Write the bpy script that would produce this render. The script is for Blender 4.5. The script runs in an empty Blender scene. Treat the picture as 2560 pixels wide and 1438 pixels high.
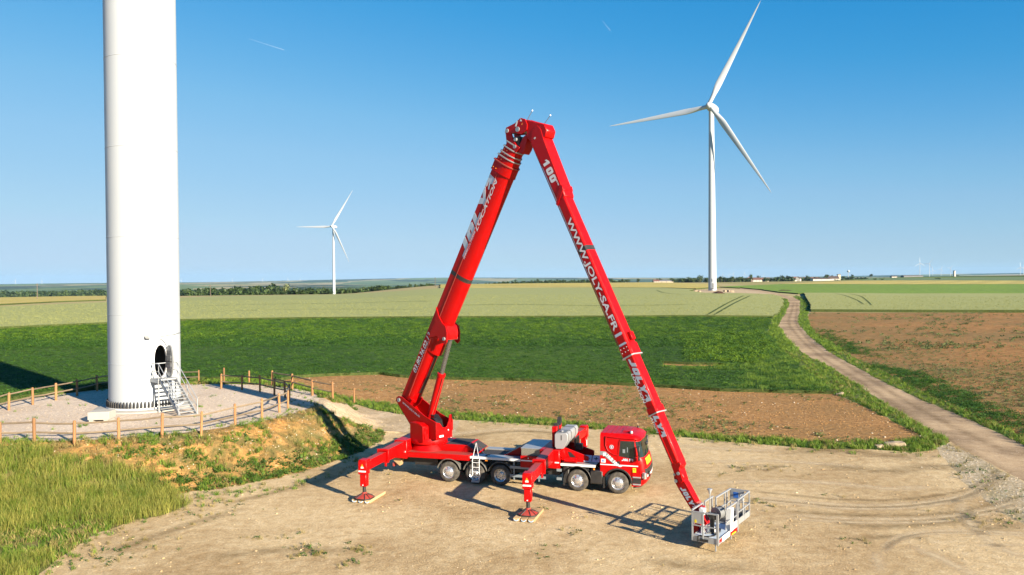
import bpy, bmesh, math, random
import numpy as np
from mathutils import Vector, Matrix, geometry, noise
PI = math.pi
R_ = math.radians
random.seed(7)
rng = np.random.default_rng(7)
sc = bpy.context.scene
col = sc.collection

# ------------------------------------------------------------------ camera
FPX = 1991.0                      # focal length in pixels of the 2560 px wide photograph
CAM_H = 10.5
ROLL = 0.0091
PITCH = math.atan(22.0 / FPX)
fw = Vector((0, math.cos(PITCH), -math.sin(PITCH)))
up0 = Vector((0, math.sin(PITCH), math.cos(PITCH)))
cr = math.cos(ROLL) * Vector((1, 0, 0)) - math.sin(ROLL) * up0
cu = math.cos(ROLL) * up0 + math.sin(ROLL) * Vector((1, 0, 0))
cam_d = bpy.data.cameras.new('camera')
cam = bpy.data.objects.new('camera', cam_d)
col.objects.link(cam)
cam.matrix_world = Matrix(((cr.x, cu.x, -fw.x, 0), (cr.y, cu.y, -fw.y, 0), (cr.z, cu.z, -fw.z, CAM_H), (0, 0, 0, 1)))
cam_d.sensor_width = 36.0
cam_d.lens = 28.0
cam_d.clip_start = 0.5
cam_d.clip_end = 60000
sc.camera = cam

# ------------------------------------------------------------------ sky and sun
SUN_EL = 19.5
SUN_DIR = Vector((0.682, -0.731, 0)).normalized() * math.cos(R_(SUN_EL)) + Vector((0, 0, math.sin(R_(SUN_EL))))
world = bpy.data.worlds.new('World')
sc.world = world
world.use_nodes = True
wn = world.node_tree.nodes
bg = wn.get('Background') or wn.new('ShaderNodeBackground')
sky = wn.new('ShaderNodeTexSky')
sky.sky_type = 'NISHITA'
sky.sun_disc = False
sky.sun_elevation = R_(SUN_EL)
sky.sun_rotation = math.atan2(SUN_DIR.x, SUN_DIR.y)
sky.altitude = 200
sky.air_density = 1.0
sky.dust_density = 0.0
sky.ozone_density = 1.0
EXPO = 1.65
wl = world.node_tree.links
# one tone curve per channel for the whole sky (the photograph is graded): radiance -> radiance
wsep = wn.new('ShaderNodeSeparateColor'); wcmb = wn.new('ShaderNodeCombineColor')
wl.new(sky.outputs[0], wsep.inputs[0])
CURVES = [[(0, 0), (1.2, .015), (1.65, .032), (1.96, .055), (2.6, .13), (3.31, .215), (4.28, .295), (6.37, .39), (8.68, .47), (12, .52)],
          [(0, 0), (1.5, .18), (2.6, .30), (3.12, .352), (4.2, .455), (4.97, .52), (6.31, .585), (7.5, .62), (9.48, .68), (12, .70)],
          [(0, 0), (2, .45), (3.78, .67), (4.69, .74), (5.6, .79), (6.48, .83), (7.2, .85), (8, .87), (12, .9)]]
for i, cv_ in enumerate(CURVES):
    mm = wn.new('ShaderNodeMath'); mm.operation = 'DIVIDE'; mm.inputs[1].default_value = 12.0
    wl.new(wsep.outputs[i], mm.inputs[0])
    rp = wn.new('ShaderNodeValToRGB'); el = rp.color_ramp.elements
    while len(el) < len(cv_): el.new(.5)
    for e, (x, y) in zip(el, cv_):
        e.position = x / 12; e.color = (y, y, y, 1)
    wl.new(mm.outputs[0], rp.inputs[0])
    m2 = wn.new('ShaderNodeMath'); m2.operation = 'MULTIPLY'; m2.inputs[1].default_value = 10.0 / 2 ** EXPO
    wl.new(rp.outputs[0], m2.inputs[0])
    wl.new(m2.outputs[0], wcmb.inputs[i])
wl.new(wcmb.outputs[0], bg.inputs[0])
bg.inputs[1].default_value = 0.1
sun_d = bpy.data.lights.new('sun', 'SUN')
sun_d.energy = 5.0
sun_d.angle = R_(0.53)
sun_d.color = (1.0, 0.87, 0.68)
sun = bpy.data.objects.new('sun', sun_d)
sun.rotation_euler = (-SUN_DIR).to_track_quat('-Z', 'Y').to_euler()
col.objects.link(sun)
sc.view_settings.view_transform = 'Standard'
sc.view_settings.look = 'None'
sc.view_settings.exposure = EXPO
sc.view_settings.gamma = 1.0
sc.render.filter_size = 1.1
sc.cycles.max_bounces = 6
sc.cycles.diffuse_bounces = 3
sc.cycles.glossy_bounces = 3
sc.cycles.transmission_bounces = 4
sc.cycles.transparent_max_bounces = 8
sc.cycles.volume_bounces = 0
sc.cycles.caustics_reflective = False
sc.cycles.caustics_refractive = False

# ------------------------------------------------------------------ helpers: naming
def tag(o, label=None, cat=None, group=None, kind=None):
    if label: o['label'] = label
    if cat: o['category'] = cat
    if group: o['group'] = group
    if kind: o['kind'] = kind
    return o

def empty(name, loc=(0, 0, 0), rz=0.0, label=None, cat=None, group=None):
    o = bpy.data.objects.new(name, None)
    col.objects.link(o)
    o.location = loc
    o.rotation_euler = (0, 0, rz)
    o.empty_display_size = 0.3
    return tag(o, label, cat, group)

def children(o):
    return [c for c in bpy.data.objects if c.parent == o]

def copy_tree(o, parent=None):
    c = o.copy()
    col.objects.link(c)
    c.parent = parent
    for ch in KIDS.get(o.name, []):
        copy_tree(ch, c)
    return c
KIDS = {}

# ------------------------------------------------------------------ helpers: mesh builder
class MB:
    def __init__(s, M=None):
        s.v = []; s.f = []; s.M = M or Matrix.Identity(4)
    def add(s, vs, fs, M=None):
        T = s.M @ M if M is not None else s.M
        b = len(s.v)
        s.v += [tuple(T @ Vector(p)) for p in vs]
        s.f += [tuple(i + b for i in f) for f in fs]
        return s
    def box(s, x0, x1, y0, y1, z0, z1, M=None):
        vs = [(x, y, z) for x in (x0, x1) for y in (y0, y1) for z in (z0, z1)]
        fs = [(0, 1, 3, 2), (4, 6, 7, 5), (0, 4, 5, 1), (2, 3, 7, 6), (0, 2, 6, 4), (1, 5, 7, 3)]
        return s.add(vs, fs, M)
    def prism(s, poly, a, b, axis='y', M=None):
        """poly in the two other axes (x,z for y; y,z for x; x,y for z), extruded from a to b"""
        def P(p, t):
            return {'y': (p[0], t, p[1]), 'x': (t, p[0], p[1]), 'z': (p[0], p[1], t)}[axis]
        n = len(poly)
        vs = [P(p, a) for p in poly] + [P(p, b) for p in poly]
        fs = [tuple(range(n)), tuple(range(2 * n - 1, n - 1, -1))] + [(i, i + n, (i + 1) % n + n, (i + 1) % n) for i in range(n)]
        return s.add(vs, fs, M)
    def bar(s, p, q, w, h=None, M=None):
        """rectangular bar from p to q"""
        h = h or w
        p, q = Vector(p), Vector(q)
        d = (q - p)
        L = d.length
        d.normalize()
        a = d.cross(Vector((0, 0, 1)))
        if a.length < 1e-3: a = Vector((1, 0, 0))
        a.normalize()
        b = a.cross(d)
        vs = []
        for t in (p, q):
            for (i, j) in ((-1, -1), (1, -1), (1, 1), (-1, 1)):
                vs.append(t + a * (w / 2 * i) + b * (h / 2 * j))
        fs = [(3, 2, 1, 0), (4, 5, 6, 7)] + [(i, (i + 1) % 4, (i + 1) % 4 + 4, i + 4) for i in range(4)]
        return s.add(vs, fs, M)
    def tube(s, pts, r, n=8, M=None, cap=True, r1=None):
        pts = [Vector(p) for p in pts]
        rings = []
        k = len(pts)
        up = None
        for i, p in enumerate(pts):
            d = (pts[min(i + 1, k - 1)] - pts[max(i - 1, 0)]).normalized()
            if up is None:
                up = Vector((0, 0, 1)) if abs(d.z) < .95 else Vector((1, 0, 0))
            a = d.cross(up).normalized()
            b = a.cross(d).normalized()
            up = b
            rr = r if r1 is None else r + (r1 - r) * i / (k - 1)
            rings.append([p + (a * math.cos(2 * PI * j / n) + b * math.sin(2 * PI * j / n)) * rr for j in range(n)])
        vs = [v for ring in rings for v in ring]
        fs = []
        for i in range(k - 1):
            for j in range(n):
                fs.append((i * n + j, (i + 1) * n + j, (i + 1) * n + (j + 1) % n, i * n + (j + 1) % n))
        if cap:
            fs.append(tuple(range(n)))
            fs.append(tuple(range(k * n - 1, (k - 1) * n - 1, -1)))
        return s.add(vs, fs, M)
    def lathe(s, prof, n=24, M=None, cap=True, a0=0, a1=2 * PI):
        """prof: (r, z) list revolved about z"""
        full = abs(a1 - a0 - 2 * PI) < 1e-6
        m = n if full else n + 1
        vs = []
        for (r, z) in prof:
            for j in range(m):
                a = a0 + (a1 - a0) * j / n
                vs.append((r * math.cos(a), r * math.sin(a), z))
        fs = []
        for i in range(len(prof) - 1):
            for j in range(n):
                j2 = (j + 1) % m
                fs.append((i * m + j, i * m + j2, (i + 1) * m + j2, (i + 1) * m + j))
        if cap and full:
            fs.append(tuple(range(m - 1, -1, -1)))
            fs.append(tuple((len(prof) - 1) * m + j for j in range(m)))
        return s.add(vs, fs, M)
    def build(s, name, mat, parent=None, smooth=30, bevel=0.0, label=None):
        me = bpy.data.meshes.new(name)
        me.from_pydata(s.v, [], s.f)
        me.validate()
        bm = bmesh.new(); bm.from_mesh(me)
        bmesh.ops.recalc_face_normals(bm, faces=bm.faces)
        bm.to_mesh(me); bm.free()
        if smooth:
            me.polygons.foreach_set('use_smooth', [True] * len(me.polygons))
            me.set_sharp_from_angle(angle=R_(smooth))
        me.materials.append(mat)
        o = bpy.data.objects.new(name, me)
        col.objects.link(o)
        if parent is not None:
            o.parent = parent
            KIDS.setdefault(parent.name, []).append(o)
        if bevel:
            m = o.modifiers.new('bevel', 'BEVEL')
            m.width = bevel; m.segments = 1; m.limit_method = 'ANGLE'; m.angle_limit = R_(40)
        if label: o['label'] = label
        return o

def link_mesh(name, me, parent=None, M=None):
    o = bpy.data.objects.new(name, me)
    col.objects.link(o)
    if parent is not None:
        o.parent = parent
        KIDS.setdefault(parent.name, []).append(o)
    if M is not None: o.matrix_local = M
    return o

def frame(org, x, y, z):
    return Matrix(((x[0], y[0], z[0], org[0]), (x[1], y[1], z[1], org[1]), (x[2], y[2], z[2], org[2]), (0, 0, 0, 1)))

# ------------------------------------------------------------------ helpers: materials
def new_mat(name):
    m = bpy.data.materials.new(name)
    m.use_nodes = True
    nt = m.node_tree
    return m, nt, nt.nodes['Principled BSDF']

def tex_noise(nt, vec, scale, detail=4, rough=.55, dim='3D'):
    n = nt.nodes.new('ShaderNodeTexNoise')
    n.inputs['Scale'].default_value = scale
    n.inputs['Detail'].default_value = detail
    n.inputs['Roughness'].default_value = rough
    if vec is not None: nt.links.new(vec, n.inputs['Vector'])
    return n.outputs['Fac']

def ramp(nt, fac, stops, interp='LINEAR'):
    r = nt.nodes.new('ShaderNodeValToRGB')
    r.color_ramp.interpolation = interp
    el = r.color_ramp.elements
    while len(el) < len(stops): el.new(0.5)
    for e, (p, c) in zip(el, stops):
        e.position = p
        e.color = (*c, 1) if len(c) == 3 else c
    nt.links.new(fac, r.inputs[0])
    return r.outputs[0]

def mixc(nt, fac, a, b, mode='MIX'):
    m = nt.nodes.new('ShaderNodeMix')
    m.data_type = 'RGBA'
    m.blend_type = mode
    if isinstance(fac, (int, float)): m.inputs[0].default_value = fac
    else: nt.links.new(fac, m.inputs[0])
    for s, i in ((a, 6), (b, 7)):
        if isinstance(s, (tuple, list)): m.inputs[i].default_value = (*s, 1)
        else: nt.links.new(s, m.inputs[i])
    return m.outputs[2]

def math_(nt, op, a, b=None, c=None):
    m = nt.nodes.new('ShaderNodeMath')
    m.operation = op
    for i, s in enumerate((a, b, c)):
        if s is None: continue
        if isinstance(s, (int, float)): m.inputs[i].default_value = s
        else: nt.links.new(s, m.inputs[i])
    return m.outputs[0]

def mapping(nt, vec, scale=(1, 1, 1), rot=(0, 0, 0)):
    m = nt.nodes.new('ShaderNodeMapping')
    m.inputs['Scale'].default_value = scale
    m.inputs['Rotation'].default_value = rot
    nt.links.new(vec, m.inputs['Vector'])
    return m.outputs[0]

def bump(nt, b, h, strength, dist):
    n = nt.nodes.new('ShaderNodeBump')
    n.inputs['Strength'].default_value = strength
    n.inputs['Distance'].default_value = dist
    nt.links.new(h, n.inputs['Height'])
    nt.links.new(n.outputs[0], b.inputs['Normal'])

def objvec(nt):
    return nt.nodes.new('ShaderNodeTexCoord').outputs['Object']

def paint(name, c, rough=.35, metal=0.0, coat=0.0, dirt=.12, scale=3.0, bumpy=0.0):
    """paint or metal with slight uneven tone and gloss"""
    m, nt, b = new_mat(name)
    v = objvec(nt)
    n = tex_noise(nt, v, scale, 5, .65)
    dc = tuple(x * (1 - dirt) + .25 * dirt * (0.8, .7, .55)[i] for i, x in enumerate(c))
    nt.links.new(ramp(nt, n, [(.35, c), (.75, dc)]), b.inputs['Base Color'])
    b.inputs['Metallic'].default_value = metal
    n2 = tex_noise(nt, v, scale * 4, 3)
    r = ramp(nt, n2, [(.3, (rough * .8,) * 3), (.8, (min(1, rough * 1.35),) * 3)])
    nt.links.new(r, b.inputs['Roughness'])
    b.inputs['Coat Weight'].default_value = coat
    b.inputs['Coat Roughness'].default_value = .08
    if bumpy: bump(nt, b, n2, .3, bumpy)
    return m

M = {}
M['red'] = paint('red_paint', (.36, .0005, .0010), .40, 0, .03, .012, 1.3)
M['red'].node_tree.nodes['Principled BSDF'].inputs['Specular IOR Level'].default_value = .22
M['red_dark'] = paint('red_paint_dusty', (.30, .03, .02), .5, 0, 0, .25, 2.0)
M['rod'] = paint('cylinder_rod_steel', (.22, .225, .23), .28, .8, 0, .05, 3)
M['black'] = paint('black_plastic', (.012, .012, .013), .5, 0, 0, .10, 4)
M['grip'] = paint('black_grip_coating', (.018, .018, .02), .85, 0, 0, .12, 6)
M['rubber'] = paint('tyre_rubber', (.022, .020, .018), .85, 0, 0, .55, 5, .004)
M['alu'] = paint('bare_aluminium', (.36, .375, .39), .42, .45, 0, .15, 3)
M['galv'] = paint('galvanised_steel', (.34, .36, .38), .45, .4, 0, .15, 5)
M['chrome'] = paint('polished_steel', (.62, .62, .63), .24, .75, 0, .05, 3)
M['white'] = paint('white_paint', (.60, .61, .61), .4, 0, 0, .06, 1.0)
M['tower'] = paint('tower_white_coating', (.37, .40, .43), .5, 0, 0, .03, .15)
M['silver'] = paint('silver_film', (.46, .55, .64), .4, .15, 0, .05, 3)
M['print'] = paint('white_lettering', (.66, .68, .70), .4, 0, 0, .02, 3)
M['greytank'] = paint('grey_tank_plastic', (.25, .255, .265), .45, 0, 0, .1, 3)
M['glass'] = paint('dark_glass', (.012, .022, .02), .06, 0, .5, .02, 2)
M['yellow'] = paint('yellow_paint', (.62, .50, .01), .4, 0, 0, .03, 3)
M['orange'] = paint('orange_lamp', (.9, .25, .02), .3, 0, 0, .02, 3)
M['blue'] = paint('blue_plastic', (.02, .12, .45), .4, 0, 0, .05, 3)
M['hose'] = paint('black_hose', (.01, .01, .01), .4, 0, 0, .05, 3)
M['steelgrey'] = paint('grey_chassis_paint', (.16, .17, .18), .5, .2, 0, .25, 4)
M['rail'] = paint('side_guard_grey', (.20, .235, .26), .45, .2, 0, .15, 4)
M['dirtymud'] = paint('grey_mudguard', (.07, .07, .066), .6, 0, 0, .3, 4)
M['concrete'] = paint('concrete', (.34, .325, .29), .85, 0, 0, .2, 2.5, .01)
M['strap'] = paint('pale_blue_rope', (.35, .50, .66), .7, 0, 0, .1, 9)

def wood_mat(name, c1, c2, stretch=(8, 8, .8)):
    m, nt, b = new_mat(name)
    v = mapping(nt, objvec(nt), stretch)
    n = tex_noise(nt, v, 3, 6, .7)
    inf = nt.nodes.new('ShaderNodeObjectInfo')
    cc = ramp(nt, n, [(.3, c2), (.7, c1)])
    hsv = nt.nodes.new('ShaderNodeHueSaturation')
    nt.links.new(cc, hsv.inputs['Color'])
    nt.links.new(math_(nt, 'MULTIPLY_ADD', inf.outputs['Random'], .5, .75), hsv.inputs['Value'])
    nt.links.new(hsv.outputs[0], b.inputs['Base Color'])
    b.inputs['Roughness'].default_value = .8
    bump(nt, b, n, .4, .01)
    return m
M['postwood'] = wood_mat('brown_post_wood', (.34, .165, .06), (.17, .085, .035))
M['railwood'] = wood_mat('weathered_rail_wood', (.22, .165, .105), (.11, .08, .05), (1, 1, 6))
M['board'] = wood_mat('pale_board_wood', (.46, .32, .165), (.32, .205, .10), (6, .6, 6))

def checker_mat():
    m, nt, b = new_mat('checker_plate')
    v = objvec(nt)
    ck = nt.nodes.new('ShaderNodeTexChecker')
    ck.inputs['Scale'].default_value = 26
    ck.inputs[1].default_value = (.30, .29, .24, 1)
    ck.inputs[2].default_value = (.13, .12, .10, 1)
    nt.links.new(v, ck.inputs['Vector'])
    nt.links.new(ck.outputs[0], b.inputs['Base Color'])
    b.inputs['Roughness'].default_value = .5
    b.inputs['Metallic'].default_value = .4
    return m
M['checker'] = checker_mat()

# ------------------------------------------------------------------ terrain height
TX, TY, PADZ = -24.5, 53.0, 2.2
COLS = np.array([-1400, -200, 450, 840, 1100, 1300, 1700, 2000, 2300, 2560, 4000]) - 1280.0
COLS = COLS / FPX
DEP = np.log(np.array([100, 200, 400, 500, 600, 800, 1100, 1500, 2000, 3000, 5000, 8000, 12500, 20000.]))
ZT = np.array([
    [.6, .6, .7, .6, .4, .3, 0, 0, 0, 0, 0],
    [1.2, 1.2, 1.3, 1.3, 1.3, 1.2, 1, .5, .5, .5, .5],
    [2, 2, 2, 2.2, 4.0, 3.8, 3.6, 2.5, 1.2, .5, 0],
    [1.5, 1.5, 1.6, 1.8, 5.4, 5.0, 4.0, 3.0, 1.8, 1.1, 1],
    [-3, -3, -2, 0, 6.2, 6.2, 4.4, 3.3, 2.3, 1.7, 1.5],
    [-14, -14, -12, -8, 2, 5.2, 5.0, 4.0, 3.0, 2.6, 2.5],
    [-22, -22, -20, -14, -8, 0, 3, 3.3, 5.0, 5.2, 5],
    [-27, -27, -24, -20, -16, -10, -2, 1.5, 7.2, 7.9, 8],
    [-32, -32, -28, -24, -20, -18, -10, -4, 4, 7, 8],
    [-38, -38, -34, -30, -28, -28, -22, -20, -14, -10, -8],
    [-44, -40, -34, -30, -30, -28, -24, -24, -20, -18, -15],
    [-34, -34, -18, -16, -16, -12, -10, -10, -8, -8, -6],
    [-12, -12, 4, 12, 18, 12, 16, 18, 18, 18, 18],
    [-60, -60, -60, -60, -60, -60, -60, -60, -60, -60, -60]], float)

def sm(t):
    t = np.clip(t, 0, 1)
    return t * t * (3 - 2 * t)

def far_h(a, ld):
    # bicubic-ish: smoothstep between table cells
    i = np.clip(np.searchsorted(COLS, a) - 1, 0, len(COLS) - 2)
    j = np.clip(np.searchsorted(DEP, ld) - 1, 0, len(DEP) - 2)
    u = np.clip((a - COLS[i]) / (COLS[i + 1] - COLS[i]), 0, 1)
    w = np.clip((ld - DEP[j]) / (DEP[j + 1] - DEP[j]), 0, 1)
    u = .5 * u + .5 * sm(u); w = .6 * w + .4 * sm(w)
    return (ZT[j, i] * (1 - u) + ZT[j, i + 1] * u) * (1 - w) + (ZT[j + 1, i] * (1 - u) + ZT[j + 1, i + 1] * u) * w

def H(x, y):
    x = np.asarray(x, float); y = np.asarray(y, float)
    yy = np.maximum(y, 1.0)
    near = .75 * sm((-6 - x) / 17) * sm((y - 41) / 14) + 0.35 * sm((-16 - x) / 10) * (1 - sm((y - 41) / 14))
    # gentle roll of the near fields
    far = far_h(np.clip(x / yy, -1.3, 1.4), np.log(np.maximum(y, 100)))
    t = sm((y - 62) / 70)
    z = near * (1 - t) + far * t
    # far relief wobble
    z = z + np.where(y > 900, 1, 0) * sm((y - 1800) / 4000) * 11 * (np.sin(x / 1310 + y / 1500) + np.sin(x / 2300 - y / 2700 + 1))
    r = np.hypot(x - TX, y - TY)
    k = sm((r - 11.4) / 4.2)
    k2 = sm((r - 12.6) / 6.5)
    side = sm((x - TX + 6) / 14)
    k = k * side + k2 * (1 - side)
    return PADZ * (1 - k) + z * k

def h1(x, y):
    return float(H(x, y))

def ray(px, py):
    return fw + cr * ((px - 1280) / FPX) + cu * ((719 - py) / FPX)

def G(px, py):
    """the ground point that is seen at a pixel of the 2560 px photograph"""
    d = ray(px, py)
    t = 14.0
    pt = t
    while t < 19000:
        x, y, z = d.x * t, d.y * t, CAM_H + d.z * t
        if z < h1(x, y):
            a, b = pt, t
            for _ in range(18):
                m = (a + b) / 2
                if CAM_H + d.z * m < h1(d.x * m, d.y * m): b = m
                else: a = m
            return Vector((d.x * b, d.y * b, h1(d.x * b, d.y * b)))
        pt = t
        t *= 1.012
    return Vector((d.x * 19000, d.y * 19000, -50))

def at(px, Y):
    """ground point in the column of a pixel at distance Y"""
    x = (px - 1280) / FPX * Y
    return Vector((x, Y, h1(x, Y)))

# ------------------------------------------------------------------ ground materials
def ground_mat(name, stops, scale, stops2=None, scale2=.08, mix2=.5, speck=None, speck_scale=9, speck_t=.62, bump_s=.5, bump_d=.05,
               rough=.95, rows=None, rot=0, bscale=None, grain=11.0, grain_s=.38):
    """soil, gravel or crop: two scales of colour noise, specks (stones, weeds), fine relief, optional rows"""
    m, nt, b = new_mat(name)
    v = nt.nodes.new('ShaderNodeNewGeometry').outputs['Position']
    n1 = tex_noise(nt, v, scale, 8, .68)
    c = ramp(nt, n1, stops)
    if stops2:
        n2 = tex_noise(nt, mapping(nt, v, (1, 1, 1), (0, 0, 0)), scale2, 5, .6)
        c2 = ramp(nt, n1, stops2)
        f = ramp(nt, n2, [(.42, (0, 0, 0)), (.60, (1, 1, 1))])
        c = mixc(nt, math_(nt, 'MULTIPLY', f, mix2), c, c2)
    ng_ = tex_noise(nt, v, grain, 4, .8)
    c = mixc(nt, 1.0, c, ramp(nt, ng_, [(.28, (1 - grain_s,) * 3), (.5, (1, 1, 1)), (.72, (1 + grain_s * .9,) * 3)]), 'MULTIPLY')
    hgt = n1
    if rows:
        w = nt.nodes.new('ShaderNodeTexWave')
        w.inputs['Scale'].default_value = rows[0]
        w.inputs['Distortion'].default_value = rows[1]
        w.inputs['Detail'].default_value = 3
        w.inputs['Detail Scale'].default_value = 1.5
        nt.links.new(mapping(nt, v, (1, 1, 1), (0, 0, rot)), w.inputs['Vector'])
        c = mixc(nt, math_(nt, 'MULTIPLY', w.outputs['Fac'], rows[2]), c, rows[3])
        hgt = math_(nt, 'ADD', n1, math_(nt, 'MULTIPLY', w.outputs['Fac'], .9))
    if speck:
        vo = nt.nodes.new('ShaderNodeTexVoronoi')
        vo.inputs['Scale'].default_value = speck_scale
        nt.links.new(v, vo.inputs['Vector'])
        pick = math_(nt, 'GREATER_THAN', vo.outputs['Color'], speck_t)
        near = math_(nt, 'LESS_THAN', vo.outputs['Distance'], .34)
        f = math_(nt, 'MULTIPLY', pick, near)
        c = mixc(nt, f, c, speck)
    nt.links.new(c, b.inputs['Base Color'])
    b.inputs['Roughness'].default_value = rough
    b.inputs['Specular IOR Level'].default_value = .15
    if bump_s:
        hb = hgt
        if bscale:
            hb = math_(nt, 'ADD', hgt, math_(nt, 'MULTIPLY', tex_noise(nt, v, bscale, 6, .7), .8))
        bump(nt, b, hb, bump_s, bump_d)
    return m

GM = {}
GM['gravel_yard'] = ground_mat('sandy_gravel', [(.25, (.37, .255, .125)), (.5, (.50, .375, .21)), (.75, (.60, .48, .30))], 2.2,
    [(.25, (.22, .138, .060)), (.5, (.33, .225, .110)), (.75, (.45, .33, .18))], .13, .8, (.50, .41, .29), 22, .86, .9, .05, bscale=14)
GM['gravel_pad'] = ground_mat('pale_gravel', [(.3, (.40, .315, .235)), (.55, (.54, .445, .35)), (.8, (.64, .55, .46))], 4.0,
    [(.3, (.30, .22, .15)), (.7, (.47, .37, .275))], .25, .5, (.66, .6, .52), 12, .8, .6, .03, bscale=16)
GM['gravel_path'] = ground_mat('path_gravel', [(.3, (.31, .225, .135)), (.55, (.44, .34, .225)), (.8, (.54, .45, .32))], 3.0,
    [(.3, (.22, .155, .075)), (.7, (.36, .27, .16))], .3, .6, (.6, .52, .4), 10, .85, .6, .03, bscale=12)
GM['stony_ground'] = ground_mat('loose_stone_ground', [(.3, (.26, .20, .115)), (.5, (.40, .32, .21)), (.72, (.52, .45, .34))], 5.0,
    [(.3, (.13, .12, .045)), (.7, (.34, .28, .17))], .5, .7, (.55, .52, .45), 9, .72, 1, .06, bscale=9)
GM['dirt_track'] = ground_mat('dirt_track_soil', [(.3, (.32, .22, .125)), (.55, (.42, .305, .185)), (.8, (.50, .38, .245))], 1.6,
    [(.3, (.15, .10, .058)), (.7, (.24, .17, .105))], .12, .8, (.42, .34, .25), 8, .85, .6, .03, bscale=9)
GM['ploughed_field'] = ground_mat('ploughed_brown_soil', [(.30, (.18, .088, .030)), (.5, (.35, .185, .068)), (.72, (.48, .29, .125))], 2.4,
    [(.3, (.17, .10, .034)), (.7, (.31, .19, .075))], .10, .6, (.46, .36, .23), 7, .86, 1, .12, rows=(.62, 2.2, .14, (.12, .062, .024)), rot=R_(-62), bscale=5)
GM['stubble_field'] = ground_mat('red_brown_soil', [(.30, (.15, .070, .023)), (.5, (.27, .138, .047)), (.72, (.39, .22, .085))], .9,
    [(.3, (.12, .09, .03)), (.7, (.23, .15, .062))], .035, .7, (.15, .19, .07), 2.0, .78, 1, .10, rows=(.20, 2.5, .10, (.14, .07, .026)), rot=R_(-30), bscale=4)
GM['embankment_soil'] = ground_mat('orange_embankment_soil', [(.28, (.13, .10, .035)), (.45, (.30, .175, .06)), (.6, (.52, .27, .085)), (.78, (.50, .38, .24))], 1.5,
    [(.3, (.075, .085, .025)), (.5, (.14, .125, .045)), (.7, (.25, .18, .085))], .38, .95, (.52, .46, .36), 9, .84, 1, .16, bscale=6)
GM['rough_grassland'] = ground_mat('meadow_soil', [(.3, (.05, .065, .015)), (.55, (.10, .115, .026)), (.8, (.18, .165, .055))], 1.8,
    [(.3, (.15, .12, .045)), (.7, (.26, .19, .08))], .25, .6, None, bump_s=.8, bump_d=.08)
GM['grass_verge'] = ground_mat('verge_turf', [(.3, (.04, .07, .010)), (.55, (.075, .12, .018)), (.8, (.14, .17, .036))], 1.4,
    [(.3, (.10, .095, .03)), (.7, (.18, .15, .055))], .2, .4, None, bump_s=.8, bump_d=.1)
GM['green_crop_field'] = ground_mat('green_crop', [(.3, (.012, .034, .004)), (.5, (.026, .062, .008)), (.7, (.05, .10, .014))], 1.1,
    [(.3, (.04, .08, .006)), (.7, (.09, .15, .012))], .018, .6, None, bump_s=1, bump_d=.3)
GM['wheat_field'] = ground_mat('green_wheat', [(.3, (.215, .235, .088)), (.5, (.245, .26, .10)), (.7, (.275, .285, .12))], .8,
    [(.3, (.22, .24, .080)), (.7, (.27, .275, .105))], .012, .6, None, bump_s=.5, bump_d=.12, grain=3.0, grain_s=.18)
GM['barley_field'] = ground_mat('ripening_barley', [(.3, (.30, .255, .06)), (.5, (.40, .33, .085)), (.7, (.47, .39, .13))], .3,
    [(.3, (.36, .28, .085)), (.7, (.50, .39, .15))], .008, .6, None, bump_s=.5, bump_d=.15, rows=(.012, .3, .35, (.20, .18, .05)), rot=R_(35))
GM['young_maize_field'] = ground_mat('bright_green_crop', [(.3, (.085, .145, .016)), (.5, (.135, .215, .028)), (.7, (.19, .27, .05))], .35,
    [(.3, (.07, .13, .018)), (.7, (.17, .24, .05))], .01, .6, None, bump_s=.7, bump_d=.2)
GM['grey_green_field'] = ground_mat('blue_green_crop', [(.3, (.085, .13, .055)), (.7, (.14, .19, .085))], .2, None, .01, .5, None, bump_s=.4, bump_d=.2)
GM['stone_strip'] = GM['stony_ground']
GM['crop_edge'] = ground_mat('shaded_crop_stalks', [(.3, (.022, .032, .008)), (.7, (.075, .095, .026))], 3.0, None, bump_s=.5, bump_d=.1)  # shade among the edge stalks, painted in as a darker green

def far_mat():
    m, nt, b = new_mat('distant_farmland')
    v = nt.nodes.new('ShaderNodeNewGeometry').outputs['Position']
    vo = nt.nodes.new('ShaderNodeTexVoronoi')
    vo.inputs['Scale'].default_value = 1.0
    vm = mapping(nt, v, (1 / 600, 1 / 1900, 0.0001), (0, 0, R_(12)))
    nt.links.new(vm, vo.inputs['Vector'])
    sep = nt.nodes.new('ShaderNodeSeparateColor')
    nt.links.new(vo.outputs['Color'], sep.inputs[0])
    c = ramp(nt, sep.outputs[0], [(0, (.06, .10, .03)), (.25, (.12, .17, .05)), (.42, (.30, .26, .12)), (.58, (.09, .14, .045)), (.72, (.36, .30, .16)), (.86, (.13, .19, .06))], 'CONSTANT')
    n = tex_noise(nt, mapping(nt, v, (1 / 1000, 1 / 1800, .0001)), 1.0, 6, .6)
    f = ramp(nt, n, [(.52, (0, 0, 0)), (.54, (1, 1, 1))])
    c = mixc(nt, f, c, (.016, .032, .012))
    n3 = tex_noise(nt, v, .05, 6, .7)
    c = mixc(nt, .2, c, ramp(nt, n3, [(.3, (.04, .06, .02)), (.7, (.24, .24, .13))]))
    nt.links.new(c, b.inputs['Base Color'])
    b.inputs['Roughness'].default_value = 1
    b.inputs['Specular IOR Level'].default_value = 0
    return m
GM['distant_farmland'] = far_mat()

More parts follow.
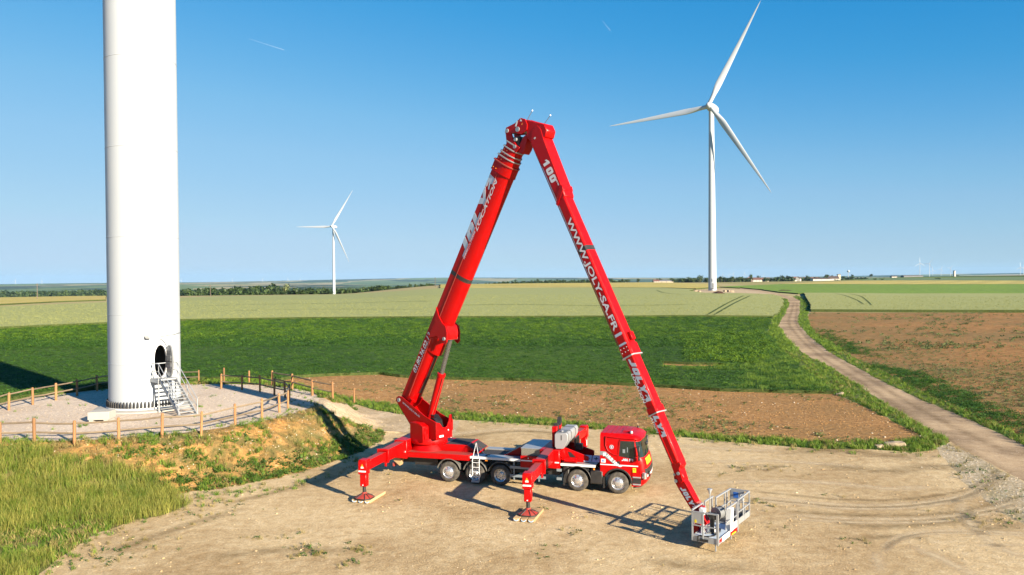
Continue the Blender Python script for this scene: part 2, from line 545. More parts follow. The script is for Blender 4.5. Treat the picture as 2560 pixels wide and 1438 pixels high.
# ------------------------------------------------------------------ ground: field outlines
def poly_px(pts):
    return [tuple(G(*p)[:2]) for p in pts]
ROAD_L = [(2900, 1400), (2700, 1275), (2560, 1203), (2470, 1155), (2369, 1100), (2282, 1051), (2213, 1009), (2143, 961), (2074, 916), (2015, 888), (1970, 850), (1945, 815), (1956, 794), (1973, 763), (1969, 749), (1945, 738), (1900, 730), (1850, 724)]
ROAD_R = [(1850, 720.5), (1900, 726), (1945, 734), (1983, 743), (2001, 753), (2001, 770), (1996, 797), (1997, 811), (2022, 839), (2074, 881), (2143, 919), (2213, 957), (2317, 1006), (2421, 1048), (2560, 1114), (2750, 1205), (2950, 1300)]
OUT_R = [(1990, 738), (2016, 750), (2027, 766), (2018, 792), (2026, 818), (2048, 841), (2143, 898), (2248, 950), (2352, 1002), (2491, 1064), (2560, 1095), (2900, 1245)]
PL_TOP = [(690, 955), (735, 946), (850, 940), (950, 937), (1000, 944), (1300, 953), (1600, 966), (1800, 979), (2085, 986)]
PL_BOT = [(2085, 986), (2150, 1012), (2225, 1050), (2310, 1092), (2240, 1104), (2150, 1104), (2050, 1106), (1850, 1090), (1600, 1072), (1400, 1050), (1130, 1030), (1000, 1012), (900, 1000), (832, 984), (760, 962)]

def circle(cx, cy, r, n=72):
    return [(cx + r * math.cos(2 * PI * i / n), cy + r * math.sin(2 * PI * i / n)) for i in range(n)]

FIELDS = []   # (object name, material key, world outline, crop height, organic jitter)
FIELDS.append(('gravel_pad', 'gravel_pad', circle(TX, TY, 11.25), 0, .25))
FIELDS.append(('gravel_path', 'gravel_path', poly_px([(440, 965), (500, 961), (560, 962), (640, 968), (731, 985), (832, 1006), (900, 1018), (980, 1032), (1060, 1047), (1150, 1053), (1130, 1100), (1000, 1080), (900, 1062), (830, 1035), (760, 1008), (722, 994), (640, 982), (560, 975), (500, 973), (450, 973)]), 0, .12))
FIELDS.append(('dirt_track', 'dirt_track', poly_px(ROAD_L + ROAD_R), 0, .12))
FIELDS.append(('stone_strip', 'stony_ground', poly_px([(2340, 1120), (2372, 1108), (2480, 1162), (2560, 1208), (2720, 1295), (2700, 1400), (2560, 1310), (2480, 1262), (2400, 1200)]), 0, .3))
FIELDS.append(('grass_verge', 'grass_verge', poly_px([(1932, 797), (1945, 790), (1952, 775), (1960, 757), (1955, 747), (1985, 742), (2001, 753)] + [(2001, 770), (1996, 797), (1997, 811), (2022, 839), (2074, 881), (2143, 919), (2213, 957), (2317, 1006), (2420, 1060)] + [(2372, 1106), (2345, 1122), (2290, 1131), (2180, 1124), (2050, 1122), (1850, 1107), (1700, 1093), (1560, 1078), (1400, 1066), (1250, 1056), (1130, 1049), (1040, 1044), (960, 1032), (880, 1008), (800, 988), (735, 975), (690, 962)] + PL_BOT[::-1] + [(2060, 965), (2010, 930), (1955, 880), (1918, 835)]), 0, .2))
FIELDS.append(('bare_patch', 'ploughed_field', poly_px([(1655, 909), (1730, 912), (1800, 913), (1830, 919), (1760, 922), (1690, 921), (1658, 918)]), 0, .1))
FIELDS.append(('ploughed_field', 'ploughed_field', poly_px(PL_TOP[:-1] + PL_BOT), 0, .15))
FIELDS.append(('roadside_grass', 'grass_verge', poly_px(OUT_R + [(2950, 1300), (2700, 1190)] + ROAD_R[::-1][2:-3]), 0, .15))
FIELDS.append(('green_crop_field', 'green_crop_field', poly_px([(-700, 870), (-300, 842), (0, 826), (450, 806), (740, 801), (1000, 799), (1500, 797), (1932, 797), (1918, 835), (1955, 880), (2010, 930), (2060, 965), (2085, 986)] + PL_TOP[::-1][1:] + [(690, 948), (620, 947), (560, 950), (490, 950), (420, 955), (260, 970), (140, 990), (0, 1020), (-200, 1075), (-500, 1130)]), .30, .25))
FIELDS.append(('stubble_field', 'stubble_field', poly_px([(2027, 781), (2560, 782), (3100, 783), (3400, 1300), (3000, 1290), (2900, 1245)] + OUT_R[::-1][1:-3]), 0, .2))
FIELDS.append(('wheat_field', 'wheat_field', poly_px([(2010, 736), (2560, 737), (3100, 738), (3100, 783), (2560, 782), (2027, 780), (2027, 766), (2016, 750)]), .75, .1))
FIELDS.append(('turbine_clearing', 'gravel_path', poly_px([(1735, 726), (1790, 723), (1850, 724), (1900, 730), (1945, 738), (1930, 740), (1850, 737), (1760, 736), (1725, 731)]), 0, .5))
FIELDS.append(('maize_field', 'young_maize_field', poly_px([(1800, 719), (1850, 716), (1950, 712), (2560, 712), (3100, 712), (3100, 738), (2560, 737), (1995, 736), (1945, 732), (1900, 725)]), .5, .4))
FIELDS.append(('barley_field', 'barley_field', poly_px([(1100, 723), (1300, 722), (1650, 721), (1740, 724), (1800, 719), (1790, 713), (1700, 708.5), (1300, 710), (1100, 713)]), .6, .4))
FIELDS.append(('wheat_field', 'wheat_field', poly_px([(-900, 812), (-300, 790), (0, 772), (265, 760), (450, 748), (560, 744), (838, 739.5), (1000, 731), (1100, 724), (1300, 722.5), (1650, 722), (1735, 726), (1725, 731), (1760, 736), (1850, 737), (1930, 740), (1955, 747), (1960, 757), (1952, 775), (1945, 790), (1932, 797), (1500, 797), (1000, 799), (740, 801), (450, 806), (0, 826), (-300, 842), (-700, 870)]), .75, .3))
FIELDS.append(('barley_field', 'barley_field', poly_px([(-900, 790), (-300, 765), (0, 746), (150, 743.5), (265, 741), (265, 752), (130, 757), (0, 764), (-300, 780), (-900, 806)]), .6, .3))
FIELDS.append(('barley_field', 'barley_field', poly_px([(1960, 711), (2140, 703), (2300, 702.5), (2560, 703), (3100, 703), (3100, 712), (2560, 712), (1950, 712)]), .6, .3))
FIELDS.append(('grey_green_field', 'grey_green_field', poly_px([(2140, 702), (2180, 697), (2300, 695), (2560, 693), (3100, 692), (3100, 702), (2560, 702.5), (2300, 702)]), 0, .3))

def densify(P, jit):
    out = []
    n = len(P)
    for i in range(n):
        a, b = Vector(P[i]), Vector(P[(i + 1) % n])
        d = max(12.0, min(a.length, b.length))
        L = (b - a).length
        k = max(1, min(60, int(L / (d * .018))))
        for j in range(k):
            p = a.lerp(b, j / k)
            if jit and j:
                s = jit * min(1, d / 60) * (1 if d < 150 else 2)
                p = p + Vector((noise.noise(Vector((p.x * .9, p.y * .9, 1.7))), noise.noise(Vector((p.x * .9, p.y * .9, 7.1))))) * s * 1.6
            out.append((p.x, p.y))
    return out

def inside(P, X, Y):
    P = np.asarray(P)
    r = np.zeros(len(X), bool)
    bb = (X >= P[:, 0].min()) & (X <= P[:, 0].max()) & (Y >= P[:, 1].min()) & (Y <= P[:, 1].max())
    idx = np.nonzero(bb)[0]
    if len(idx) == 0: return r
    x, y = X[idx], Y[idx]
    c = np.zeros(len(idx), bool)
    n = len(P)
    for i in range(n):
        x0, y0 = P[i]; x1, y1 = P[(i + 1) % n]
        if y0 == y1: continue
        cond = (y0 > y) != (y1 > y)
        c ^= cond & (x < (x1 - x0) * (y - y0) / (y1 - y0) + x0)
    r[idx] = c
    return r

OUTL = [densify(f[2], f[4]) for f in FIELDS]
# the dry bank round the pad, and the meadow at its foot
GRASS_PX = densify(poly_px([(-300, 1120), (0, 1118), (60, 1117), (150, 1150), (240, 1160), (330, 1172), (400, 1205), (440, 1238), (470, 1262), (400, 1290), (330, 1302), (250, 1330), (190, 1368), (140, 1400), (90, 1440), (60, 1520), (-300, 1520)]), .3)

pts = []
for d in [13 * 1.0125 ** i for i in range(236)]:
    for k in range(-166, 167):
        pts.append((d * k * .0075, d))
d0 = 13 * 1.0125 ** 236
while d0 < 19500:
    for k in range(-62, 63):
        pts.append((d0 * k * .02, d0))
    d0 *= 1.032
for y in range(-60, 13, 6):
    for x in range(-90, 91, 6):
        pts.append((x, y))
for y in (-400, -150):
    for x in (-400, -200, 0, 200, 400):
        pts.append((x, y))
# extra points where the ground bends: the pad rim and its bank
for r in np.arange(10.9, 20, .38):
    n = int(2 * PI * r / .55)
    for i in range(n):
        pts.append((TX + r * math.cos(2 * PI * i / n), TY + r * math.sin(2 * PI * i / n)))
grid_n = len(pts)
edges = []
for P in OUTL + [GRASS_PX]:
    b = len(pts)
    pts += P
    edges += [(b + i, b + (i + 1) % len(P)) for i in range(len(P))]
cv, ce, cf, *_ = geometry.delaunay_2d_cdt([Vector(p) for p in pts], edges, [], 0, 1e-4)
CV = np.array([tuple(v) for v in cv])
CF = np.array([f for f in cf if len(f) == 3])
cen = CV[CF].mean(axis=1)
owner = np.full(len(CF), -1)
for i, P in enumerate(OUTL):
    m = (owner < 0) & inside(P, cen[:, 0], cen[:, 1])
    owner[m] = i
rc = np.hypot(cen[:, 0] - TX, cen[:, 1] - TY)
ang_ok = (cen[:, 1] < TY + 12)
N = len(FIELDS)
bank = (owner < 0) & (rc < 15.9) & (cen[:, 1] < 66)
rest = (owner < 0) & ~bank
meadow = inside(GRASS_PX, cen[:, 0], cen[:, 1]) & ((owner < 0))
owner[rest] = N + 2
owner[bank] = N
owner[meadow & (cen[:, 1] < 46)] = N + 1
crest = (owner == N + 2) & (cen[:, 1] > 85)
owner[crest] = N + 3
behind = (owner == N + 2) & (cen[:, 0] < -13) & (cen[:, 1] > 50)
owner[behind] = N + 4
EXTRA = [('embankment', 'embankment_soil', None, 0, 0), ('meadow', 'rough_grassland', None, 0, 0), ('gravel_yard', 'gravel_yard', None, 0, 0),
         ('distant_farmland', 'distant_farmland', None, 0, 0), ('pad_border', 'grass_verge', None, 0, 0)]
ALLF = FIELDS + EXTRA
CZ = H(CV[:, 0], CV[:, 1])
# hummocks on the bank
rv = np.hypot(CV[:, 0] - TX, CV[:, 1] - TY)
w_b = sm((rv - 11.2) / 1.2) * (1 - sm((rv - 14.5) / 2.5)) * (CV[:, 1] < 62)
for k in np.nonzero(w_b > 0.01)[0]:
    x, y = CV[k]
    CZ[k] += w_b[k] * (.22 * noise.noise(Vector((x * .8, y * .8, 3))) + .12 * noise.noise(Vector((x * 2.3, y * 2.3, 9))))
FACES_OF = {}
used_names = {}
for i, (name, mk, _, hc, _j) in enumerate(ALLF):
    F = CF[owner == i]
    if len(F) == 0: continue
    FACES_OF.setdefault(name, []).append(F)
    ids, inv = np.unique(F, return_inverse=True)
    inv = inv.reshape(F.shape)
    V3 = np.column_stack([CV[ids], CZ[ids] + hc])
    faces = [tuple(f) for f in inv]
    verts = V3.tolist()
    if hc:
        e = np.sort(np.concatenate([inv[:, [0, 1]], inv[:, [1, 2]], inv[:, [2, 0]]]), axis=1)
        ue, cnt = np.unique(e, axis=0, return_counts=True)
        be = ue[cnt == 1]
        low = {}
        for a in np.unique(be):
            low[a] = len(verts)
            verts.append([V3[a][0], V3[a][1], V3[a][2] - hc - .05])
        faces += [(int(a), int(b), low[b], low[a]) for a, b in be]
    me = bpy.data.meshes.new(name)
    me.from_pydata(verts, [], faces)
    me.validate()
    if not hc:
        me.polygons.foreach_set('use_smooth', [True] * len(me.polygons))
    me.materials.append(GM[mk])
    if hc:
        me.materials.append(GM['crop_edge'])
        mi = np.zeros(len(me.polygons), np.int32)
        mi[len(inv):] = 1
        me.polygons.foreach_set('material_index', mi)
    o = bpy.data.objects.new(name, me)
    col.objects.link(o)
    tag(o, kind='structure')

def sample_faces(names, dens, ymax=1e9, ymin=-100, mask=None):
    """random points on the named fields; dens(x, y) in points per square metre"""
    out = []
    for nm in names:
        for F in FACES_OF.get(nm, []):
            c = CV[F].mean(axis=1)
            F = F[(c[:, 1] < ymax) & (c[:, 1] > ymin) & (np.abs(c[:, 0]) < .75 * c[:, 1] + 3)]
            if len(F) == 0: continue
            A, B, Cc = CV[F[:, 0]], CV[F[:, 1]], CV[F[:, 2]]
            ar = .5 * np.abs((B[:, 0] - A[:, 0]) * (Cc[:, 1] - A[:, 1]) - (B[:, 1] - A[:, 1]) * (Cc[:, 0] - A[:, 0]))
            c = (A + B + Cc) / 3
            lam = ar * dens(c[:, 0], c[:, 1])
            n = rng.poisson(lam)
            idx = np.repeat(np.arange(len(F)), n)
            u = rng.random(len(idx)); w = rng.random(len(idx))
            s = u + w > 1
            u[s] = 1 - u[s]; w[s] = 1 - w[s]
            Az, Bz, Czz = CZ[F[:, 0]], CZ[F[:, 1]], CZ[F[:, 2]]
            p = A[idx] + (B - A)[idx] * u[:, None] + (Cc - A)[idx] * w[:, None]
            z = Az[idx] + (Bz - Az)[idx] * u + (Czz - Az)[idx] * w
            q = np.column_stack([p, z])
            if mask is not None: q = q[mask(q[:, 0], q[:, 1])]
            out.append(q)
    return np.concatenate(out) if out else np.zeros((0, 3))

def vnoise(x, y, s, seed=0):
    """cheap smooth value noise on arrays, 0..1"""
    x = np.asarray(x) / s; y = np.asarray(y) / s
    xi, yi = np.floor(x), np.floor(y)
    def hh(a, b):
        t = np.sin(a * 127.1 + b * 311.7 + seed * 74.7) * 43758.5453
        return t - np.floor(t)
    fx, fy = sm(x - xi), sm(y - yi)
    return (hh(xi, yi) * (1 - fx) + hh(xi + 1, yi) * fx) * (1 - fy) + (hh(xi, yi + 1) * (1 - fx) + hh(xi + 1, yi + 1) * fx) * fy

# ------------------------------------------------------------------ wind turbines
TURB = Vector((0, 0, 0))
def blade_mesh(L, low=False):
    secs = 26 if not low else 7
    n = 14 if not low else 6
    vs, fs = [], []
    for i in range(secs):
        t = i / (secs - 1)
        r = 1.2 + (L - 1.2) * t
        if t < .04: c, th = 2.1, 1.0
        elif t < .20:
            k = (t - .04) / .16
            k = k * k * (3 - 2 * k)
            c = 2.1 + (3.4 - 2.1) * k; th = 1.0 + (.30 - 1.0) * k
        else:
            k = (t - .20) / .80
            c = 3.4 * (1 - k) ** .95 + .3 * k; th = .30 - .15 * k
        if t > .97: c *= max(.12, (1 - t) / .03)
        tw = R_(14 * (1 - min(1, t / .7)) + 2)
        for j in range(n):
            a = 2 * PI * j / n
            x = c * (.5 * math.cos(a) - .20)
            y = c * th * .5 * math.sin(a) * (1 - .35 * math.cos(a) * (1 if t > .1 else 0))
            bend = -1.6 * t * t
            vs.append((x * math.cos(tw) - y * math.sin(tw), x * math.sin(tw) + y * math.cos(tw) + bend, r))
    for i in range(secs - 1):
        for j in range(n):
            fs.append((i * n + j, i * n + (j + 1) % n, (i + 1) * n + (j + 1) % n, (i + 1) * n + j))
    fs.append(tuple(range(n - 1, -1, -1)))
    fs.append(tuple((secs - 1) * n + j for j in range(n)))
    return vs, fs

def turbine(base, hub_h, R, yaw, phase, label, r0=2.1, r1=1.3, group='wind turbines across the fields', low=False, tilt=5, tower_from=0.0, name='wind_turbine', scale=1):
    """yaw: the rotor axis points to (-sin, -cos)"""
    t = empty(name, base, 0, label, 'wind turbine', group)
    n = 12 if low else 48
    prof = [(r0, tower_from)]
    for i in range(1, 9):
        k = i / 8
        prof.append((r0 + (r1 - r0) * k, tower_from + (hub_h - 1.6 - tower_from) * k))
    m = MB(); m.lathe(prof, n)
    tw = m.build('tower', M['tower'], t)
    p = R_(yaw); tl = R_(tilt)
    ax = Vector((-math.sin(p) * math.cos(tl), -math.cos(p) * math.cos(tl), math.sin(tl)))
    side = Vector((0, 0, 1)).cross(-ax).normalized()
    if side.x < 0: side = -side
    v = (-ax).cross(side)
    if v.z < 0: v = -v
    NM = frame((0, 0, hub_h), side, ax, v)
    m = MB(NM)
    # nacelle: rounded box tapering to the back (local y+ is the rotor end)
    def ring(y, w, h, zc):
        return [(w * math.copysign(abs(math.cos(a)) ** .45, math.cos(a)), y, zc + h * math.copysign(abs(math.sin(a)) ** .45, math.sin(a))) for a in [2 * PI * k / 16 for k in range(16)]]
    secs = [(2.2, 1.3, 1.4, 0), (1.8, 1.75, 1.8, 0), (-2.5, 1.85, 2.0, .1), (-6.5, 1.75, 1.75, .25), (-8.2, 1.35, 1.2, .5)]
    vs = [q for s in secs for q in ring(*s)]
    fs = [(i * 16 + j, i * 16 + (j + 1) % 16, (i + 1) * 16 + (j + 1) % 16, (i + 1) * 16 + j) for i in range(len(secs) - 1) for j in range(16)]
    fs += [tuple(range(16)), tuple(range(4 * 16 + 15, 4 * 16 - 1, -1))]
    m.add(vs, fs)
    if not low:
        m.box(-.05, .05, -6.6, -6.5, 1.8, 3.2)
        m.box(-.4, .4, -7.2, -7.0, 1.6, 2.2)
    nac = m.build('nacelle', M['tower'], t)
    HM = NM @ Matrix.Translation((0, 3.6, 0))
    m = MB(HM @ Matrix.Rotation(-PI / 2, 4, 'X'))
    m.lathe([(1.5, -1.6), (1.75, -.9), (1.75, .3), (1.5, 1.2), (.95, 2.0), (.3, 2.4), (.02, 2.45)], 8 if low else 24)
    m.build('hub', M['tower'], t)
    vs, fs = blade_mesh(R, low)
    me = None
    for k in range(3):
        a = R_(phase + 120 * k)
        # blade frame: z along the blade, x in the rotor plane, y along the axis
        bz = Vector((math.cos(a), 0, math.sin(a)))
        by = Vector((0, 1, 0))
        bx = by.cross(bz)
        BM = HM @ frame((0, 0, 0), bx, -by, bz) @ Matrix.Rotation(R_(-3), 4, 'X')
        if me is None:
            q = MB(); q.add(vs, fs)
            o = q.build('blade', M['tower'], t)
            me = o.data
        else:
            o = link_mesh('blade', me, t)
        o.matrix_local = BM
    return t

hub1 = Vector((101.9, 410.0, 98.1))
b1 = (103.0 + 1.0, 413.2)
B1 = Vector((b1[0], b1[1], h1(*b1)))
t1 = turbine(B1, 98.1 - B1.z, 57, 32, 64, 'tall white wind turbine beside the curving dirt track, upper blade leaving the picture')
m = MB(Matrix.Translation((0, 0, 0)))
# door outline and lettering band at the foot
m.lathe([(2.13, .0), (2.13, .25)], 48)
m.build('tower_base_ring', M['galv'], t1)
dd = Vector((-B1.x * .35, -B1.y, 0)).normalized()
dm = frame((dd.x * 2.14, dd.y * 2.14, 0), (-dd.y, dd.x, 0), dd, (0, 0, 1))
m = MB(dm); m.box(-.45, .45, -.06, .04, 1.6, 3.9); m.box(-.5, -.3, -.06, .05, 4.6, 6.2); m.box(-.9, .9, 0, 1.2, 1.3, 1.4); m.bar((-.9, 1.2, 1.3), (-.9, 3.2, 0), .1); m.bar((.9, 1.2, 1.3), (.9, 3.2, 0), .1)
m.build('entrance_door', M['steelgrey'], t1)
Y2 = 1106.0
p2 = at(835, Y2)
hz2 = 85.1
turbine(p2, hz2 - p2.z, 58, 18, 59, 'white turbine with all three blades in view, between near tower and red boom', group='wind turbines across the fields')

def far_turbine(px, hub_py, Y, R, yaw, phase, label):
    d = ray(px, hub_py)
    t = Y / d.y
    hub = Vector((d.x * t, Y, CAM_H + d.z * t))
    base = Vector((hub.x, Y + 3, min(h1(hub.x, Y + 3), hub.z - R * 1.25)))
    return turbine(base, hub.z - base.z, R, yaw, phase, label, group='distant wind turbines on the horizon', low=True)
FT = [(2300, 658.5, 5900, 49, 5, 90, 'tallest distant turbine on the right skyline, blades like a Y upside down'),
      (2324, 659.5, 6000, 51, 40, 60, 'distant turbine just right of the tallest one on the right skyline'),
      (2332, 676, 8800, 43, 10, 95, 'small turbine half hidden behind the slimmer distant towers'),
      (2353, 673, 7700, 42, 15, 62, 'distant turbine between the small cluster and the grey silo, one blade flat left'),
      (2376.5, 670.5, 7600, 45, 25, 50, 'distant turbine directly left of the grey silo'),
      (2551.5, 668, 6100, 44, 12, 92, 'distant turbine at the right edge, its blade pointing straight up'),
      (2559, 670, 7200, 44, 30, 70, 'distant turbine cut by the right edge of the picture'),
      (38, 703, 9000, 46, 20, 75, 'faint distant turbine nearest the left edge'),
      (104.5, 703, 9000, 46, 30, 90, 'faint distant turbine halfway between the left edge and the near tower'),
      (1807, 688, 10500, 44, 20, 80, 'faint turbine on the horizon just right of the tall turbine mast'),
      (1822, 688.5, 10500, 44, 20, 60, 'second faint turbine right of the tall turbine mast'),
      (1833, 685.5, 9500, 46, 5, 65, 'third and largest faint turbine right of the tall turbine mast'),
      (1862, 686.5, 9800, 44, 12, 95, 'fourth faint turbine above the pink gabled house'),
      (1909, 689, 11500, 44, 12, 70, 'faint turbine above the red roofed houses'),
      (453, 701.5, 11000, 44, 12, 70, 'faint turbine on the horizon beside the near tower'),
      (581, 701, 11000, 44, 12, 85, 'faint turbine on the horizon over the dark wood'),
      (656, 700.5, 10500, 44, 12, 65, 'faint turbine on the horizon left of the lone tree'),
      (720, 700, 11000, 44, 12, 95, 'faint turbine on the horizon above the lone tree'),
      (750, 700, 11000, 44, 12, 75, 'faint turbine on the horizon left of the middle turbine')]
for f in FT: far_turbine(*f)

# ------------------------------------------------------------------ near tower with its door, steps and plinth
tz0 = PADZ
tower = empty('turbine_tower', (TX, TY, tz0), 0, 'huge white turbine tower with an open oval door, standing on the gravel pad', 'turbine tower', None)
TR = 2.20
DA = R_(-41)                                     # direction the door faces
dn = Vector((math.cos(DA), math.sin(DA), 0))
dt = Vector((-math.sin(DA), math.cos(DA), 0))
DZ0, DZ1, DWID = 2.12, 4.22, .40
def shell(a0, a1, z0, z1, na, nz, m, skip=None):
    vs = []; fs = []
    for i in range(nz + 1):
        for j in range(na + 1):
            a = a0 + (a1 - a0) * j / na
            vs.append((TR * math.cos(a), TR * math.sin(a), z0 + (z1 - z0) * i / nz))
    for i in range(nz):
        for j in range(na):
            fs.append((i * (na + 1) + j, i * (na + 1) + j + 1, (i + 1) * (na + 1) + j + 1, (i + 1) * (na + 1) + j))
    m.add(vs, fs)
# the shell: plain rings, with the oval doorway cut out of one sector
m = MB()
SEC = .34
shell(DA + SEC, DA - SEC + 2 * PI, .30, 12, 80, 12, m)
# sector with an oval hole
zc = (DZ0 + DZ1) / 2; hh = (DZ1 - DZ0) / 2
def oval(k, n, s=1.0):
    a = 2 * PI * k / n
    x = DWID * math.cos(a); z = math.sin(a)
    zz = hh * math.copysign(abs(z) ** .8, z)
    return (s * x / TR, zc + s * zz)
n = 48
inner = [oval(k, n) for k in range(n)]
outer = []
for k in range(n):
    a = 2 * PI * k / n
    dx, dz = math.cos(a), math.sin(a)
    zlo, zhi = .30, 6.0
    s = min(SEC / abs(dx) if abs(dx) > 1e-6 else 1e9, ((zhi - zc) if dz > 0 else (zc - zlo)) / abs(dz) if abs(dz) > 1e-6 else 1e9)
    # go through an angle/height box; aspect corrected
    s = min(SEC / abs(dx) if abs(dx) > 1e-6 else 1e9, ((zhi - zc) / abs(dz) if dz > 1e-6 else ((zc - zlo) / abs(dz) if dz < -1e-6 else 1e9)))
    outer.append((dx * s, zc + dz * s))
# snap the nearest ring points to the four corners
for cxn, czn in ((SEC, 6.0), (-SEC, 6.0), (-SEC, .30), (SEC, .30)):
    k = min(range(n), key=lambda q: (outer[q][0] - cxn) ** 2 * 30 + (outer[q][1] - czn) ** 2)
    outer[k] = (cxn, czn)
rings = []
for s in (0, .15, .4, .7, 1):
    rings.append([(i[0] + (o[0] - i[0]) * s, i[1] + (o[1] - i[1]) * s) for i, o in zip(inner, outer)])
vs = [(TR * math.cos(DA + a), TR * math.sin(DA + a), z) for r in rings for a, z in r]
fs = [(i * n + j, i * n + (j + 1) % n, (i + 1) * n + (j + 1) % n, (i + 1) * n + j) for i in range(4) for j in range(n)]
m.add(vs, fs)
shell(DA - SEC, DA + SEC, 6.0, 12, 14, 6, m)
prof = [(TR, 12), (TR, 28), (2.08, 45), (1.9, 65), (1.6, 82), (1.3, 95)]
m.lathe(prof, 96, cap=False)
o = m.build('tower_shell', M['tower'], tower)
for z in (3.0, 6.2, 11.2, 17.0, 22.8):
    o2 = MB()
    o2.lathe([(TR + .002, z), (TR + .014, z + .012), (TR + .014, z + .04), (TR + .002, z + .052)], 96, cap=False)
    o2.build('weld_seam', M['tower'], tower)
m = MB()
m.lathe([(TR - .05, 0.12), (TR - .05, .55)], 64, cap=False)
m.lathe([(TR + .16, .12), (TR + .16, .22), (TR - .1, .22)], 96, cap=False)
m.build('base_flange', M['white'], tower)
# anchor bolts with black caps round the foot
capm = MB(); capm.lathe([(.062, 0), (.058, .24), (.035, .38), (.014, .43)], 8)
first = None
for k in range(66):
    a = 2 * PI * k / 66
    if first is None:
        o = capm.build('anchor_bolt', M['black'], tower); first = o.data
    else: o = link_mesh('anchor_bolt', first, tower)
    o.location = ((TR + .09) * math.cos(a), (TR + .09) * math.sin(a), .22)
m = MB(); m.lathe([(3.1, -.3), (3.0, .06), (2.8, .12), (TR - .2, .12)], 96, cap=False)
m.build('concrete_plinth', M['concrete'], tower)
# dark interior seen through the door: real inner room with a floor and cabinet
m = MB(); m.lathe([(TR - .04, 1.9), (TR - .04, 5.2)], 64, cap=True)
bmx = m
inn = MB()
for k in range(64):
    a0_, a1_ = DA + .21 + (2 * PI - .42) * k / 64, DA + .21 + (2 * PI - .42) * (k + 1) / 64
    r = TR - .06
    inn.add([(r * math.cos(a0_), r * math.sin(a0_), 2.0), (r * math.cos(a1_), r * math.sin(a1_), 2.0), (r * math.cos(a1_), r * math.sin(a1_), 5.4), (r * math.cos(a0_), r * math.sin(a0_), 5.4)], [(0, 1, 2, 3)])
inn.lathe([(0.01, 2.02), (TR - .06, 2.02)], 48, cap=False)
inn.lathe([(0.01, 5.4), (TR - .06, 5.4)], 48, cap=False)
inn.build('inner_lining', M['steelgrey'], tower)
m = MB(frame((0, 0, 0), dn, dt, (0, 0, 1)))
m.box(.2, 1.0, -.5, .0, 2.03, 2.9)
m.build('control_cabinet', M['red_dark'], tower)
# oval door frame
def oval_ring(M4, sx, sz, depth, wid, m, n=40):
    vs = []
    for k in range(n):
        a = 2 * PI * k / n
        for (ds, dy) in ((0, 0), (wid, 0), (wid, depth), (0, depth)):
            x = (sx + ds) * math.cos(a); zq = math.sin(a); z = (sz + ds) * math.copysign(abs(zq) ** .8, zq)
            vs.append((x, dy, z))
    fs = [(k * 4 + q, ((k + 1) % n) * 4 + q, ((k + 1) % n) * 4 + (q + 1) % 4, k * 4 + (q + 1) % 4) for k in range(n) for q in range(4)]
    m.add(vs, fs, M4)
m = MB()
oval_ring(frame((dn.x * (TR - .1), dn.y * (TR - .1), zc), dt, dn, (0, 0, 1)), DWID, hh, .16, .06, m)
m.build('door_frame', M['white'], tower)
# open door leaf, hinged on the right jamb
ha = DA + R_(10.8)
hp = Vector((TR * math.cos(ha), TR * math.sin(ha), 0))
le = Vector((.80, -.60, 0)).normalized()
ln = Vector((-le.y, le.x, 0))
LM = frame(hp + le * (.02 + DWID) + Vector((0, 0, zc)), le, ln, (0, 0, 1))
m = MB(LM)
pl = []
for k in range(40):
    a = 2 * PI * k / 40
    zq = math.sin(a)
    pl.append((DWID * math.cos(a), (hh - .03) * math.copysign(abs(zq) ** .8, zq)))
m.prism(pl, -.03, .03, 'y')
door = m.build('door', M['galv'], tower, label='open oval door leaf with grilles')
m = MB(); oval_ring(LM @ Matrix.Translation((0, -.05, 0)), DWID - .03, hh - .06, .1, .035, m)
m.build('door_rim', M['steelgrey'], door)
m = MB(LM)
for (a, b) in ((-.72, -.48), (.42, .68)):
    m.box(-.26, .26, -.05, -.035, a, b)
for (a, b) in ((-.40, -.04), (.0, .36)):
    m.box(-.24, .24, -.07, -.03, a, b)
m.build('door_grille', M['steelgrey'], door)
m = MB(LM); m.box(-.3, .3, -.08, -.05, -.03, .0); m.tube([(.3, -.05, -.1), (.3, -.14, -.1), (.3, -.14, .15), (.3, -.05, .15)], .015)
m.build('door_handle', M['black'], door)
# the grating steps
SM_ = frame((0, 0, 0), dn, dt, (0, 0, 1))
m = MB(SM_); m.box(TR - .02, 3.25, -.62, .62, 2.02, 2.12)
m.box(TR, 3.25, -.64, -.60, 1.88, 2.12); m.box(TR, 3.25, .60, .64, 1.88, 2.12)
m.build('step_platform', M['galv'], tower)
x0, x1_, zt = 3.25, 5.85, 2.05
NT = 11
tm = MB(SM_)
tread = None
for k in range(NT):
    f_ = (k + 1) / (NT + .4)
    if tread is None:
        q = MB(SM_); q.box(0, .24, -.5, .5, -.03, 0)
        o = q.build('tread', M['galv'], tower); tread = o.data
    else:
        o = link_mesh('tread', tread, tower)
    o.location = dn * (x0 + (x1_ - x0) * f_ - .12) + Vector((0, 0, zt * (1 - f_)))
for s in (-1, 1):
    m = MB(SM_); m.bar((x0 - .02, s * .53, zt - .02), (x1_, s * .53, .02), .05, .22)
    m.build('stair_stringer', M['galv'], tower)
    m = MB(SM_)
    hgt = 1.0
    rr = .024
    m.tube([(x0 - .85, s * .6, zt + hgt + .05), (x0, s * .6, zt + hgt + .05), (x1_, s * .6, hgt), (x1_, s * .6, .02)], rr)
    m.tube([(x0 - .85, s * .6, zt + .55), (x0, s * .6, zt + .55), (x1_, s * .6, .5)], rr)
    m.tube([(x0 - .85, s * .6, zt), (x0 - .85, s * .6, zt + hgt + .05)], rr)
    m.tube([(x0, s * .6, zt), (x0, s * .6, zt + hgt + .05)], rr)
    xm = (x0 + x1_) / 2
    m.tube([(xm, s * .6, zt / 2), (xm, s * .6, zt / 2 + hgt)], rr)
    m.build('handrail', M['galv'], tower)
m = MB(SM_)
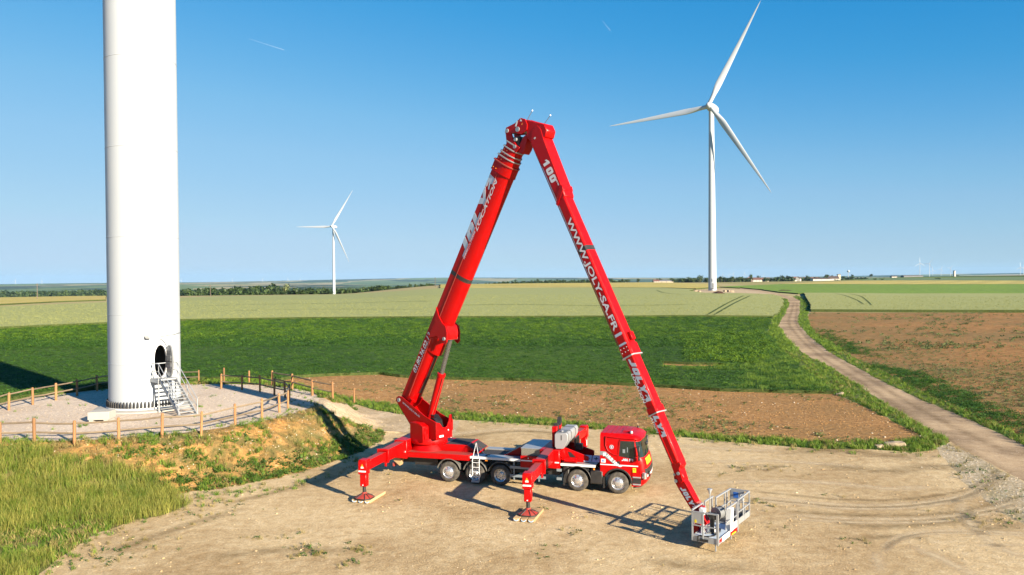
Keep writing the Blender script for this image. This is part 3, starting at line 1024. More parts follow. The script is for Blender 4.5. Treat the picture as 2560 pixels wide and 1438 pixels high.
for s in (-1, 1):
    m.bar((3.1, s * .55, 0), (3.1, s * .55, 2.0), .07)
m.build('platform_leg', M['galv'], tower)
# small lamp and its cable on the shell
la = DA - R_(21)
m = MB(frame((TR * math.cos(la), TR * math.sin(la), 4.78), (-math.sin(la), math.cos(la), 0), (math.cos(la), math.sin(la), 0), (0, 0, 1)))
m.box(-.12, .12, 0, .18, -.06, .06); m.box(-.06, .2, .1, .3, -.1, -.04)
m.build('outside_lamp', M['steelgrey'], tower)
m = MB()
cab = []
for k in range(24):
    a = la + .08 + k / 23 * 1.6
    cab.append(((TR + .02) * math.cos(a), (TR + .02) * math.sin(a), 4.72 + .22 * k / 23 + .015 * math.sin(k)))
m.tube(cab, .014, 5)
cab = []
for k in range(12):
    a = DA - .02 + k / 11 * .22
    cab.append(((TR + .03) * math.cos(a), (TR + .03) * math.sin(a), 4.6 - .5 * (k / 11) ** 2))
m.tube(cab, .014, 5)
m.build('cable', M['black'], tower)

# concrete block on feet beside the tower
pb = G(249, 1056)
blk = empty('concrete_block', (pb.x - .1, pb.y + .45, PADZ), R_(5), 'low concrete block on two feet, on the gravel beside the tower', 'concrete block')
m = MB(); m.box(-.62, .62, -.5, .5, .14, .62)
m.build('block_body', M['concrete'], blk, bevel=.02)
for s in (-1, 1):
    m = MB(); m.box(s * .42 - .12, s * .42 + .12, -.48, .48, 0, .14)
    m.build('block_foot', M['concrete'], blk)

# ------------------------------------------------------------------ wooden fences
def fence(label, bases, rail_every=True, group='wooden post and rail fences round the pad'):
    f = empty('wooden_fence', bases[0], 0, label, 'fence', group)
    o0 = Vector(bases[0])
    pm = None
    tops = []
    for i, b in enumerate(bases):
        b = Vector(b)
        if pm is None:
            q = MB(); q.lathe([(.078, -.3), (.078, 1.14), (.06, 1.20), (.02, 1.215)], 10)
            o = q.build('post', M['postwood'], f); pm = o.data
        else:
            o = link_mesh('post', pm, f)
        o.location = b - o0
        o.rotation_euler = (random.uniform(-.03, .03), random.uniform(-.03, .03), random.uniform(0, 6))
        s = random.uniform(.95, 1.08)
        o.scale = (random.uniform(.9, 1.1),) * 2 + (s,)
        tops.append(b - o0)
    for i in range(len(tops) - 1):
        a, b = tops[i], tops[i + 1]
        for z in (1.06, .56):
            d = (b - a)
            if d.length > 5: continue
            m = MB()
            j = [random.uniform(-.02, .02) for _ in range(3)]
            mid = (a + b) / 2 + Vector((0, 0, z - .02 + j[2]))
            m.tube([a + Vector((0, 0, z + j[0])), mid, b + Vector((0, 0, z + j[1]))], .05, 7)
            m.build('rail', M['railwood'], f)
    return f
ring_px = [(553, 972), (605, 975), (650, 980), (686, 989), (713, 995), (723, 1003), (720, 1021), (698.5, 1031), (655, 1048.5), (588, 1064), (503, 1086), (405, 1092), (297, 1103), (186, 1110), (86, 1107), (0, 1110)]
bs = [G(*p) for p in ring_px]
# goes on round the pad outside the picture
last = bs[-1]
a0 = math.atan2(last.y - TY, last.x - TX)
for k in range(1, 5):
    a = a0 - k * .21
    r = 10.4
    bs.append(Vector((TX + r * math.cos(a), TY + r * math.sin(a), PADZ)))
fence('near ring of the weathered post and rail fence, curving in front of the white tower', bs)
outer_px = [(885.6, 1008), (832, 1000), (781, 989), (731, 974), (680.5, 964), (622.7, 957), (560, 959), (497, 957)]
bs = [G(*p) for p in outer_px]
for px in (435, 370, 308):
    bs.append(G(px, 957 + (435 - px) * .06))
for p in [(243, 978), (193, 990), (140, 1001), (82, 1012), (22, 1026), (-45, 1044)]:
    bs.append(G(*p))
fence('far post and rail fence running behind the white tower and down beside the sandy ramp', bs)

# ------------------------------------------------------------------ leafy things
def leaf_mat(name, c1, c2, trans=.25, rough=.6, hue=.03):
    m, nt, b = new_mat(name)
    inf = nt.nodes.new('ShaderNodeObjectInfo')
    v = nt.nodes.new('ShaderNodeNewGeometry').outputs['Position']
    n = tex_noise(nt, v, 1.7, 3)
    c = ramp(nt, math_(nt, 'ADD', math_(nt, 'MULTIPLY', inf.outputs['Random'], .5), math_(nt, 'MULTIPLY', n, .5)), [(.25, c1), (.75, c2)])
    nt.links.new(c, b.inputs['Base Color'])
    b.inputs['Roughness'].default_value = rough
    b.inputs['Specular IOR Level'].default_value = .25
    tr = nt.nodes.new('ShaderNodeBsdfTranslucent')
    nt.links.new(c, tr.inputs[0])
    mx = nt.nodes.new('ShaderNodeMixShader')
    mx.inputs[0].default_value = trans
    nt.links.new(b.outputs[0], mx.inputs[1]); nt.links.new(tr.outputs[0], mx.inputs[2])
    nt.links.new(mx.outputs[0], nt.nodes['Material Output'].inputs[0])
    return m
M['grass'] = leaf_mat('grass_blades', (.05, .115, .010), (.17, .25, .028))
M['drygrass'] = leaf_mat('dry_grass_blades', (.17, .145, .042), (.34, .27, .105))
M['meadow'] = leaf_mat('meadow_grass_blades', (.10, .135, .018), (.29, .275, .058))
M['crop'] = leaf_mat('crop_leaves', (.020, .062, .007), (.062, .138, .016), .2)
M['crop_light'] = leaf_mat('lighter_crop_leaves', (.06, .13, .008), (.135, .225, .016), .2)
M['weed'] = leaf_mat('weed_leaves', (.03, .07, .009), (.085, .15, .026), .2)
M['weedgrey'] = leaf_mat('grey_green_weeds', (.07, .10, .030), (.15, .185, .065), .2)
M['wheatear'] = leaf_mat('wheat_stalks', (.19, .21, .07), (.27, .28, .11), .2)
M['foliage'] = leaf_mat('tree_foliage', (.017, .034, .009), (.048, .078, .018), .12)
M['foliage_light'] = leaf_mat('light_tree_foliage', (.08, .11, .035), (.17, .19, .07), .15)
M['bark'] = wood_mat('bark', (.16, .12, .09), (.07, .05, .04), (3, 3, .6))

def stone_mat():
    m, nt, b = new_mat('stone')
    inf = nt.nodes.new('ShaderNodeObjectInfo')
    n = tex_noise(nt, objvec(nt), 3, 5)
    c = ramp(nt, math_(nt, 'ADD', math_(nt, 'MULTIPLY', inf.outputs['Random'], .7), math_(nt, 'MULTIPLY', n, .4)), [(.2, (.22, .155, .085)), (.5, (.36, .275, .17)), (.9, (.52, .45, .35))])
    nt.links.new(c, b.inputs['Base Color'])
    b.inputs['Roughness'].default_value = .95
    return m
M['stone'] = stone_mat()
M['clod'] = ground_mat('soil_clod', [(.3, (.18, .088, .030)), (.55, (.36, .195, .072)), (.75, (.50, .31, .135))], 3, None, bump_s=.4)
M['clod_red'] = ground_mat('red_soil_clod', [(.3, (.15, .072, .025)), (.55, (.27, .140, .050)), (.75, (.37, .21, .085))], 3, None, bump_s=.4)

def proto(name, vs, fs, mat):
    me = bpy.data.meshes.new(name)
    me.from_pydata(vs, [], fs)
    me.validate()
    me.materials.append(mat)
    return bpy.data.objects.new(name, me)          # not linked to the scene: only the source of instances

def blades(n, h, spread, w, lean, seed, segs=2):
    r = random.Random(seed)
    vs, fs = [], []
    for i in range(n):
        a = r.uniform(0, 2 * PI); q = spread * math.sqrt(r.random())
        x, y = q * math.cos(a), q * math.sin(a)
        b = r.uniform(0, 2 * PI)
        hh_ = h * r.uniform(.55, 1.1); ln_ = lean * r.uniform(.2, 1.2) * hh_
        a2 = r.uniform(0, 2 * PI)
        wx, wy = w / 2 * math.cos(a2), w / 2 * math.sin(a2)
        base = len(vs)
        for k in range(segs):
            t = k / segs
            ox, oy, oz = ln_ * t * t * math.cos(b), ln_ * t * t * math.sin(b), hh_ * t
            f = 1 - .5 * t
            vs += [(x + ox - wx * f, y + oy - wy * f, oz), (x + ox + wx * f, y + oy + wy * f, oz)]
        vs.append((x + ln_ * math.cos(b), y + ln_ * math.sin(b), hh_ * (1 - .25 * lean)))
        for k in range(segs - 1):
            fs.append((base + 2 * k, base + 2 * k + 1, base + 2 * k + 3, base + 2 * k + 2))
        fs.append((base + 2 * segs - 2, base + 2 * segs - 1, base + 2 * segs))
    return vs, fs

def leaves(n, h, spread, size, seed, flat=.5):
    r = random.Random(seed)
    vs, fs = [], []
    for i in range(n):
        a = r.uniform(0, 2 * PI); q = spread * math.sqrt(r.random())
        c = Vector((q * math.cos(a), q * math.sin(a), h * (r.random() ** .7) * (1 - .35 * q / spread)))
        nrm = Vector((r.uniform(-1, 1), r.uniform(-1, 1), r.uniform(flat, 1.4))).normalized()
        u = nrm.orthogonal().normalized()
        u = (Matrix.Rotation(r.uniform(0, 6.28), 3, nrm) @ u)
        v = nrm.cross(u)
        s = size * r.uniform(.6, 1.25)
        b = len(vs)
        vs += [tuple(c - u * s), tuple(c + v * s * .5 - nrm * s * .1), tuple(c + u * s), tuple(c - v * s * .5 - nrm * s * .1)]
        fs.append((b, b + 1, b + 2, b + 3))
    return vs, fs

def rock(seed, sub=1, sq=.6):
    r = random.Random(seed)
    bm = bmesh.new()
    bmesh.ops.create_icosphere(bm, subdivisions=sub, radius=1)
    for v in bm.verts:
        v.co *= r.uniform(.75, 1.15)
        v.co.z *= sq
    vs = [tuple(v.co) for v in bm.verts]; fs = [tuple(x.index for x in f.verts) for f in bm.faces]
    bm.free()
    return vs, fs

def scatter(name, P, protos, s0, s1, label=None, tilt=0.0, sink=0.0, zscale=None):
    """one uncountable cover: instances of the prototypes on the points P (geometry nodes)"""
    if len(P) == 0: return None
    k = len(protos)
    which = rng.integers(0, k, len(P))
    me = bpy.data.meshes.new(name)
    P = P.copy(); P[:, 2] -= sink
    me.from_pydata(P.tolist(), [], [])
    at_s = me.attributes.new('s', 'FLOAT_VECTOR', 'POINT')
    sc_ = rng.uniform(s0, s1, len(P))
    zz = sc_ * (rng.uniform(.8, 1.2, len(P)) if zscale is None else zscale)
    at_s.data.foreach_set('vector', np.column_stack([sc_, sc_, zz]).astype(np.float32).ravel())
    at_r = me.attributes.new('r', 'FLOAT_VECTOR', 'POINT')
    at_r.data.foreach_set('vector', np.column_stack([rng.uniform(-tilt, tilt, len(P)), rng.uniform(-tilt, tilt, len(P)), rng.uniform(0, 2 * PI, len(P))]).astype(np.float32).ravel())
    at_w = me.attributes.new('w', 'INT', 'POINT')
    at_w.data.foreach_set('value', which.astype(np.int32))
    o = bpy.data.objects.new(name, me)
    col.objects.link(o)
    tag(o, label, None, None, 'stuff')
    ng = bpy.data.node_groups.new(name, 'GeometryNodeTree')
    ng.interface.new_socket('Geometry', in_out='INPUT', socket_type='NodeSocketGeometry')
    ng.interface.new_socket('Geometry', in_out='OUTPUT', socket_type='NodeSocketGeometry')
    N_ = ng.nodes; L_ = ng.links
    gi = N_.new('NodeGroupInput'); go = N_.new('NodeGroupOutput')
    def attr(nm, ty):
        a = N_.new('GeometryNodeInputNamedAttribute'); a.data_type = ty
        a.inputs['Name'].default_value = nm
        return a.outputs['Attribute']
    sc_o, rt_o, wh = attr('s', 'FLOAT_VECTOR'), attr('r', 'FLOAT_VECTOR'), attr('w', 'INT')
    jn = N_.new('GeometryNodeJoinGeometry')
    for i, pr in enumerate(protos):
        oi = N_.new('GeometryNodeObjectInfo')
        oi.inputs['Object'].default_value = pr
        oi.inputs['As Instance'].default_value = True
        ip = N_.new('GeometryNodeInstanceOnPoints')
        L_.new(gi.outputs[0], ip.inputs['Points'])
        L_.new(oi.outputs['Geometry'], ip.inputs['Instance'])
        L_.new(sc_o, ip.inputs['Scale'])
        er = N_.new('FunctionNodeEulerToRotation')
        L_.new(rt_o, er.inputs[0])
        L_.new(er.outputs[0], ip.inputs['Rotation'])
        if k > 1:
            cm = N_.new('FunctionNodeCompare'); cm.data_type = 'INT'; cm.operation = 'EQUAL'
            L_.new(wh, cm.inputs[2]); cm.inputs[3].default_value = i
            L_.new(cm.outputs[0], ip.inputs['Selection'])
        L_.new(ip.outputs[0], jn.inputs[0])
    L_.new(jn.outputs[0], go.inputs[0])
    md = o.modifiers.new('scatter', 'NODES')
    md.node_group = ng
    return o

# ------------------------------------------------------------------ the red aerial work platform truck
P0 = Vector((5.0484, 38.5032, 0))
TANG = R_(-16.96)
truck = empty('aerial_platform_truck', P0, TANG, 'red five axle truck, its long red boom folded over to a metal work cage', 'platform truck')

def sub(name, parent, loc=(0, 0, 0), label=None):
    o = bpy.data.objects.new(name, None)
    col.objects.link(o)
    o.parent = parent
    o.location = loc
    o.empty_display_size = .2
    KIDS.setdefault(parent.name, []).append(o)
    if label: o['label'] = label
    return o

def text_geo(s, size, shear=0.0, offset=0.0, xs=1.0, spacing=1.0):
    cu_ = bpy.data.curves.new('lettering', 'FONT')
    cu_.body = s
    cu_.size = size
    cu_.shear = shear
    cu_.offset = offset
    cu_.space_character = spacing
    cu_.resolution_u = 3
    ob = bpy.data.objects.new('lettering', cu_)
    me = bpy.data.meshes.new_from_object(ob)
    vs = [(v.co.x * xs, v.co.y, 0) for v in me.vertices]
    fs = [tuple(p.vertices) for p in me.polygons]
    bpy.data.objects.remove(ob); bpy.data.curves.remove(cu_); bpy.data.meshes.remove(me)
    return vs, fs

def lettering(s, parent, M4, u, v, height, length=None, mat='print', shear=0.0, bold=.0, gap=.004, y=0.0, name='lettering', spacing=1.0):
    """flat print lying on the face y = const of the frame M4, seen from its -y side; (u, v) is the lower left corner"""
    vs, fs = text_geo(s, height / .73, shear, bold, 1.0, spacing)
    mx = max(p[0] for p in vs) - min(p[0] for p in vs)
    k = (length / mx) if length else 1.0
    x0 = min(p[0] for p in vs)
    m = MB(M4)
    m.add([(u + (p[0] - x0) * k, y - gap, v + p[1]) for p in vs], fs)
    return m.build(name, M[mat], parent, smooth=0)

def patch(parent, M4, pts, y, mat, name, gap=.003, t=None):
    """thin film or sticker on the face y = const"""
    m = MB(M4)
    m.prism(pts, y - gap, y - gap + .002, 'y')
    return m.build(name, M[mat], parent, smooth=0)

GL = {'J': [[(0, 0), (.52, 0), (.80, .16), (.80, 1), (.42, 1), (.42, .30), (0, .30)]],
      'O': [[(.14, 0), (.70, 0), (.84, .14), (.50, .28), (.34, .28), (.34, .5), (0, .5), (0, .14)], [(.84, .14), (.84, .86), (.70, 1), (.50, .72), (.50, .28)], [(.70, 1), (.14, 1), (0, .86), (0, .5), (.34, .5), (.34, .72), (.50, .72)]],
      'L': [[(0, 0), (.78, 0), (.78, .28), (.36, .28), (.36, 1), (0, 1)]],
      'Y': [[(.27, 0), (.63, 0), (.63, .36), (1.0, 1), (.62, 1), (.45, .64), (.28, 1), (-.10, 1), (.27, .36)]],
      '>': [[(.16, .30), (.40, .50), (.66, .0), (.94, .0), (.72, 1), (.02, 1), (.10, .78), (.44, .78), (.44, .66), (.12, .46)]]}
def logo(parent, F, u, v, h, L, y, word='JOLY', slant=.30, arrow=True):
    seq = list(word) + (['>'] if arrow else [])
    cell = L / (len(seq) * 1.0)
    for nm, mt, dx, dz, gp_, k in (('logo_outline', 'print', .03, -.05, .003, 1.02), ('logo', 'silver', 0, 0, .006, 1.0)):
        m = MB(F)
        for i_, ch_ in enumerate(seq):
            for poly in GL[ch_]:
                P_ = []
                for (x, z) in poly:
                    xx = (x - .42) * k + .42 + dx; zz_ = (z - .5) * k + .5 + dz
                    P_.append((u + (i_ + xx * 1.0 + slant * (zz_ - .5)) * cell, v + zz_ * h))
                m.prism(P_, y - gp_, y - gp_ + .002, 'y')
        m.build(nm, M[mt], parent, smooth=0)
GL['1'] = [[(.22, 0), (.58, 0), (.58, 1), (.30, 1), (-.05, .74), (-.05, .44), (.22, .64)]]
GL['0'] = GL['O']
def solid_word(parent, F, u, v, h, L, y, word, slant=.08, mat='print'):
    cell = L / len(word)
    m = MB(F)
    for i_, ch_ in enumerate(word):
        for poly in GL[ch_]:
            m.prism([(u + (i_ + x + slant * z) * cell, v + z * h) for x, z in poly], y - .005, y - .003, 'y')
    m.build('lettering', M[mat], parent, smooth=0)
def joly(parent, F, u, v, h, L, y, loc=True, loch=.5):
    logo(parent, F, u, v, h, L, y)

I4 = Matrix.Identity(4)
# --- chassis
ch = sub('chassis', truck)
for y in (.85, 1.62):
    m = MB(); m.box(-12.0, .9, y, y + .09, .72, 1.02); m.build('frame_rail', M['black'], ch)
m = MB()
for x in np.arange(-11.5, .5, 1.1): m.box(x, x + .08, .85, 1.7, .76, .98)
m.build('cross_member', M['black'], ch)
for x in (0, -2.0, -6.0, -7.36, -8.8):
    m = MB(); m.tube([(x, .35, .53), (x, 2.2, .53)], .09, 10)
    if x < -3: m.lathe([(.05, -.25), (.24, -.12), (.24, .12), (.05, .25)], 14, frame((x, 1.27, .53), (1, 0, 0), (0, 0, 1), (0, -1, 0)))
    m.build('axle', M['black'], ch)
m = MB()
m.box(-5.3, -3.0, .5, 2.1, .62, 1.02); m.build('underbody_tank', M['black'], ch)
m = MB(); m.box(-2.7, -.8, 1.9, 2.45, .5, 1.05); m.build('battery_box', M['black'], ch)
m = MB(); m.box(-10.9, -9.6, .5, 2.0, .7, 1.1); m.build('rear_gearbox', M['black'], ch)
m = MB(); m.box(-2.75, -2.45, .1, .55, .35, 1.15); m.build('air_tank', M['black'], ch, bevel=.03)

# --- wheels
def wheel(x, near, deep=False):
    y = .02 if near else 2.53
    s = 1 if near else -1
    w = sub('wheel', truck, (x, y, .53))
    # axis frame: z of the lathe points outward (towards -s y)
    F = frame((0, 0, 0), (1, 0, 0), (0, 0, 1), (0, -s, 0)) if near else frame((0, 0, 0), (1, 0, 0), (0, 0, -1), (0, -s, 0))
    m = MB(F)
    m.lathe([(.30, -.02), (.34, .0), (.42, -.005), (.49, -.02), (.525, -.05), (.53, -.09), (.53, -.24), (.50, -.29), (.40, -.31), (.30, -.28)], 40, cap=False)
    ty = m.build('tyre', M['rubber'], w)
    for k in range(40):
        pass
    m = MB(F)
    d = -.16 if deep else -.03
    m.lathe([(.305, -.20), (.31, -.01), (.325, -.002), (.30, -.03), (.27, -.05)], 36, cap=False)
    if deep:
        m.lathe([(.27, -.05), (.25, -.16), (.14, -.17), (.13, -.08), (.10, -.05), (.001, -.05)], 36, cap=False)
    else:
        m.lathe([(.27, -.05), (.21, -.03), (.15, .03), (.14, .05), (.10, .06), (.001, .065)], 36, cap=False)
    m.build('rim', M['chrome'], w)
    m = MB(F)
    for k in range(10):
        a = 2 * PI * k / 10
        m.tube([(.19 * math.cos(a), .19 * math.sin(a), -.16 if deep else -.03), (.19 * math.cos(a), .19 * math.sin(a), -.10 if deep else .02)], .018, 6)
    m.build('wheel_nuts', M['steelgrey'] if not deep else M['chrome'], w)
    m = MB(F)
    for k in range(8):
        a = 2 * PI * (k + .5) / 8
        m.tube([(.235 * math.cos(a), .235 * math.sin(a), -.165 if deep else -.045), (.235 * math.cos(a), .235 * math.sin(a), -.155 if deep else -.034)], .022, 8)
    m.build('hand_holes', M['black'], w)
for x, dp_ in ((0, 0), (-2.0, 0), (-6.0, 1), (-7.36, 1), (-8.8, 0)):
    wheel(x, True, bool(dp_))
    wheel(x, False, bool(dp_))

def arch(x, a0, a1, r, name, mat, y0=-.03, y1=.42, th=.035, flap=0):
    m = MB()
    n = 18
    vs = []
    for k in range(n + 1):
        a = a0 + (a1 - a0) * k / n
        for (rr, y) in ((r, y0), (r + th, y0), (r + th, y1), (r, y1)):
            vs.append((x + rr * math.cos(a), y, .56 + rr * math.sin(a)))
    fs = [(k * 4 + q, (k + 1) * 4 + q, (k + 1) * 4 + (q + 1) % 4, k * 4 + (q + 1) % 4) for k in range(n) for q in range(4)]
    fs += [(0, 1, 2, 3), (n * 4 + 3, n * 4 + 2, n * 4 + 1, n * 4)]
    m.add(vs, fs)
    m.box(x - r * .9, x + r * .9, y0, y0 + .0, 0, 0) if False else None
    return m.build(name, M[mat], truck, bevel=.01)
arch(-2.0, R_(8), R_(172), .66, 'mudguard', 'black')
for x in (-6.0, -7.36, -8.8):
    arch(x, R_(12), R_(168), .63, 'mudguard', 'dirtymud', .0, .42)
    for s in (1,):
        arch(x, R_(12), R_(168), .63, 'mudguard', 'dirtymud', 2.13, 2.55)
arch(-2.0, R_(8), R_(172), .66, 'mudguard', 'black', 2.13, 2.56)
m = MB(); m.box(-2.72, -2.66, .0, .42, .25, .68); m.box(-.72, -.68, 0, .42, .25, .8); m.build('mud_flap', M['black'], truck)
m = MB(); m.box(-1.38, -.74, .0, .62, .42, 1.08)
ft = m.build('fuel_tank', M['black'], truck, bevel=.05)
m = MB(); m.lathe([(.05, 0), (.05, .05)], 12, frame((-1.22, .2, 1.08), (1, 0, 0), (0, 1, 0), (0, 0, 1))); m.build('tank_cap', M['orange'], ft)

# --- rear hull, pedestal deck
hull = sub('rear_hull', truck)
m = MB(); m.box(-11.15, -7.66, .02, 2.53, 1.17, 1.45); m.build('side_panel', M['red'], hull, bevel=.015)
m = MB(); m.box(-11.1, -7.7, .06, .70, 1.452, 1.462); m.build('dusty_walkway', M['red_dark'], hull)
m = MB(); m.prism([(-11.2, 1.45), (-11.2, 1.80), (-8.05, 1.80), (-7.45, 1.44)], .78, 2.48, 'y')
m.build('raised_deck', M['red'], hull, bevel=.015)
for (x0_, x1, z) in ((-9.25, -8.12, 1.803),):
    for (ya, yb) in ((.9, 1.62), (1.68, 2.4)):
        m = MB(); m.box(x0_, x1, ya, yb, z, z + .012); m.build('grip_panel', M['grip'], hull)
sl = Vector((.60, 0, -.36)).normalized()
for (ya, yb) in ((.9, 1.62), (1.68, 2.4)):
    m = MB(frame((-8.0, 0, 1.803), sl, (0, 1, 0), (-sl.z, 0, sl.x)))
    m.box(.02, .62, ya, yb, -.03, -.012); m.build('grip_panel', M['grip'], hull)
    m = MB(); m.box(-11.9, -11.0, ya, yb, 1.803, 1.815); m.build('grip_panel', M['grip'], hull)
m = MB(); m.prism([(-12.35, 1.50), (-11.2, 1.80), (-11.2, 1.17), (-12.2, 1.17)], .55, 2.5, 'y'); m.build('rear_deck', M['red'], hull, bevel=.01)
sl2 = Vector((-1.15, 0, -.30)).normalized()
for (ya, yb) in ((.8, 1.5), (1.6, 2.3)):
    m = MB(frame((-11.25, 0, 1.80), sl2, (0, -1, 0), (.25, 0, .97)))
    m.box(.05, 1.1, -yb, -ya, .0, .02); m.build('grip_panel', M['grip'], hull)
m = MB(); m.prism([(-12.2, 1.0), (-11.7, .62), (-11.6, .95), (-11.9, 1.1)], .3, .7, 'y'); m.build('rear_bracket', M['board'], hull)
m = MB(); m.box(-12.15, -12.05, .4, 2.2, .55, .75); m.build('rear_underrun_bar', M['red_dark'], hull)

# --- aluminium walkways
deck = sub('walkway', truck)
def ribbed(x0, x1, y0, y1, z, name='deck_plate'):
    m = MB(); m.box(x0, x1, y0, y1, z - .04, z); o = m.build(name, M['alu'], deck)
    m = MB()
    for x in np.arange(x0 + .04, x1, .075): m.box(x, x + .03, y0 + .01, y0 + .14, z, z + .012)
    q = m.build('tread_ribs', M['galv'], deck); q['kind'] = 'stuff'
    m = MB(); m.box(x0, x1, y0 - .02, y0, z - .10, z + .02); m.build('edge_strip', M['white'], deck)
ribbed(-7.62, -4.30, .04, .78, 1.40)
ribbed(-2.86, -1.10, .04, 1.0, 1.32)
m = MB(); m.box(-7.4, -5.0, 2.05, 2.5, 1.36, 1.42); m.build('deck_plate', M['alu'], deck)
m = MB(); m.box(-7.4, -5.0, .80, 2.03, 1.30, 1.36); m.build('recessed_floor', M['grip'], deck)
m = MB(); m.box(-2.86, -.95, 1.02, 2.5, 1.2, 1.28); m.build('recessed_floor', M['black'], deck)
for ya in (.80, 1.98):
    m = MB(); m.prism([(-6.05, 1.38), (-4.97, 1.95), (-4.97, 1.38)], ya, ya + .05, 'y'); m.build('gusset_plate', M['red'], deck)
m = MB(); m.prism([(-6.02, 1.40), (-4.97, 1.96), (-4.97, 1.93), (-6.0, 1.37)], .86, 1.97, 'y'); m.build('sloping_cover', M['black'], deck)
m = MB(); m.tube([(-6.9, .35, 1.42), (-6.8, .33, 1.47), (-6.65, .4, 1.46)], .02, 6); m.tube([(-6.85, .3, 1.42), (-6.72, .42, 1.47)], .02, 6); m.build('loose_strap', M['black'], deck)

# --- checker plate locker
m = MB(); m.box(-4.93, -3.72, .20, 2.45, 1.38, 1.93)
lk = m.build('checker_plate_locker', M['checker'], truck, bevel=.01)
m = MB(); m.box(-4.95, -3.70, .18, 2.47, 1.932, 1.96); m.build('locker_lid', M['alu'], lk)
m = MB(); m.box(-4.92, -4.05, -.01, .14, 1.02, 1.60)
sp = m.build('red_side_cabinet', M['red'], truck, bevel=.01)
m = MB(); m.box(-4.90, -4.07, -.016, -.011, 1.34, 1.40); m.build('reflective_strip', M['print'], sp)
m = MB(); m.lathe([(.03, 0), (.03, .02), (.01, .03)], 10, frame((-4.5, -.01, 1.50), (1, 0, 0), (0, 0, 1), (0, -1, 0))); m.build('cabinet_lock', M['print'], sp)

# --- outriggers
def outrigger(xm, ym, foot, side=-1, name='outrigger', housing=True):
    """xm: mounting on the truck, foot: (x, y) of the foot, z of the beam 1.5 to 2.0"""
    og = sub(name, truck)
    a = Vector((xm, ym, 0)); b = Vector((foot[0], foot[1], 0))
    d = (b - a).normalized(); L = (b - a).length
    s = Vector((-d.y, d.x, 0)) if side < 0 else Vector((d.y, -d.x, 0))
    F = frame(a, d, Vector((0, 0, 1)).cross(d), (0, 0, 1))
    m = MB(F); m.box(-.4, L * .54, -.25, .25, 1.42, 1.98); m.build('outer_beam', M['red'], og, bevel=.02)
    m = MB(F); m.box(L * .54 - .10, L * .54, -.31, .31, 1.36, 2.04); m.box(L * .54 - .06, L * .54 + .02, .1, .2, 1.18, 1.36); m.build('beam_collar', M['red'], og, bevel=.01)
    m = MB(F); m.box(L * .54 - .3, L + .16, -.19, .19, 1.46, 1.90); m.box(L - .28, L + .18, -.2, .2, 1.90, 1.99); m.build('inner_beam', M['red'], og, bevel=.02)
    m = MB(F); m.box(-.3, L * .54 - .12, -.20, .20, 1.981, 1.985); m.box(L * .54 + .05, L - .35, -.15, .15, 1.901, 1.905); m.build('dusty_top', M['red_dark'], og)
    m = MB(F); m.box(L - .18, L + .20, -.215, .215, 1.30, 1.93); m.build('beam_end', M['red'], og, bevel=.015)
    m = MB(F); m.box(L - .17, L + .14, -.16, .16, .72, 1.34); m.build('leg_housing', M['red'], og, bevel=.02)
    m = MB(F); m.box(L + .201, L + .204, -.19, .19, 1.42, 1.49); m.build('reflective_strip', M['print'], og)
    m = MB(F)
    m.add([(L + .204, -.09, 1.64), (L + .204, .09, 1.64), (L + .204, 0, 1.81)], [(0, 1, 2)]); m.build('warning_triangle', M['orange'], og, smooth=0)
    m = MB(F); m.add([(L + .206, -.08, 1.60), (L + .206, .08, 1.60), (L + .206, .05, 1.68), (L + .206, -.05, 1.68)], [(0, 1, 2, 3)]); m.build('warning_label', M['print'], og, smooth=0)
    m = MB(F); m.box(L - .08, L + .04, -.163, -.161, .82, 1.16); m.build('white_sticker', M['print'], og)
    m = MB(F); m.lathe([(.03, 0), (.03, .01), (.015, .01), (.015, 0)], 12, F.inverted() @ F @ frame((L + .142, 0, .79), (0, 1, 0), (0, 0, 1), (1, 0, 0))); m.build('leg_bolt', M['print'], og)
    m = MB(); m.tube([(b.x, b.y, .24), (b.x, b.y, .74)], .085, 20); m.build('piston', M['black'], og)
    # foot: flattened pyramid with dark rim
    m = MB(Matrix.Translation((b.x, b.y, 0)))
    A = .42
    base = [(-A, -A * .55, .145), (-A * .55, -A, .145), (A * .55, -A, .145), (A, -A * .55, .145), (A, A * .55, .145), (A * .55, A, .145), (-A * .55, A, .145), (-A, A * .55, .145)]
    rim = [(x, y, .20) for x, y, z in base]
    top = [(x * .28, y * .28, .36) for x, y, z in base]
    m.add(base + rim, [tuple(range(8))] + [(i, (i + 1) % 8, (i + 1) % 8 + 8, i + 8) for i in range(8)])
    m.build('foot_rim', M['black'], og)
    m = MB(Matrix.Translation((b.x, b.y, 0)))
    m.add([(x * .97, y * .97, .201) for x, y, z in base] + top, [(i, (i + 1) % 8, (i + 1) % 8 + 8, i + 8) for i in range(8)] + [tuple(range(8, 16))])
    m.lathe([(.13, .34), (.12, .42), (.09, .44)], 16)
    m.build('foot_plate', M['red_dark'], og)
    m = MB(Matrix.Translation((b.x, b.y, 0)))
    for i in range(8):
        m.tube([(rim[i][0] * .97, rim[i][1] * .97, .205), (top[i][0], top[i][1], .365)], .02, 5)
    m.build('foot_ribs', M['black'], og)
    m = MB(); m.tube([(b.x + .1, b.y - .12, .40), (b.x + .35, b.y - .15, .36)], .012, 5); m.build('foot_chain', M['black'], og)
    return og
outrigger(-11.5, .25, (-11.40, -4.28), name='outrigger')
outrigger(-3.46, .3, (-3.18, -4.75))
outrigger(-3.30, 2.2, (-3.1, 6.9), 1)
outrigger(-11.5, 2.3, (-11.5, 6.9), 1)
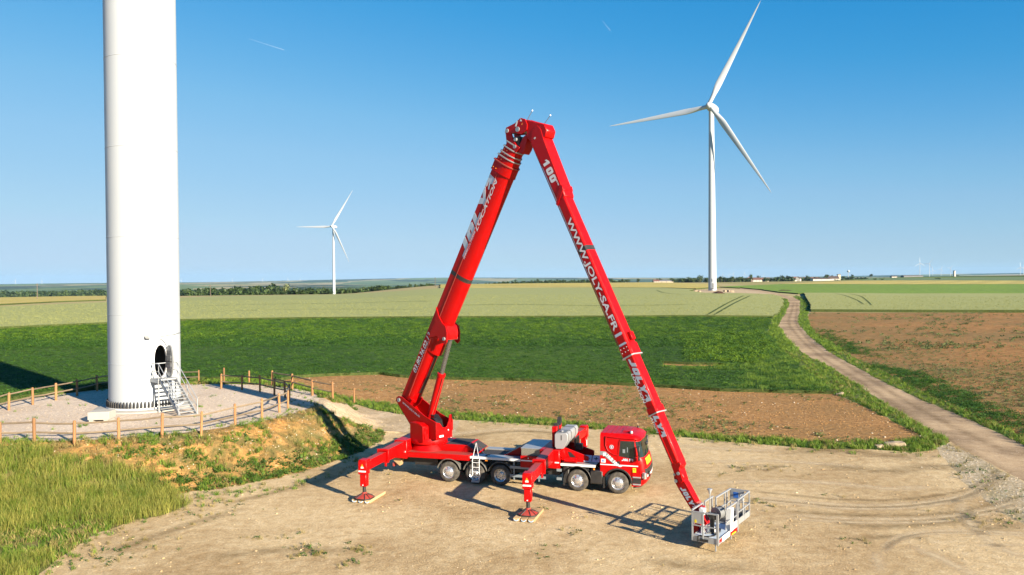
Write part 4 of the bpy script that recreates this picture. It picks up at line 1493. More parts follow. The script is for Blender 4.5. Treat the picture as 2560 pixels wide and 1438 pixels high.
# outrigger boxes across the truck
m = MB(); m.box(-11.86, -11.14, .0, 2.55, 1.08, 2.05); bx_ = m.build('outrigger_box', M['red'], truck, bevel=.03)
m = MB(); m.box(-11.78, -11.2, -.006, -.002, 1.42, 1.49); m.build('reflective_strip', M['print'], bx_)
m = MB(); m.box(-3.92, -2.90, .0, 2.55, 1.05, 1.98); bx2 = m.build('outrigger_box', M['red'], truck, bevel=.03)
m = MB(); m.box(-3.14, -2.92, -.006, -.002, 1.33, 1.39); m.build('reflective_strip', M['print'], bx2)

# --- grey tank across the truck on its saddle
tk = sub('grey_tank', truck)
poly = [(-3.18, 2.72), (-3.12, 2.80), (-2.60, 2.80), (-2.52, 2.72), (-2.52, 2.42), (-2.74, 2.02), (-3.10, 2.00), (-3.18, 2.12)]
for a, b in ((.16, 1.02), (1.06, 1.98), (2.02, 2.62)):
    m = MB(); m.prism(poly, a, b, 'y'); m.build('tank_section', M['greytank'], tk, bevel=.02)
m = MB()
cxp, czp = -2.86, 2.42
for y in (1.04, 2.0, .40):
    m.prism([(cxp + (x - cxp) * 1.02, czp + (z - czp) * 1.02) for x, z in poly], y - .02, y + .02, 'y')
m.build('tank_straps', M['black'], tk)
m = MB(); m.box(-3.1, -2.62, .2, .9, 2.80, 2.83); m.build('tank_lid', M['steelgrey'], tk)
m = MB(); m.lathe([(.07, 0), (.07, .06), (.03, .08)], 12, frame((-2.86, .45, 2.83), (1, 0, 0), (0, 1, 0), (0, 0, 1))); m.build('tank_cap', M['chrome'], tk)
m = MB(); m.box(-2.86, -2.82, .153, .158, 2.45, 2.70); m.build('level_gauge', M['black'], tk)
m = MB(); m.box(-2.48, -2.40, 1.5, 2.4, 1.9, 2.3); m.box(-2.4, -2.1, 1.6, 1.9, 1.7, 2.0); m.build('pump', M['black'], tk)

# --- boom rest and red forks
rs = sub('boom_rest', truck)
m = MB(); m.box(-3.46, -3.22, .75, 1.0, 1.98, 3.0); m.build('rest_post', M['red'], rs, bevel=.01)
m = MB(); m.prism([(.95, 2.35), (1.25, 2.75), (1.35, 3.05), (1.55, 2.85), (2.1, 3.15), (2.15, 2.85), (1.5, 2.3), (1.0, 2.0)], -3.42, -3.28, 'x'); m.build('rest_fork', M['red'], rs, bevel=.01)
m = MB(); m.prism([(1.02, 2.62), (1.12, 3.12), (1.38, 3.02), (1.36, 2.66), (1.28, 2.52)], -3.44, -3.25, 'x'); m.build('rubber_pad', M['black'], rs)
m = MB(); m.prism([(1.62, 2.92), (1.86, 3.32), (2.04, 3.24), (1.98, 2.98), (1.8, 2.9)], -3.44, -3.25, 'x'); m.build('rubber_pad', M['black'], rs)
for y in (.55, 2.0):
    m = MB(); m.prism([(-2.92, 1.95), (-2.70, 2.0), (-2.55, 1.95), (-1.55, 1.62), (-1.55, 1.32), (-2.9, 1.32)], y, y + .07, 'y'); m.build('sloping_bracket', M['red'], rs, bevel=.008)
    m = MB(); m.prism([(-2.60, 1.80), (-2.45, 1.80), (-2.2, 1.55), (-2.5, 1.55)], y - .004, y, 'y'); m.build('bracket_opening', M['black'], rs)
m = MB(); m.tube([(-2.68, .2, 1.47), (-2.08, .2, 1.47)], .12, 16); m.build('red_cylinder', M['red'], rs)
m = MB(); m.prism([(-2.9, 2.0), (-2.72, 2.05), (-2.66, 1.6), (-2.9, 1.6)], .16, .52, 'y'); m.build('saddle_bracket', M['red'], rs, bevel=.01)
# two light battery covers with a dark cross
for k, x in enumerate((-1.80, -1.38)):
    F = frame((x, .55, 1.34), (1, 0, 0), Vector((0, .8, .6)), Vector((0, -.6, .8)))
    m = MB(F); m.box(0, .38, 0, .42, 0, .06); bc = m.build('battery_cover', M['silver'], truck, bevel=.01)
    m = MB(F); m.box(.17, .21, .10, .32, .061, .066); m.box(.08, .30, .19, .23, .067, .070); m.build('black_cross', M['black'], bc)
# side guards
for z in (.93, .50):
    m = MB(); m.box(-5.48, -4.33, .0, .04, z, z + .13); m.build('side_guard', M['rail'], truck)
    m = MB(); m.box(-4.33, -3.62, .0, .04, z, z + .13); m.build('side_guard', M['rail'], truck)
    m = MB(); m.box(-3.05, -2.80, .0, .04, z, z + .13); m.build('side_guard', M['rail'], truck)
m = MB()
for x in (-5.3, -4.0): m.box(x, x + .06, .03, .08, .35, 1.3)
m.build('guard_stay', M['rail'], truck)
# ladder
ld = sub('ladder', truck)
for x in (-7.45, -7.08):
    m = MB(); m.tube([(x, .02, 1.36), (x, -.10, 1.25), (x, -.12, .22)], .02, 8); m.build('ladder_rail', M['white'], ld)
for z in (.42, .66, .9, 1.14):
    m = MB(); m.tube([(-7.45, -.12, z), (-7.08, -.12, z)], .018, 6); m.build('rung', M['white'], ld)
m = MB(); m.box(-7.47, -7.06, -.26, -.10, .16, .24); m.build('bottom_step', M['galv'], ld)
for x in (-7.48, -7.18):
    m = MB(); m.tube([(x, .10, 1.40), (-7.40, .36, 2.05), (x + .16, .60, 1.42)], .016, 6); m.build('grab_rail', M['white'], ld)
m = MB(); m.box(-6.78, -6.66, -.01, .03, 1.22, 1.28); m.build('marker_lamp', M['orange'], truck)

# --- cab
cabp = sub('cab', truck)
def xf(z):
    P_ = [(.42, 1.20), (.55, 1.36), (.80, 1.45), (1.1, 1.46), (1.5, 1.40), (1.72, 1.34), (1.80, 1.28), (2.62, 1.10), (2.68, 1.16), (2.76, 1.10), (2.86, .92), (2.92, .6)]
    return float(np.interp(z, [p[0] for p in P_], [p[1] for p in P_]))
def inset(z):
    return float(np.interp(z, [.4, 1.1, 1.9, 2.6, 2.8, 2.92], [.03, .03, .03, .06, .08, .22]))
def plan(z, xr, off=0.0, nf=8):
    x1 = xf(z) + off
    i = inset(z) - off
    R = .42
    out = [(xr - off, 2.5 - i), (xr - off, i)]
    for k in range(1, 5): out.append((xr + (x1 - .28 - xr) * k / 5, i))
    for k in range(nf + 1):
        a = -PI / 2 + PI / 2 * k / nf
        out.append((x1 - .05 - .36 + .36 * math.cos(a), i + R + R * math.sin(a)))
    for k in range(1, 5):
        t = k / 5
        out.append((x1 - .05 + .05 * math.sin(PI * t), i + R + (2.5 - 2 * i - 2 * R) * t))
    for k in range(nf + 1):
        a = PI / 2 * k / nf
        out.append((x1 - .05 - .36 + .36 * math.cos(a), 2.5 - i - R + R * math.sin(a)))
    for k in range(1, 5): out.append((x1 - .28 + (xr - x1 + .28) * k / 5, 2.5 - i))
    return out
def loft(zs, xr, m, off=0.0):
    rings = [plan(z, xr, off) for z in zs]
    n = len(rings[0])
    vs = [(x, y, z) for r, z in zip(rings, zs) for x, y in r]
    fs = [(i * n + j, i * n + (j + 1) % n, (i + 1) * n + (j + 1) % n, (i + 1) * n + j) for i in range(len(zs) - 1) for j in range(n)]
    fs += [tuple(range(n - 1, -1, -1)), tuple((len(zs) - 1) * n + j for j in range(n))]
    m.add(vs, fs)
m = MB(); loft([1.22, 1.4, 1.6, 1.72, 1.80, 2.0, 2.3, 2.62, 2.68, 2.76, 2.84, 2.89, 2.92], -.87, m)
m.build('cab_shell', M['red'], cabp, smooth=32)
m = MB(); loft([.42, .55, .68, .80], .66, m)
bp = m.build('bumper', M['red'], cabp, smooth=32)
m = MB(); loft([.82, .95, 1.1, 1.22], .62, m)
m.build('lower_front_panel', M['red'], cabp, smooth=32)
for ya, yb in ((.03, .12), (2.38, 2.47)):
    ar = [(.70 * math.cos(a), .56 + .70 * math.sin(a)) for a in [R_(68) + (R_(0) - R_(68)) * k / 10 for k in range(11)]]
    m = MB(); m.prism([(.28, 1.22)] + [(max(.28, x), z) for x, z in ar if z < 1.22] + [(.70, .56), (.72, 1.22)], ya, yb, 'y'); m.build('wing_panel', M['red'], cabp)
    ar = [(.70 * math.cos(a), .56 + .70 * math.sin(a)) for a in [R_(112) + (R_(160) - R_(112)) * k / 10 for k in range(11)]]
    m = MB(); m.prism([(-.28, 1.22)] + [(x, z) for x, z in ar if z < 1.22] + [(-.87, .98), (-.87, 1.22)], ya, yb, 'y'); m.build('wing_panel', M['red'], cabp)
arch(0, R_(-2), R_(158), .63, 'mudguard', 'black', -.015, .42, .07)
arch(0, R_(-2), R_(158), .63, 'mudguard', 'black', 2.1, 2.515, .07)
# door panel and window
YS = .030
m = MB(); m.prism([(-.02, 1.24), (.98, 1.24), (1.00, 1.70), (.86, 1.86), (.84, 2.62), (.12, 2.66), (.06, 2.5), (-.02, 1.9)], YS - .008, YS + .03, 'y')
dr = m.build('door', M['red'], cabp, bevel=.006)
m = MB(); m.prism([(.05, 1.86), (.12, 2.60), (.80, 2.60), (.84, 1.74), (.60, 1.76), (.12, 1.84)], YS - .012, YS + .0, 'y'); m.build('window_frame', M['black'], dr, bevel=.004)
m = MB(); m.prism([(.14, 1.93), (.19, 2.54), (.75, 2.54), (.78, 1.80), (.55, 1.85)], YS - .016, YS - .004, 'y'); m.build('window_glass', M['glass'], dr)
m = MB(); m.box(-.02, .10, YS - .02, YS, 1.44, 1.60); m.build('door_handle', M['black'], dr)
m = MB(); m.box(.45, .49, YS - .019, YS - .015, 2.06, 2.30); m.box(.24, .36, YS - .019, YS - .015, 2.02, 2.2); m.build('painted_reflection', M['weedgrey'] if False else M['rail'], dr)  # grey shapes on the pane paint in a reflection
# pressed recess lines on the cab wall
m = MB(); m.tube([(-.58, YS - .002, 2.75), (-.60, YS - .004, 2.35), (-.50, YS - .004, 2.10), (-.22, YS - .004, 1.92), (-.02, YS - .004, 1.88)], .028, 6); m.tube([(-.58, YS - .002, 2.78), (.1, YS + .008, 2.72), (.85, YS + .008, 2.70)], .022, 6)
m.build('pressed_edge', M['red'], cabp)
m = MB(); m.box(-.86, .98, YS - .014, YS - .009, 1.385, 1.435); m.build('reflective_strip', M['print'], cabp)
# silver band with white 10.B.100
M_S = frame((0, YS - .010, 0), (1, 0, 0), (0, 1, 0), (0, 0, 1))
patch(cabp, I4, [(-.86, 2.05), (-.60, 2.05), (.10, 1.40), (-.14, 1.40), (-.72, 1.86), (-.86, 1.86)], YS - .010, 'rail', 'silver_band', .002)
dirv = Vector((.70, 0, -.62)).normalized()
MT = frame((-.56, YS - .016, 1.84), dirv, (0, 1, 0), (-dirv.z, 0, dirv.x))
lettering('10.B.100', cabp, MT, .0, -.02, .15, .72, 'print', .15, .008)
patch(cabp, I4, [(-.72, 1.98), (-.56, 1.99), (-.60, 1.82), (-.66, 1.86), (-.72, 1.80)], YS - .014, 'print', 'white_arrow', .002)
patch(cabp, I4, [(-.06, 1.50), (.02, 1.44), (.22, 1.36), (.10, 1.33), (-.02, 1.38)], YS - .020, 'print', 'white_arrow', .002)
logo(cabp, I4, .20, 1.64, .11, .56, YS - .012)
patch(cabp, I4, [(-.82, 1.50), (-.60, 1.50), (-.60, 1.68), (-.82, 1.68)], YS - .006, 'print', 'white_sticker', .002)
lettering('B', cabp, I4, -.77, 1.54, .09, .10, 'blue', 0, .004, y=YS - .010)
patch(cabp, I4, [(.72, 1.10), (.88, 1.10), (.88, 1.32), (.72, 1.32)], YS - .01, 'yellow', 'yellow_sticker', .002)
patch(cabp, I4, [(.75, 1.26), (.86, 1.24), (.80, 1.20)], YS - .014, 'black', 'sticker_mark', .002)
m = MB(frame((-.30, YS - .004, 2.28), (1, 0, 0), (0, 0, 1), (0, -1, 0))); m.lathe([(.10, 0), (.10, .003), (.075, .003), (.075, 0)], 18, cap=False); m.lathe([(.045, 0), (.045, .003)], 14)
m.build('round_emblem', M['silver'], cabp)
# windscreen following the cab front
def wrap(zs, ia, ib, off, name, mat, parent=cabp):
    m = MB()
    rings = [plan(z, -.87, off)[ia:ib] for z in zs]
    n = len(rings[0])
    vs = [(x, y, z) for r, z in zip(rings, zs) for x, y in r]
    m.add(vs, [(i * n + j, i * n + j + 1, (i + 1) * n + j + 1, (i + 1) * n + j) for i in range(len(zs) - 1) for j in range(n - 1)])
    return m.build(name, M[mat], parent)
ws = wrap([1.82, 2.0, 2.3, 2.58], 8, 26, .010, 'windscreen', 'glass')
wrap([1.44, 1.54, 1.66, 1.74], 13, 18, .008, 'yellow_front_panel', 'yellow')
wrap([1.02, 1.15, 1.28], 10, 21, .009, 'front_grille', 'black')
wrap([.86, .92, .98], 12, 21, .012, 'white_front_stripe', 'print')
wrap([2.64, 2.70], 8, 26, .05, 'sun_visor', 'red')
m = MB(); 
for z in (1.95,): m.tube([(1.27, .6, 1.84), (1.24, .95, 2.05)], .018, 5); m.tube([(1.28, 1.4, 1.84), (1.25, 1.7, 2.05)], .018, 5)
m.build('windscreen_wiper', M['black'], ws)
# mirrors
for s, y in ((1, -.16), (-1, 2.66)):
    mr = sub('mirror', cabp)
    m = MB(); m.box(1.02, 1.12, y - .1, y + .1, 1.95, 2.42); m.box(1.03, 1.12, y - .09, y + .09, 1.72, 1.92); m.build('mirror_housing', M['black'], mr, bevel=.03)
    m = MB(); m.tube([(.98, YS + .02 if s > 0 else 2.46, 2.35), (1.05, y, 2.3)], .018, 6); m.tube([(.98, YS + .02 if s > 0 else 2.46, 1.9), (1.05, y, 1.95)], .018, 6); m.build('mirror_arm', M['black'], mr)
    mr.location = (-.02, 0, 0) if s > 0 else (0, 0, 0)
m = MB(); m.box(1.30, 1.42, .15, .45, 2.44, 2.60); m.build('kerb_mirror', M['black'], cabp, bevel=.03)
# lamps, steps, bumper lower
for y in (.16, 2.14):
    m = MB(frame((1.10 if True else 0, y, .96), (.75, -.66 if y < 1 else .66, 0), (.66 if y < 1 else -.66, .75, 0), (0, 0, 1)))
    m.box(-.04, .30, -.04, .10, -.15, .16); hl = m.build('headlight', M['chrome'], cabp, bevel=.02)
    m = MB(frame((1.10, y, .96), (.75, -.66 if y < 1 else .66, 0), (.66 if y < 1 else -.66, .75, 0), (0, 0, 1)))
    m.lathe([(.06, 0), (.05, .02), (.001, .03)], 12, frame((.07, -.035, 0), (1, 0, 0), (0, 0, 1), (0, -1, 0))); m.build('lamp_lens', M['glass'], hl)
for z in (.84, .50):
    m = MB(); m.box(.72, 1.10, -.002, .10, z, z + .06); m.build('cab_step', M['galv'], cabp)
m = MB(); m.box(.72, 1.12, .012, .03, .58, .80); m.build('step_recess', M['black'], cabp)
m = MB(); loft([.34, .42], .70, m, -.06); m.build('bumper_spoiler', M['black'], cabp)
m = MB(); m.box(1.40, 1.50, .4, .62, .85, 1.1); m.build('front_lamp', M['black'], cabp, bevel=.03)
# roof details
for x in (-.6, -.35, -.1, .15):
    m = MB(); m.box(x, x + .02, .30, 2.2, 2.918, 2.935); m.build('roof_rib', M['red'], cabp)
m = MB(); m.box(.10, .55, .85, 1.6, 2.918, 2.95); m.build('roof_hatch', M['red'], cabp, bevel=.01)
m = MB(); m.lathe([(.07, 0), (.07, .09), (.05, .13), (.001, .14)], 14, frame((.62, .35, 2.91), (1, 0, 0), (0, 1, 0), (0, 0, 1))); m.build('roof_beacon', M['chrome'], cabp)
m = MB(); m.lathe([(.06, 0), (.05, .08), (.001, .09)], 12, frame((.70, 2.1, 2.90), (1, 0, 0), (0, 1, 0), (0, 0, 1))); m.build('roof_beacon', M['black'], cabp)
m = MB(); m.tube([(.2, .45, 2.95), (.5, .42, 2.97)], .02, 6); m.tube([(.45, .42, 2.97), (.62, .42, 2.98)], .035, 8, r1=.05); m.build('air_horn', M['red'], cabp)

# --- turret in the boom frame
BANG = R_(-42.6) - TANG
BF = Matrix.Translation((-10.4, 1.27, 0)) @ Matrix.Rotation(BANG, 4, 'Z')
tu = sub('turret', truck)
m = MB(BF); m.lathe([(1.02, 1.45), (.92, 1.62), (.80, 1.80)], 40); m.build('pedestal', M['red'], tu)
m = MB(BF); m.lathe([(.98, 1.80), (1.0, 1.86), (1.0, 2.02), (.96, 2.10)], 48); m.build('slewing_ring', M['red'], tu)
pp = [(-2.08, 3.86), (-2.02, 4.03), (-1.85, 4.13), (-1.57, 4.11), (.29, 3.27), (1.15, 3.03), (1.15, 2.10), (-.45, 2.10), (-.60, 2.45), (-1.85, 3.68)]
for y in (-.58, .52):
    m = MB(BF); m.prism(pp, y, y + .06, 'y'); m.build('side_plate', M['red'], tu, bevel=.008)
m = MB(BF); m.prism([(-.58, 2.1), (-.58, 3.02), (-.30, 2.95), (-.12, 2.72), (.05, 2.66), (.22, 2.72), (.36, 3.0), (.42, 3.30), (.58, 3.32), (.58, 2.1)], 1.12, 1.20, 'x'); m.build('front_plate', M['red'], tu, bevel=.008)
m = MB(BF); m.box(-.55, 1.13, -.52, .52, 2.10, 2.18); m.build('turret_floor', M['red'], tu)
m = MB(BF); m.prism([(-2.0, 3.70), (-1.9, 3.74), (-.45, 2.35), (-.55, 2.25)], -.52, .52, 'y'); m.build('back_plate', M['red'], tu)
m = MB(BF); m.prism([(-.42, 1.98), (.62, 1.98), (.62, 2.78), (.30, 2.92), (-.42, 2.92)], -.98, -.585, 'y'); m.build('valve_box', M['red'], tu, bevel=.015)
m = MB(BF); m.box(.623, .70, -.92, -.64, 2.1, 2.6); m.build('box_front', M['red'], tu, bevel=.02)
m = MB(BF); m.tube([(-1.80, -.62, 3.92), (-1.80, .62, 3.92)], .11, 20); m.build('boom_pivot_pin', M['galv'], tu)
m = MB(BF)
m.lathe([(.20, 0), (.38, 0), (.38, .22), (.20, .22)], 24, frame((.60, -.1, 2.78), (1, 0, 0), (0, 0, 1), (0, -1, 0)))
m.build('hose_drum', M['hose'], tu)
m = MB(BF)
for k in range(7):
    o_ = .05 * k - .15
    m.tube([(.2, o_, 3.3), (.55, o_ + .02, 3.25), (.86, o_, 3.0), (.95, o_, 2.6), (.8, o_, 2.25)], .022, 6)
m.build('hydraulic_hoses', M['hose'], tu)
m = MB(BF); m.lathe([(.035, 0), (.035, .03), (.01, .04)], 12, frame((1.2, .28, 2.52), (0, 1, 0), (0, 0, 1), (1, 0, 0))); m.build('white_cap', M['print'], tu)
m = MB(BF @ frame((1.204, 0, 0), (0, 1, 0), (-1, 0, 0), (0, 0, 1)))
m.box(-.35, -.05, 0, .002, 2.20, 2.30); m.build('white_label', M['print'], tu)
tdir = Vector((1.86, 0, -.84)).normalized()
MTu = BF @ frame((-1.60, -.585, 3.84), tdir, (0, 1, 0), (-tdir.z, 0, tdir.x))
lettering('WWW.JOLY-SA.FR', tu, MTu, .12, -.02, .10, 1.55, 'silver', .1, .003)

# --- lift cylinder
lc = sub('lift_cylinder', truck)
ca, cb = Vector((.08, 0, 3.0)), Vector((1.75, 0, 7.35))
mid = ca.lerp(cb, .575)
m = MB(BF); m.tube([ca, mid], .20, 24); m.tube([mid - (cb - ca).normalized() * .12, mid + (cb - ca).normalized() * .03], .225, 24)
m.build('cylinder_barrel', M['red'], lc)
m = MB(BF); m.tube([mid, cb], .115, 20); m.build('piston_rod', M['rod'], lc)
m = MB(BF); m.tube([ca + Vector((.25, -.1, .2)), mid + Vector((.2, -.08, -.2))], .025, 6); m.build('hydraulic_pipe', M['red_dark'], lc)
m = MB(BF); m.tube([(.06, -.5, 2.95), (.06, .5, 2.95)], .12, 16); m.build('lower_pin', M['black'], lc)

# --- first boom arm
A1 = R_(59.0)
ax1 = Vector((math.cos(A1), 0, math.sin(A1)))
zz1 = Vector((-math.sin(A1), 0, math.cos(A1)))
AF = BF @ frame((-1.91, 0, 4.0), ax1, (0, 1, 0), zz1)
def sec1(w, side, deep, top=0.0, n=12, ch_=.06):
    """U section: flat top at z = top, straight sides, round belly"""
    out = [(-w, top - ch_), (-w, top - side)]
    for k in range(1, n):
        a = PI + PI * k / n
        out.append((w * math.cos(a), top - side + (deep - side) * math.sin(a) * 1.0))
    out += [(w, top - side), (w, top - ch_), (w - ch_, top), (-w + ch_, top)]
    return out
def arm_section(m, x0, x1, w, side, deep, top=0.0, ch_=.06):
    m.prism(sec1(w, side, deep, top, 12, ch_), x0, x1, 'x')
a1 = sub('lower_boom', truck)
m = MB(AF); arm_section(m, 3.55, 13.95, .42, .52, 1.18); m.build('boom_tube', M['red'], a1, smooth=28)
m = MB(AF); m.prism(sec1(.415, .50, .92), .30, 3.57, 'x'); m.prism([(-.25, -.62), (-.30, -.30), (.0, -.06), (.5, -.02), (.5, -.86), (.1, -.80)], -.40, .40, 'y')
m.build('boom_foot', M['red'], a1, smooth=28)
m = MB(AF); m.prism([(3.5, .01), (4.4, .01), (13.9, .01), (13.9, .03), (3.5, .03)], -.30, .30, 'y'); m.build('top_wear_strip', M['red_dark'], a1)
# collars and inner sections stacked at the head
cc_ = [(13.90, 14.42, .46, .55, 1.26, .03), (14.42, 14.72, .42, .50, 1.14, -.04), (14.72, 14.92, .395, .47, 1.05, -.09), (14.92, 15.20, .37, .45, .98, -.14), (15.20, 15.46, .345, .43, .90, -.19)]
for i, (xa, xb, w, sd, dp_, tp) in enumerate(cc_):
    m = MB(AF); arm_section(m, xa, xb, w, sd, dp_, tp); c_ = m.build('telescope_section', M['red'], a1, smooth=28)
    m = MB(AF); arm_section(m, xb - .05, xb, w + .04, sd + .02, dp_ + .07, tp + .04); m.build('collar_flange', M['red_dark'] if i == 0 else M['galv'], c_, smooth=28)
m = MB(AF)
for (xa, xb, w, sd, dp_, tp) in cc_[:4]:
    for z in (-.15, -.35): m.tube([(xa + .12, -w - .02, tp + z), (xa + .12, -w + .02, tp + z)], .03, 8)
m.build('collar_bolts', M['orange'], a1)
m = MB(AF); arm_section(m, 13.88, 13.92, .47, .56, 1.28, .04); m.build('lower_flange', M['red'], a1, smooth=28)
for y in (-.48, .42):
    m = MB(BF); m.prism([(1.18, 9.05), (1.40, 8.55), (1.66, 8.22), (1.90, 8.06), (2.00, 7.75), (1.98, 7.25), (1.82, 7.12), (1.62, 7.24), (1.20, 7.55), (.55, 7.40), (.72, 7.75), (1.05, 8.2)], y, y + .07, 'y'); m.build('cylinder_lug', M['red'], a1, bevel=.008)
m = MB(BF); m.prism([(1.55, 8.30), (1.90, 8.05), (1.98, 7.70), (1.92, 7.35), (1.7, 7.62)], -.36, .36, 'y'); m.build('lug_saddle', M['red'], a1, bevel=.02)
m = MB(BF); m.tube([(1.80, -.54, 7.42), (1.80, .54, 7.42)], .09, 16); m.build('lug_pin', M['galv'], a1)
m = MB(AF); arm_section(m, 8.0, 8.22, .424, .52, 1.184, .0); o = m.build('black_band', M['black'], a1, smooth=28)
lettering('03.80.36.02.13', a1, AF, 1.95, -.42, .30, 2.5, 'print', .25, .006, y=-.424)
joly(a1, AF, 9.25, -.52, .46, 4.45, -.42)
lettering('LOCATION', a1, AF, 10.75, -.70, .20, 2.85, 'print', .35, .008, y=-.435, gap=.0)
lettering('WWW.JOLY-SA.FR', a1, AF, 9.1, -.62, .085, 1.6, 'silver', .2, .002, y=-.432, gap=.0)

m = MB(AF)
for k in range(3): m.tube([(1.0, -.18 + .07 * k, -.96), (2.2, -.16 + .07 * k, -1.02), (3.5, -.15 + .07 * k, -.98)], .022, 6)
m.build('hydraulic_hoses', M['hose'], a1)
m = MB(AF); m.tube([(.6, -.44, -.58), (3.4, -.44, -.52), (5.0, -.43, -.50), (13.8, -.43, -.50)], .014, 5); m.build('cable_conduit', M['red_dark'], a1)
# --- knuckle
kn = sub('knuckle', truck)
for y in (-.33, .27):
    m = MB(BF); m.prism([(6.18, 16.95), (6.16, 17.2), (6.12, 17.5), (6.16, 17.72), (6.34, 17.74), (6.52, 17.42), (6.62, 17.1), (6.80, 16.85), (7.02, 16.7), (6.75, 16.5)], y, y + .06, 'y'); m.build('fork_plate', M['red'], kn, bevel=.008)
m = MB(BF); m.prism([(6.88, 16.5), (7.0, 16.9), (7.22, 17.2), (7.46, 17.32), (7.44, 17.0), (7.28, 16.6), (7.1, 16.4)], -.27, .27, 'y'); m.build('fork_web', M['red'], kn, bevel=.01)
m = MB(BF); m.box(6.45, 6.95, -.25, .25, 16.6, 17.25); m.build('hose_guide', M['hose'], kn)
for y in (-.40, .34):
    m = MB(BF); m.prism([(6.14, 17.56), (6.22, 17.74), (6.80, 17.88), (7.16, 18.08), (7.44, 17.98), (7.58, 17.70), (7.54, 17.46), (7.18, 17.30), (6.8, 17.42), (6.4, 17.44), (6.2, 17.44)], y, y + .06, 'y'); m.build('knuckle_plate', M['red'], kn, bevel=.008)
m = MB(BF); m.tube([(6.30, -.44, 17.58), (6.30, .44, 17.58)], .10, 16); m.build('knuckle_pin', M['galv'], kn)
m = MB(BF); m.tube([(6.76, -.36, 17.12), (6.76, .36, 17.12)], .09, 16); m.tube([(6.72, -.36, 16.78), (6.72, .36, 16.78)], .09, 16); m.build('roller', M['galv'], kn)
m = MB(BF); m.tube([(6.98, -.44, 17.56), (6.98, .44, 17.56)], .12, 16); m.build('knuckle_pin', M['galv'], kn)
m = MB(BF); m.prism([(6.80, 17.72), (6.92, 17.98), (7.00, 17.94), (6.90, 17.70)], -.404, -.402, 'y'); m.prism([(7.12, 17.92), (7.18, 18.04), (7.26, 17.90)], -.404, -.402, 'y'); m.build('white_sticker', M['print'], kn)
m = MB(BF); m.prism([(7.2, 17.76), (7.30, 17.84), (7.26, 17.72)], -.404, -.402, 'y'); m.build('yellow_sticker', M['orange'], kn)
for (a_, b_) in (((7.2, 17.98), (7.60, 18.40)), ((8.28, 17.68), (8.70, 18.02))):
    m = MB(BF); m.tube([(a_[0], 0, a_[1]), (b_[0], -.05, b_[1])], .015, 6); an = m.build('antenna', M['steelgrey'], kn)
    m = MB(BF); m.lathe([(.03, -.03), (.035, .02), (.001, .05)], 8, Matrix.Translation((b_[0], -.05, b_[1]))); m.build('antenna_tip', M['print'], an)

# --- second boom arm
A2 = R_(-62.5)
ax2 = Vector((math.cos(A2), 0, math.sin(A2)))
zz2 = Vector((-math.sin(A2), 0, math.cos(A2)))
CF_ = BF @ frame((7.63, 0, 16.99), ax2, (0, 1, 0), zz2)
def sec2(w, h, c=.07, z0=0.0):
    return [(-w, z0 + c * 1.6), (-w, z0 + h - c), (-w + c, z0 + h), (w - c, z0 + h), (w, z0 + h - c), (w, z0 + c * 1.6), (w - c * 1.6, z0), (-w + c * 1.6, z0)]
a2 = sub('upper_boom', truck)
m = MB(BF); m.prism([(7.10, 18.02), (7.60, 17.93), (8.28, 17.70), (8.56, 17.62), (8.72, 17.30), (8.62, 17.0), (7.72, 16.86), (7.50, 17.10), (7.45, 17.38)], -.33, .33, 'y'); m.build('elbow', M['red'], a2, bevel=.04)
m = MB(CF_); m.prism([(-.30, .35), (-.35, .75), (-.05, .86), (.5, .78), (3.05, .66), (3.45, .60), (3.55, .40), (2.9, .12), (.2, .0)], -.35, .35, 'y'); m.build('boom_jacket', M['red'], a2, bevel=.04)
m = MB(CF_); m.prism([(2.85, .60), (2.95, .70), (3.15, .66), (3.62, .02), (3.50, -.02)], -.365, .365, 'y'); m.build('jacket_edge', M['red'], a2, bevel=.01)
m = MB(CF_); m.prism(sec2(.33, .56), .3, 10.75, 'x'); m.build('boom_tube', M['red'], a2, smooth=0, bevel=.02)
m = MB(CF_); m.tube([(.3, -.30, .02), (10.6, -.29, .02)], .022, 6); m.build('cable_conduit', M['red_dark'], a2)
m = MB(CF_); m.prism(sec2(.37, .64, .08, -.04), 10.72, 11.25, 'x'); co = m.build('telescope_collar', M['red'], a2, bevel=.01)
m = MB(CF_); m.prism(sec2(.40, .70, .08, -.07), 11.22, 11.27, 'x'); m.build('collar_flange', M['galv'], co)
m = MB(CF_); m.box(10.25, 10.62, -.10, .18, .56, .72); m.build('bolt_box', M['red'], co, bevel=.02)
m = MB(CF_)
for x in (10.85, 11.02): 
    for z in (.12, .30, .46): m.tube([(x, -.385, z), (x, -.36, z)], .018, 6)
m.build('collar_bolts', M['print'], co)
m = MB(CF_); m.prism(sec2(.305, .50, .07, .04), 11.25, 13.72, 'x'); m.build('telescope_section', M['red'], a2, bevel=.02)
m = MB(CF_); m.prism(sec2(.335, .56, .07, .01), 13.55, 13.86, 'x'); co = m.build('telescope_collar', M['red'], a2, bevel=.01)
m = MB(CF_); m.prism(sec2(.36, .62, .07, -.02), 13.83, 13.875, 'x'); m.build('collar_flange', M['galv'], co)
m = MB(CF_); m.prism(sec2(.28, .46, .07, .06), 13.86, 16.0, 'x'); m.build('telescope_section', M['red'], a2, bevel=.02)
m = MB(CF_); m.tube([(14.2, -.285, .22), (15.95, -.285, .22)], .018, 6); m.build('cable_conduit', M['red'], a2)
m = MB(CF_); m.lathe([(.05, 0), (.05, .01)], 12, frame((14.7, -.28, .38), (1, 0, 0), (0, 0, 1), (0, -1, 0))); m.build('round_cover', M['silver'], a2)
m = MB(CF_); m.prism([(15.95, .06), (15.95, .52), (16.15, .50), (16.25, .36), (16.75, .30), (16.8, .08), (16.3, .04)], -.22, .22, 'y'); m.build('boom_head', M['red'], a2, bevel=.02)
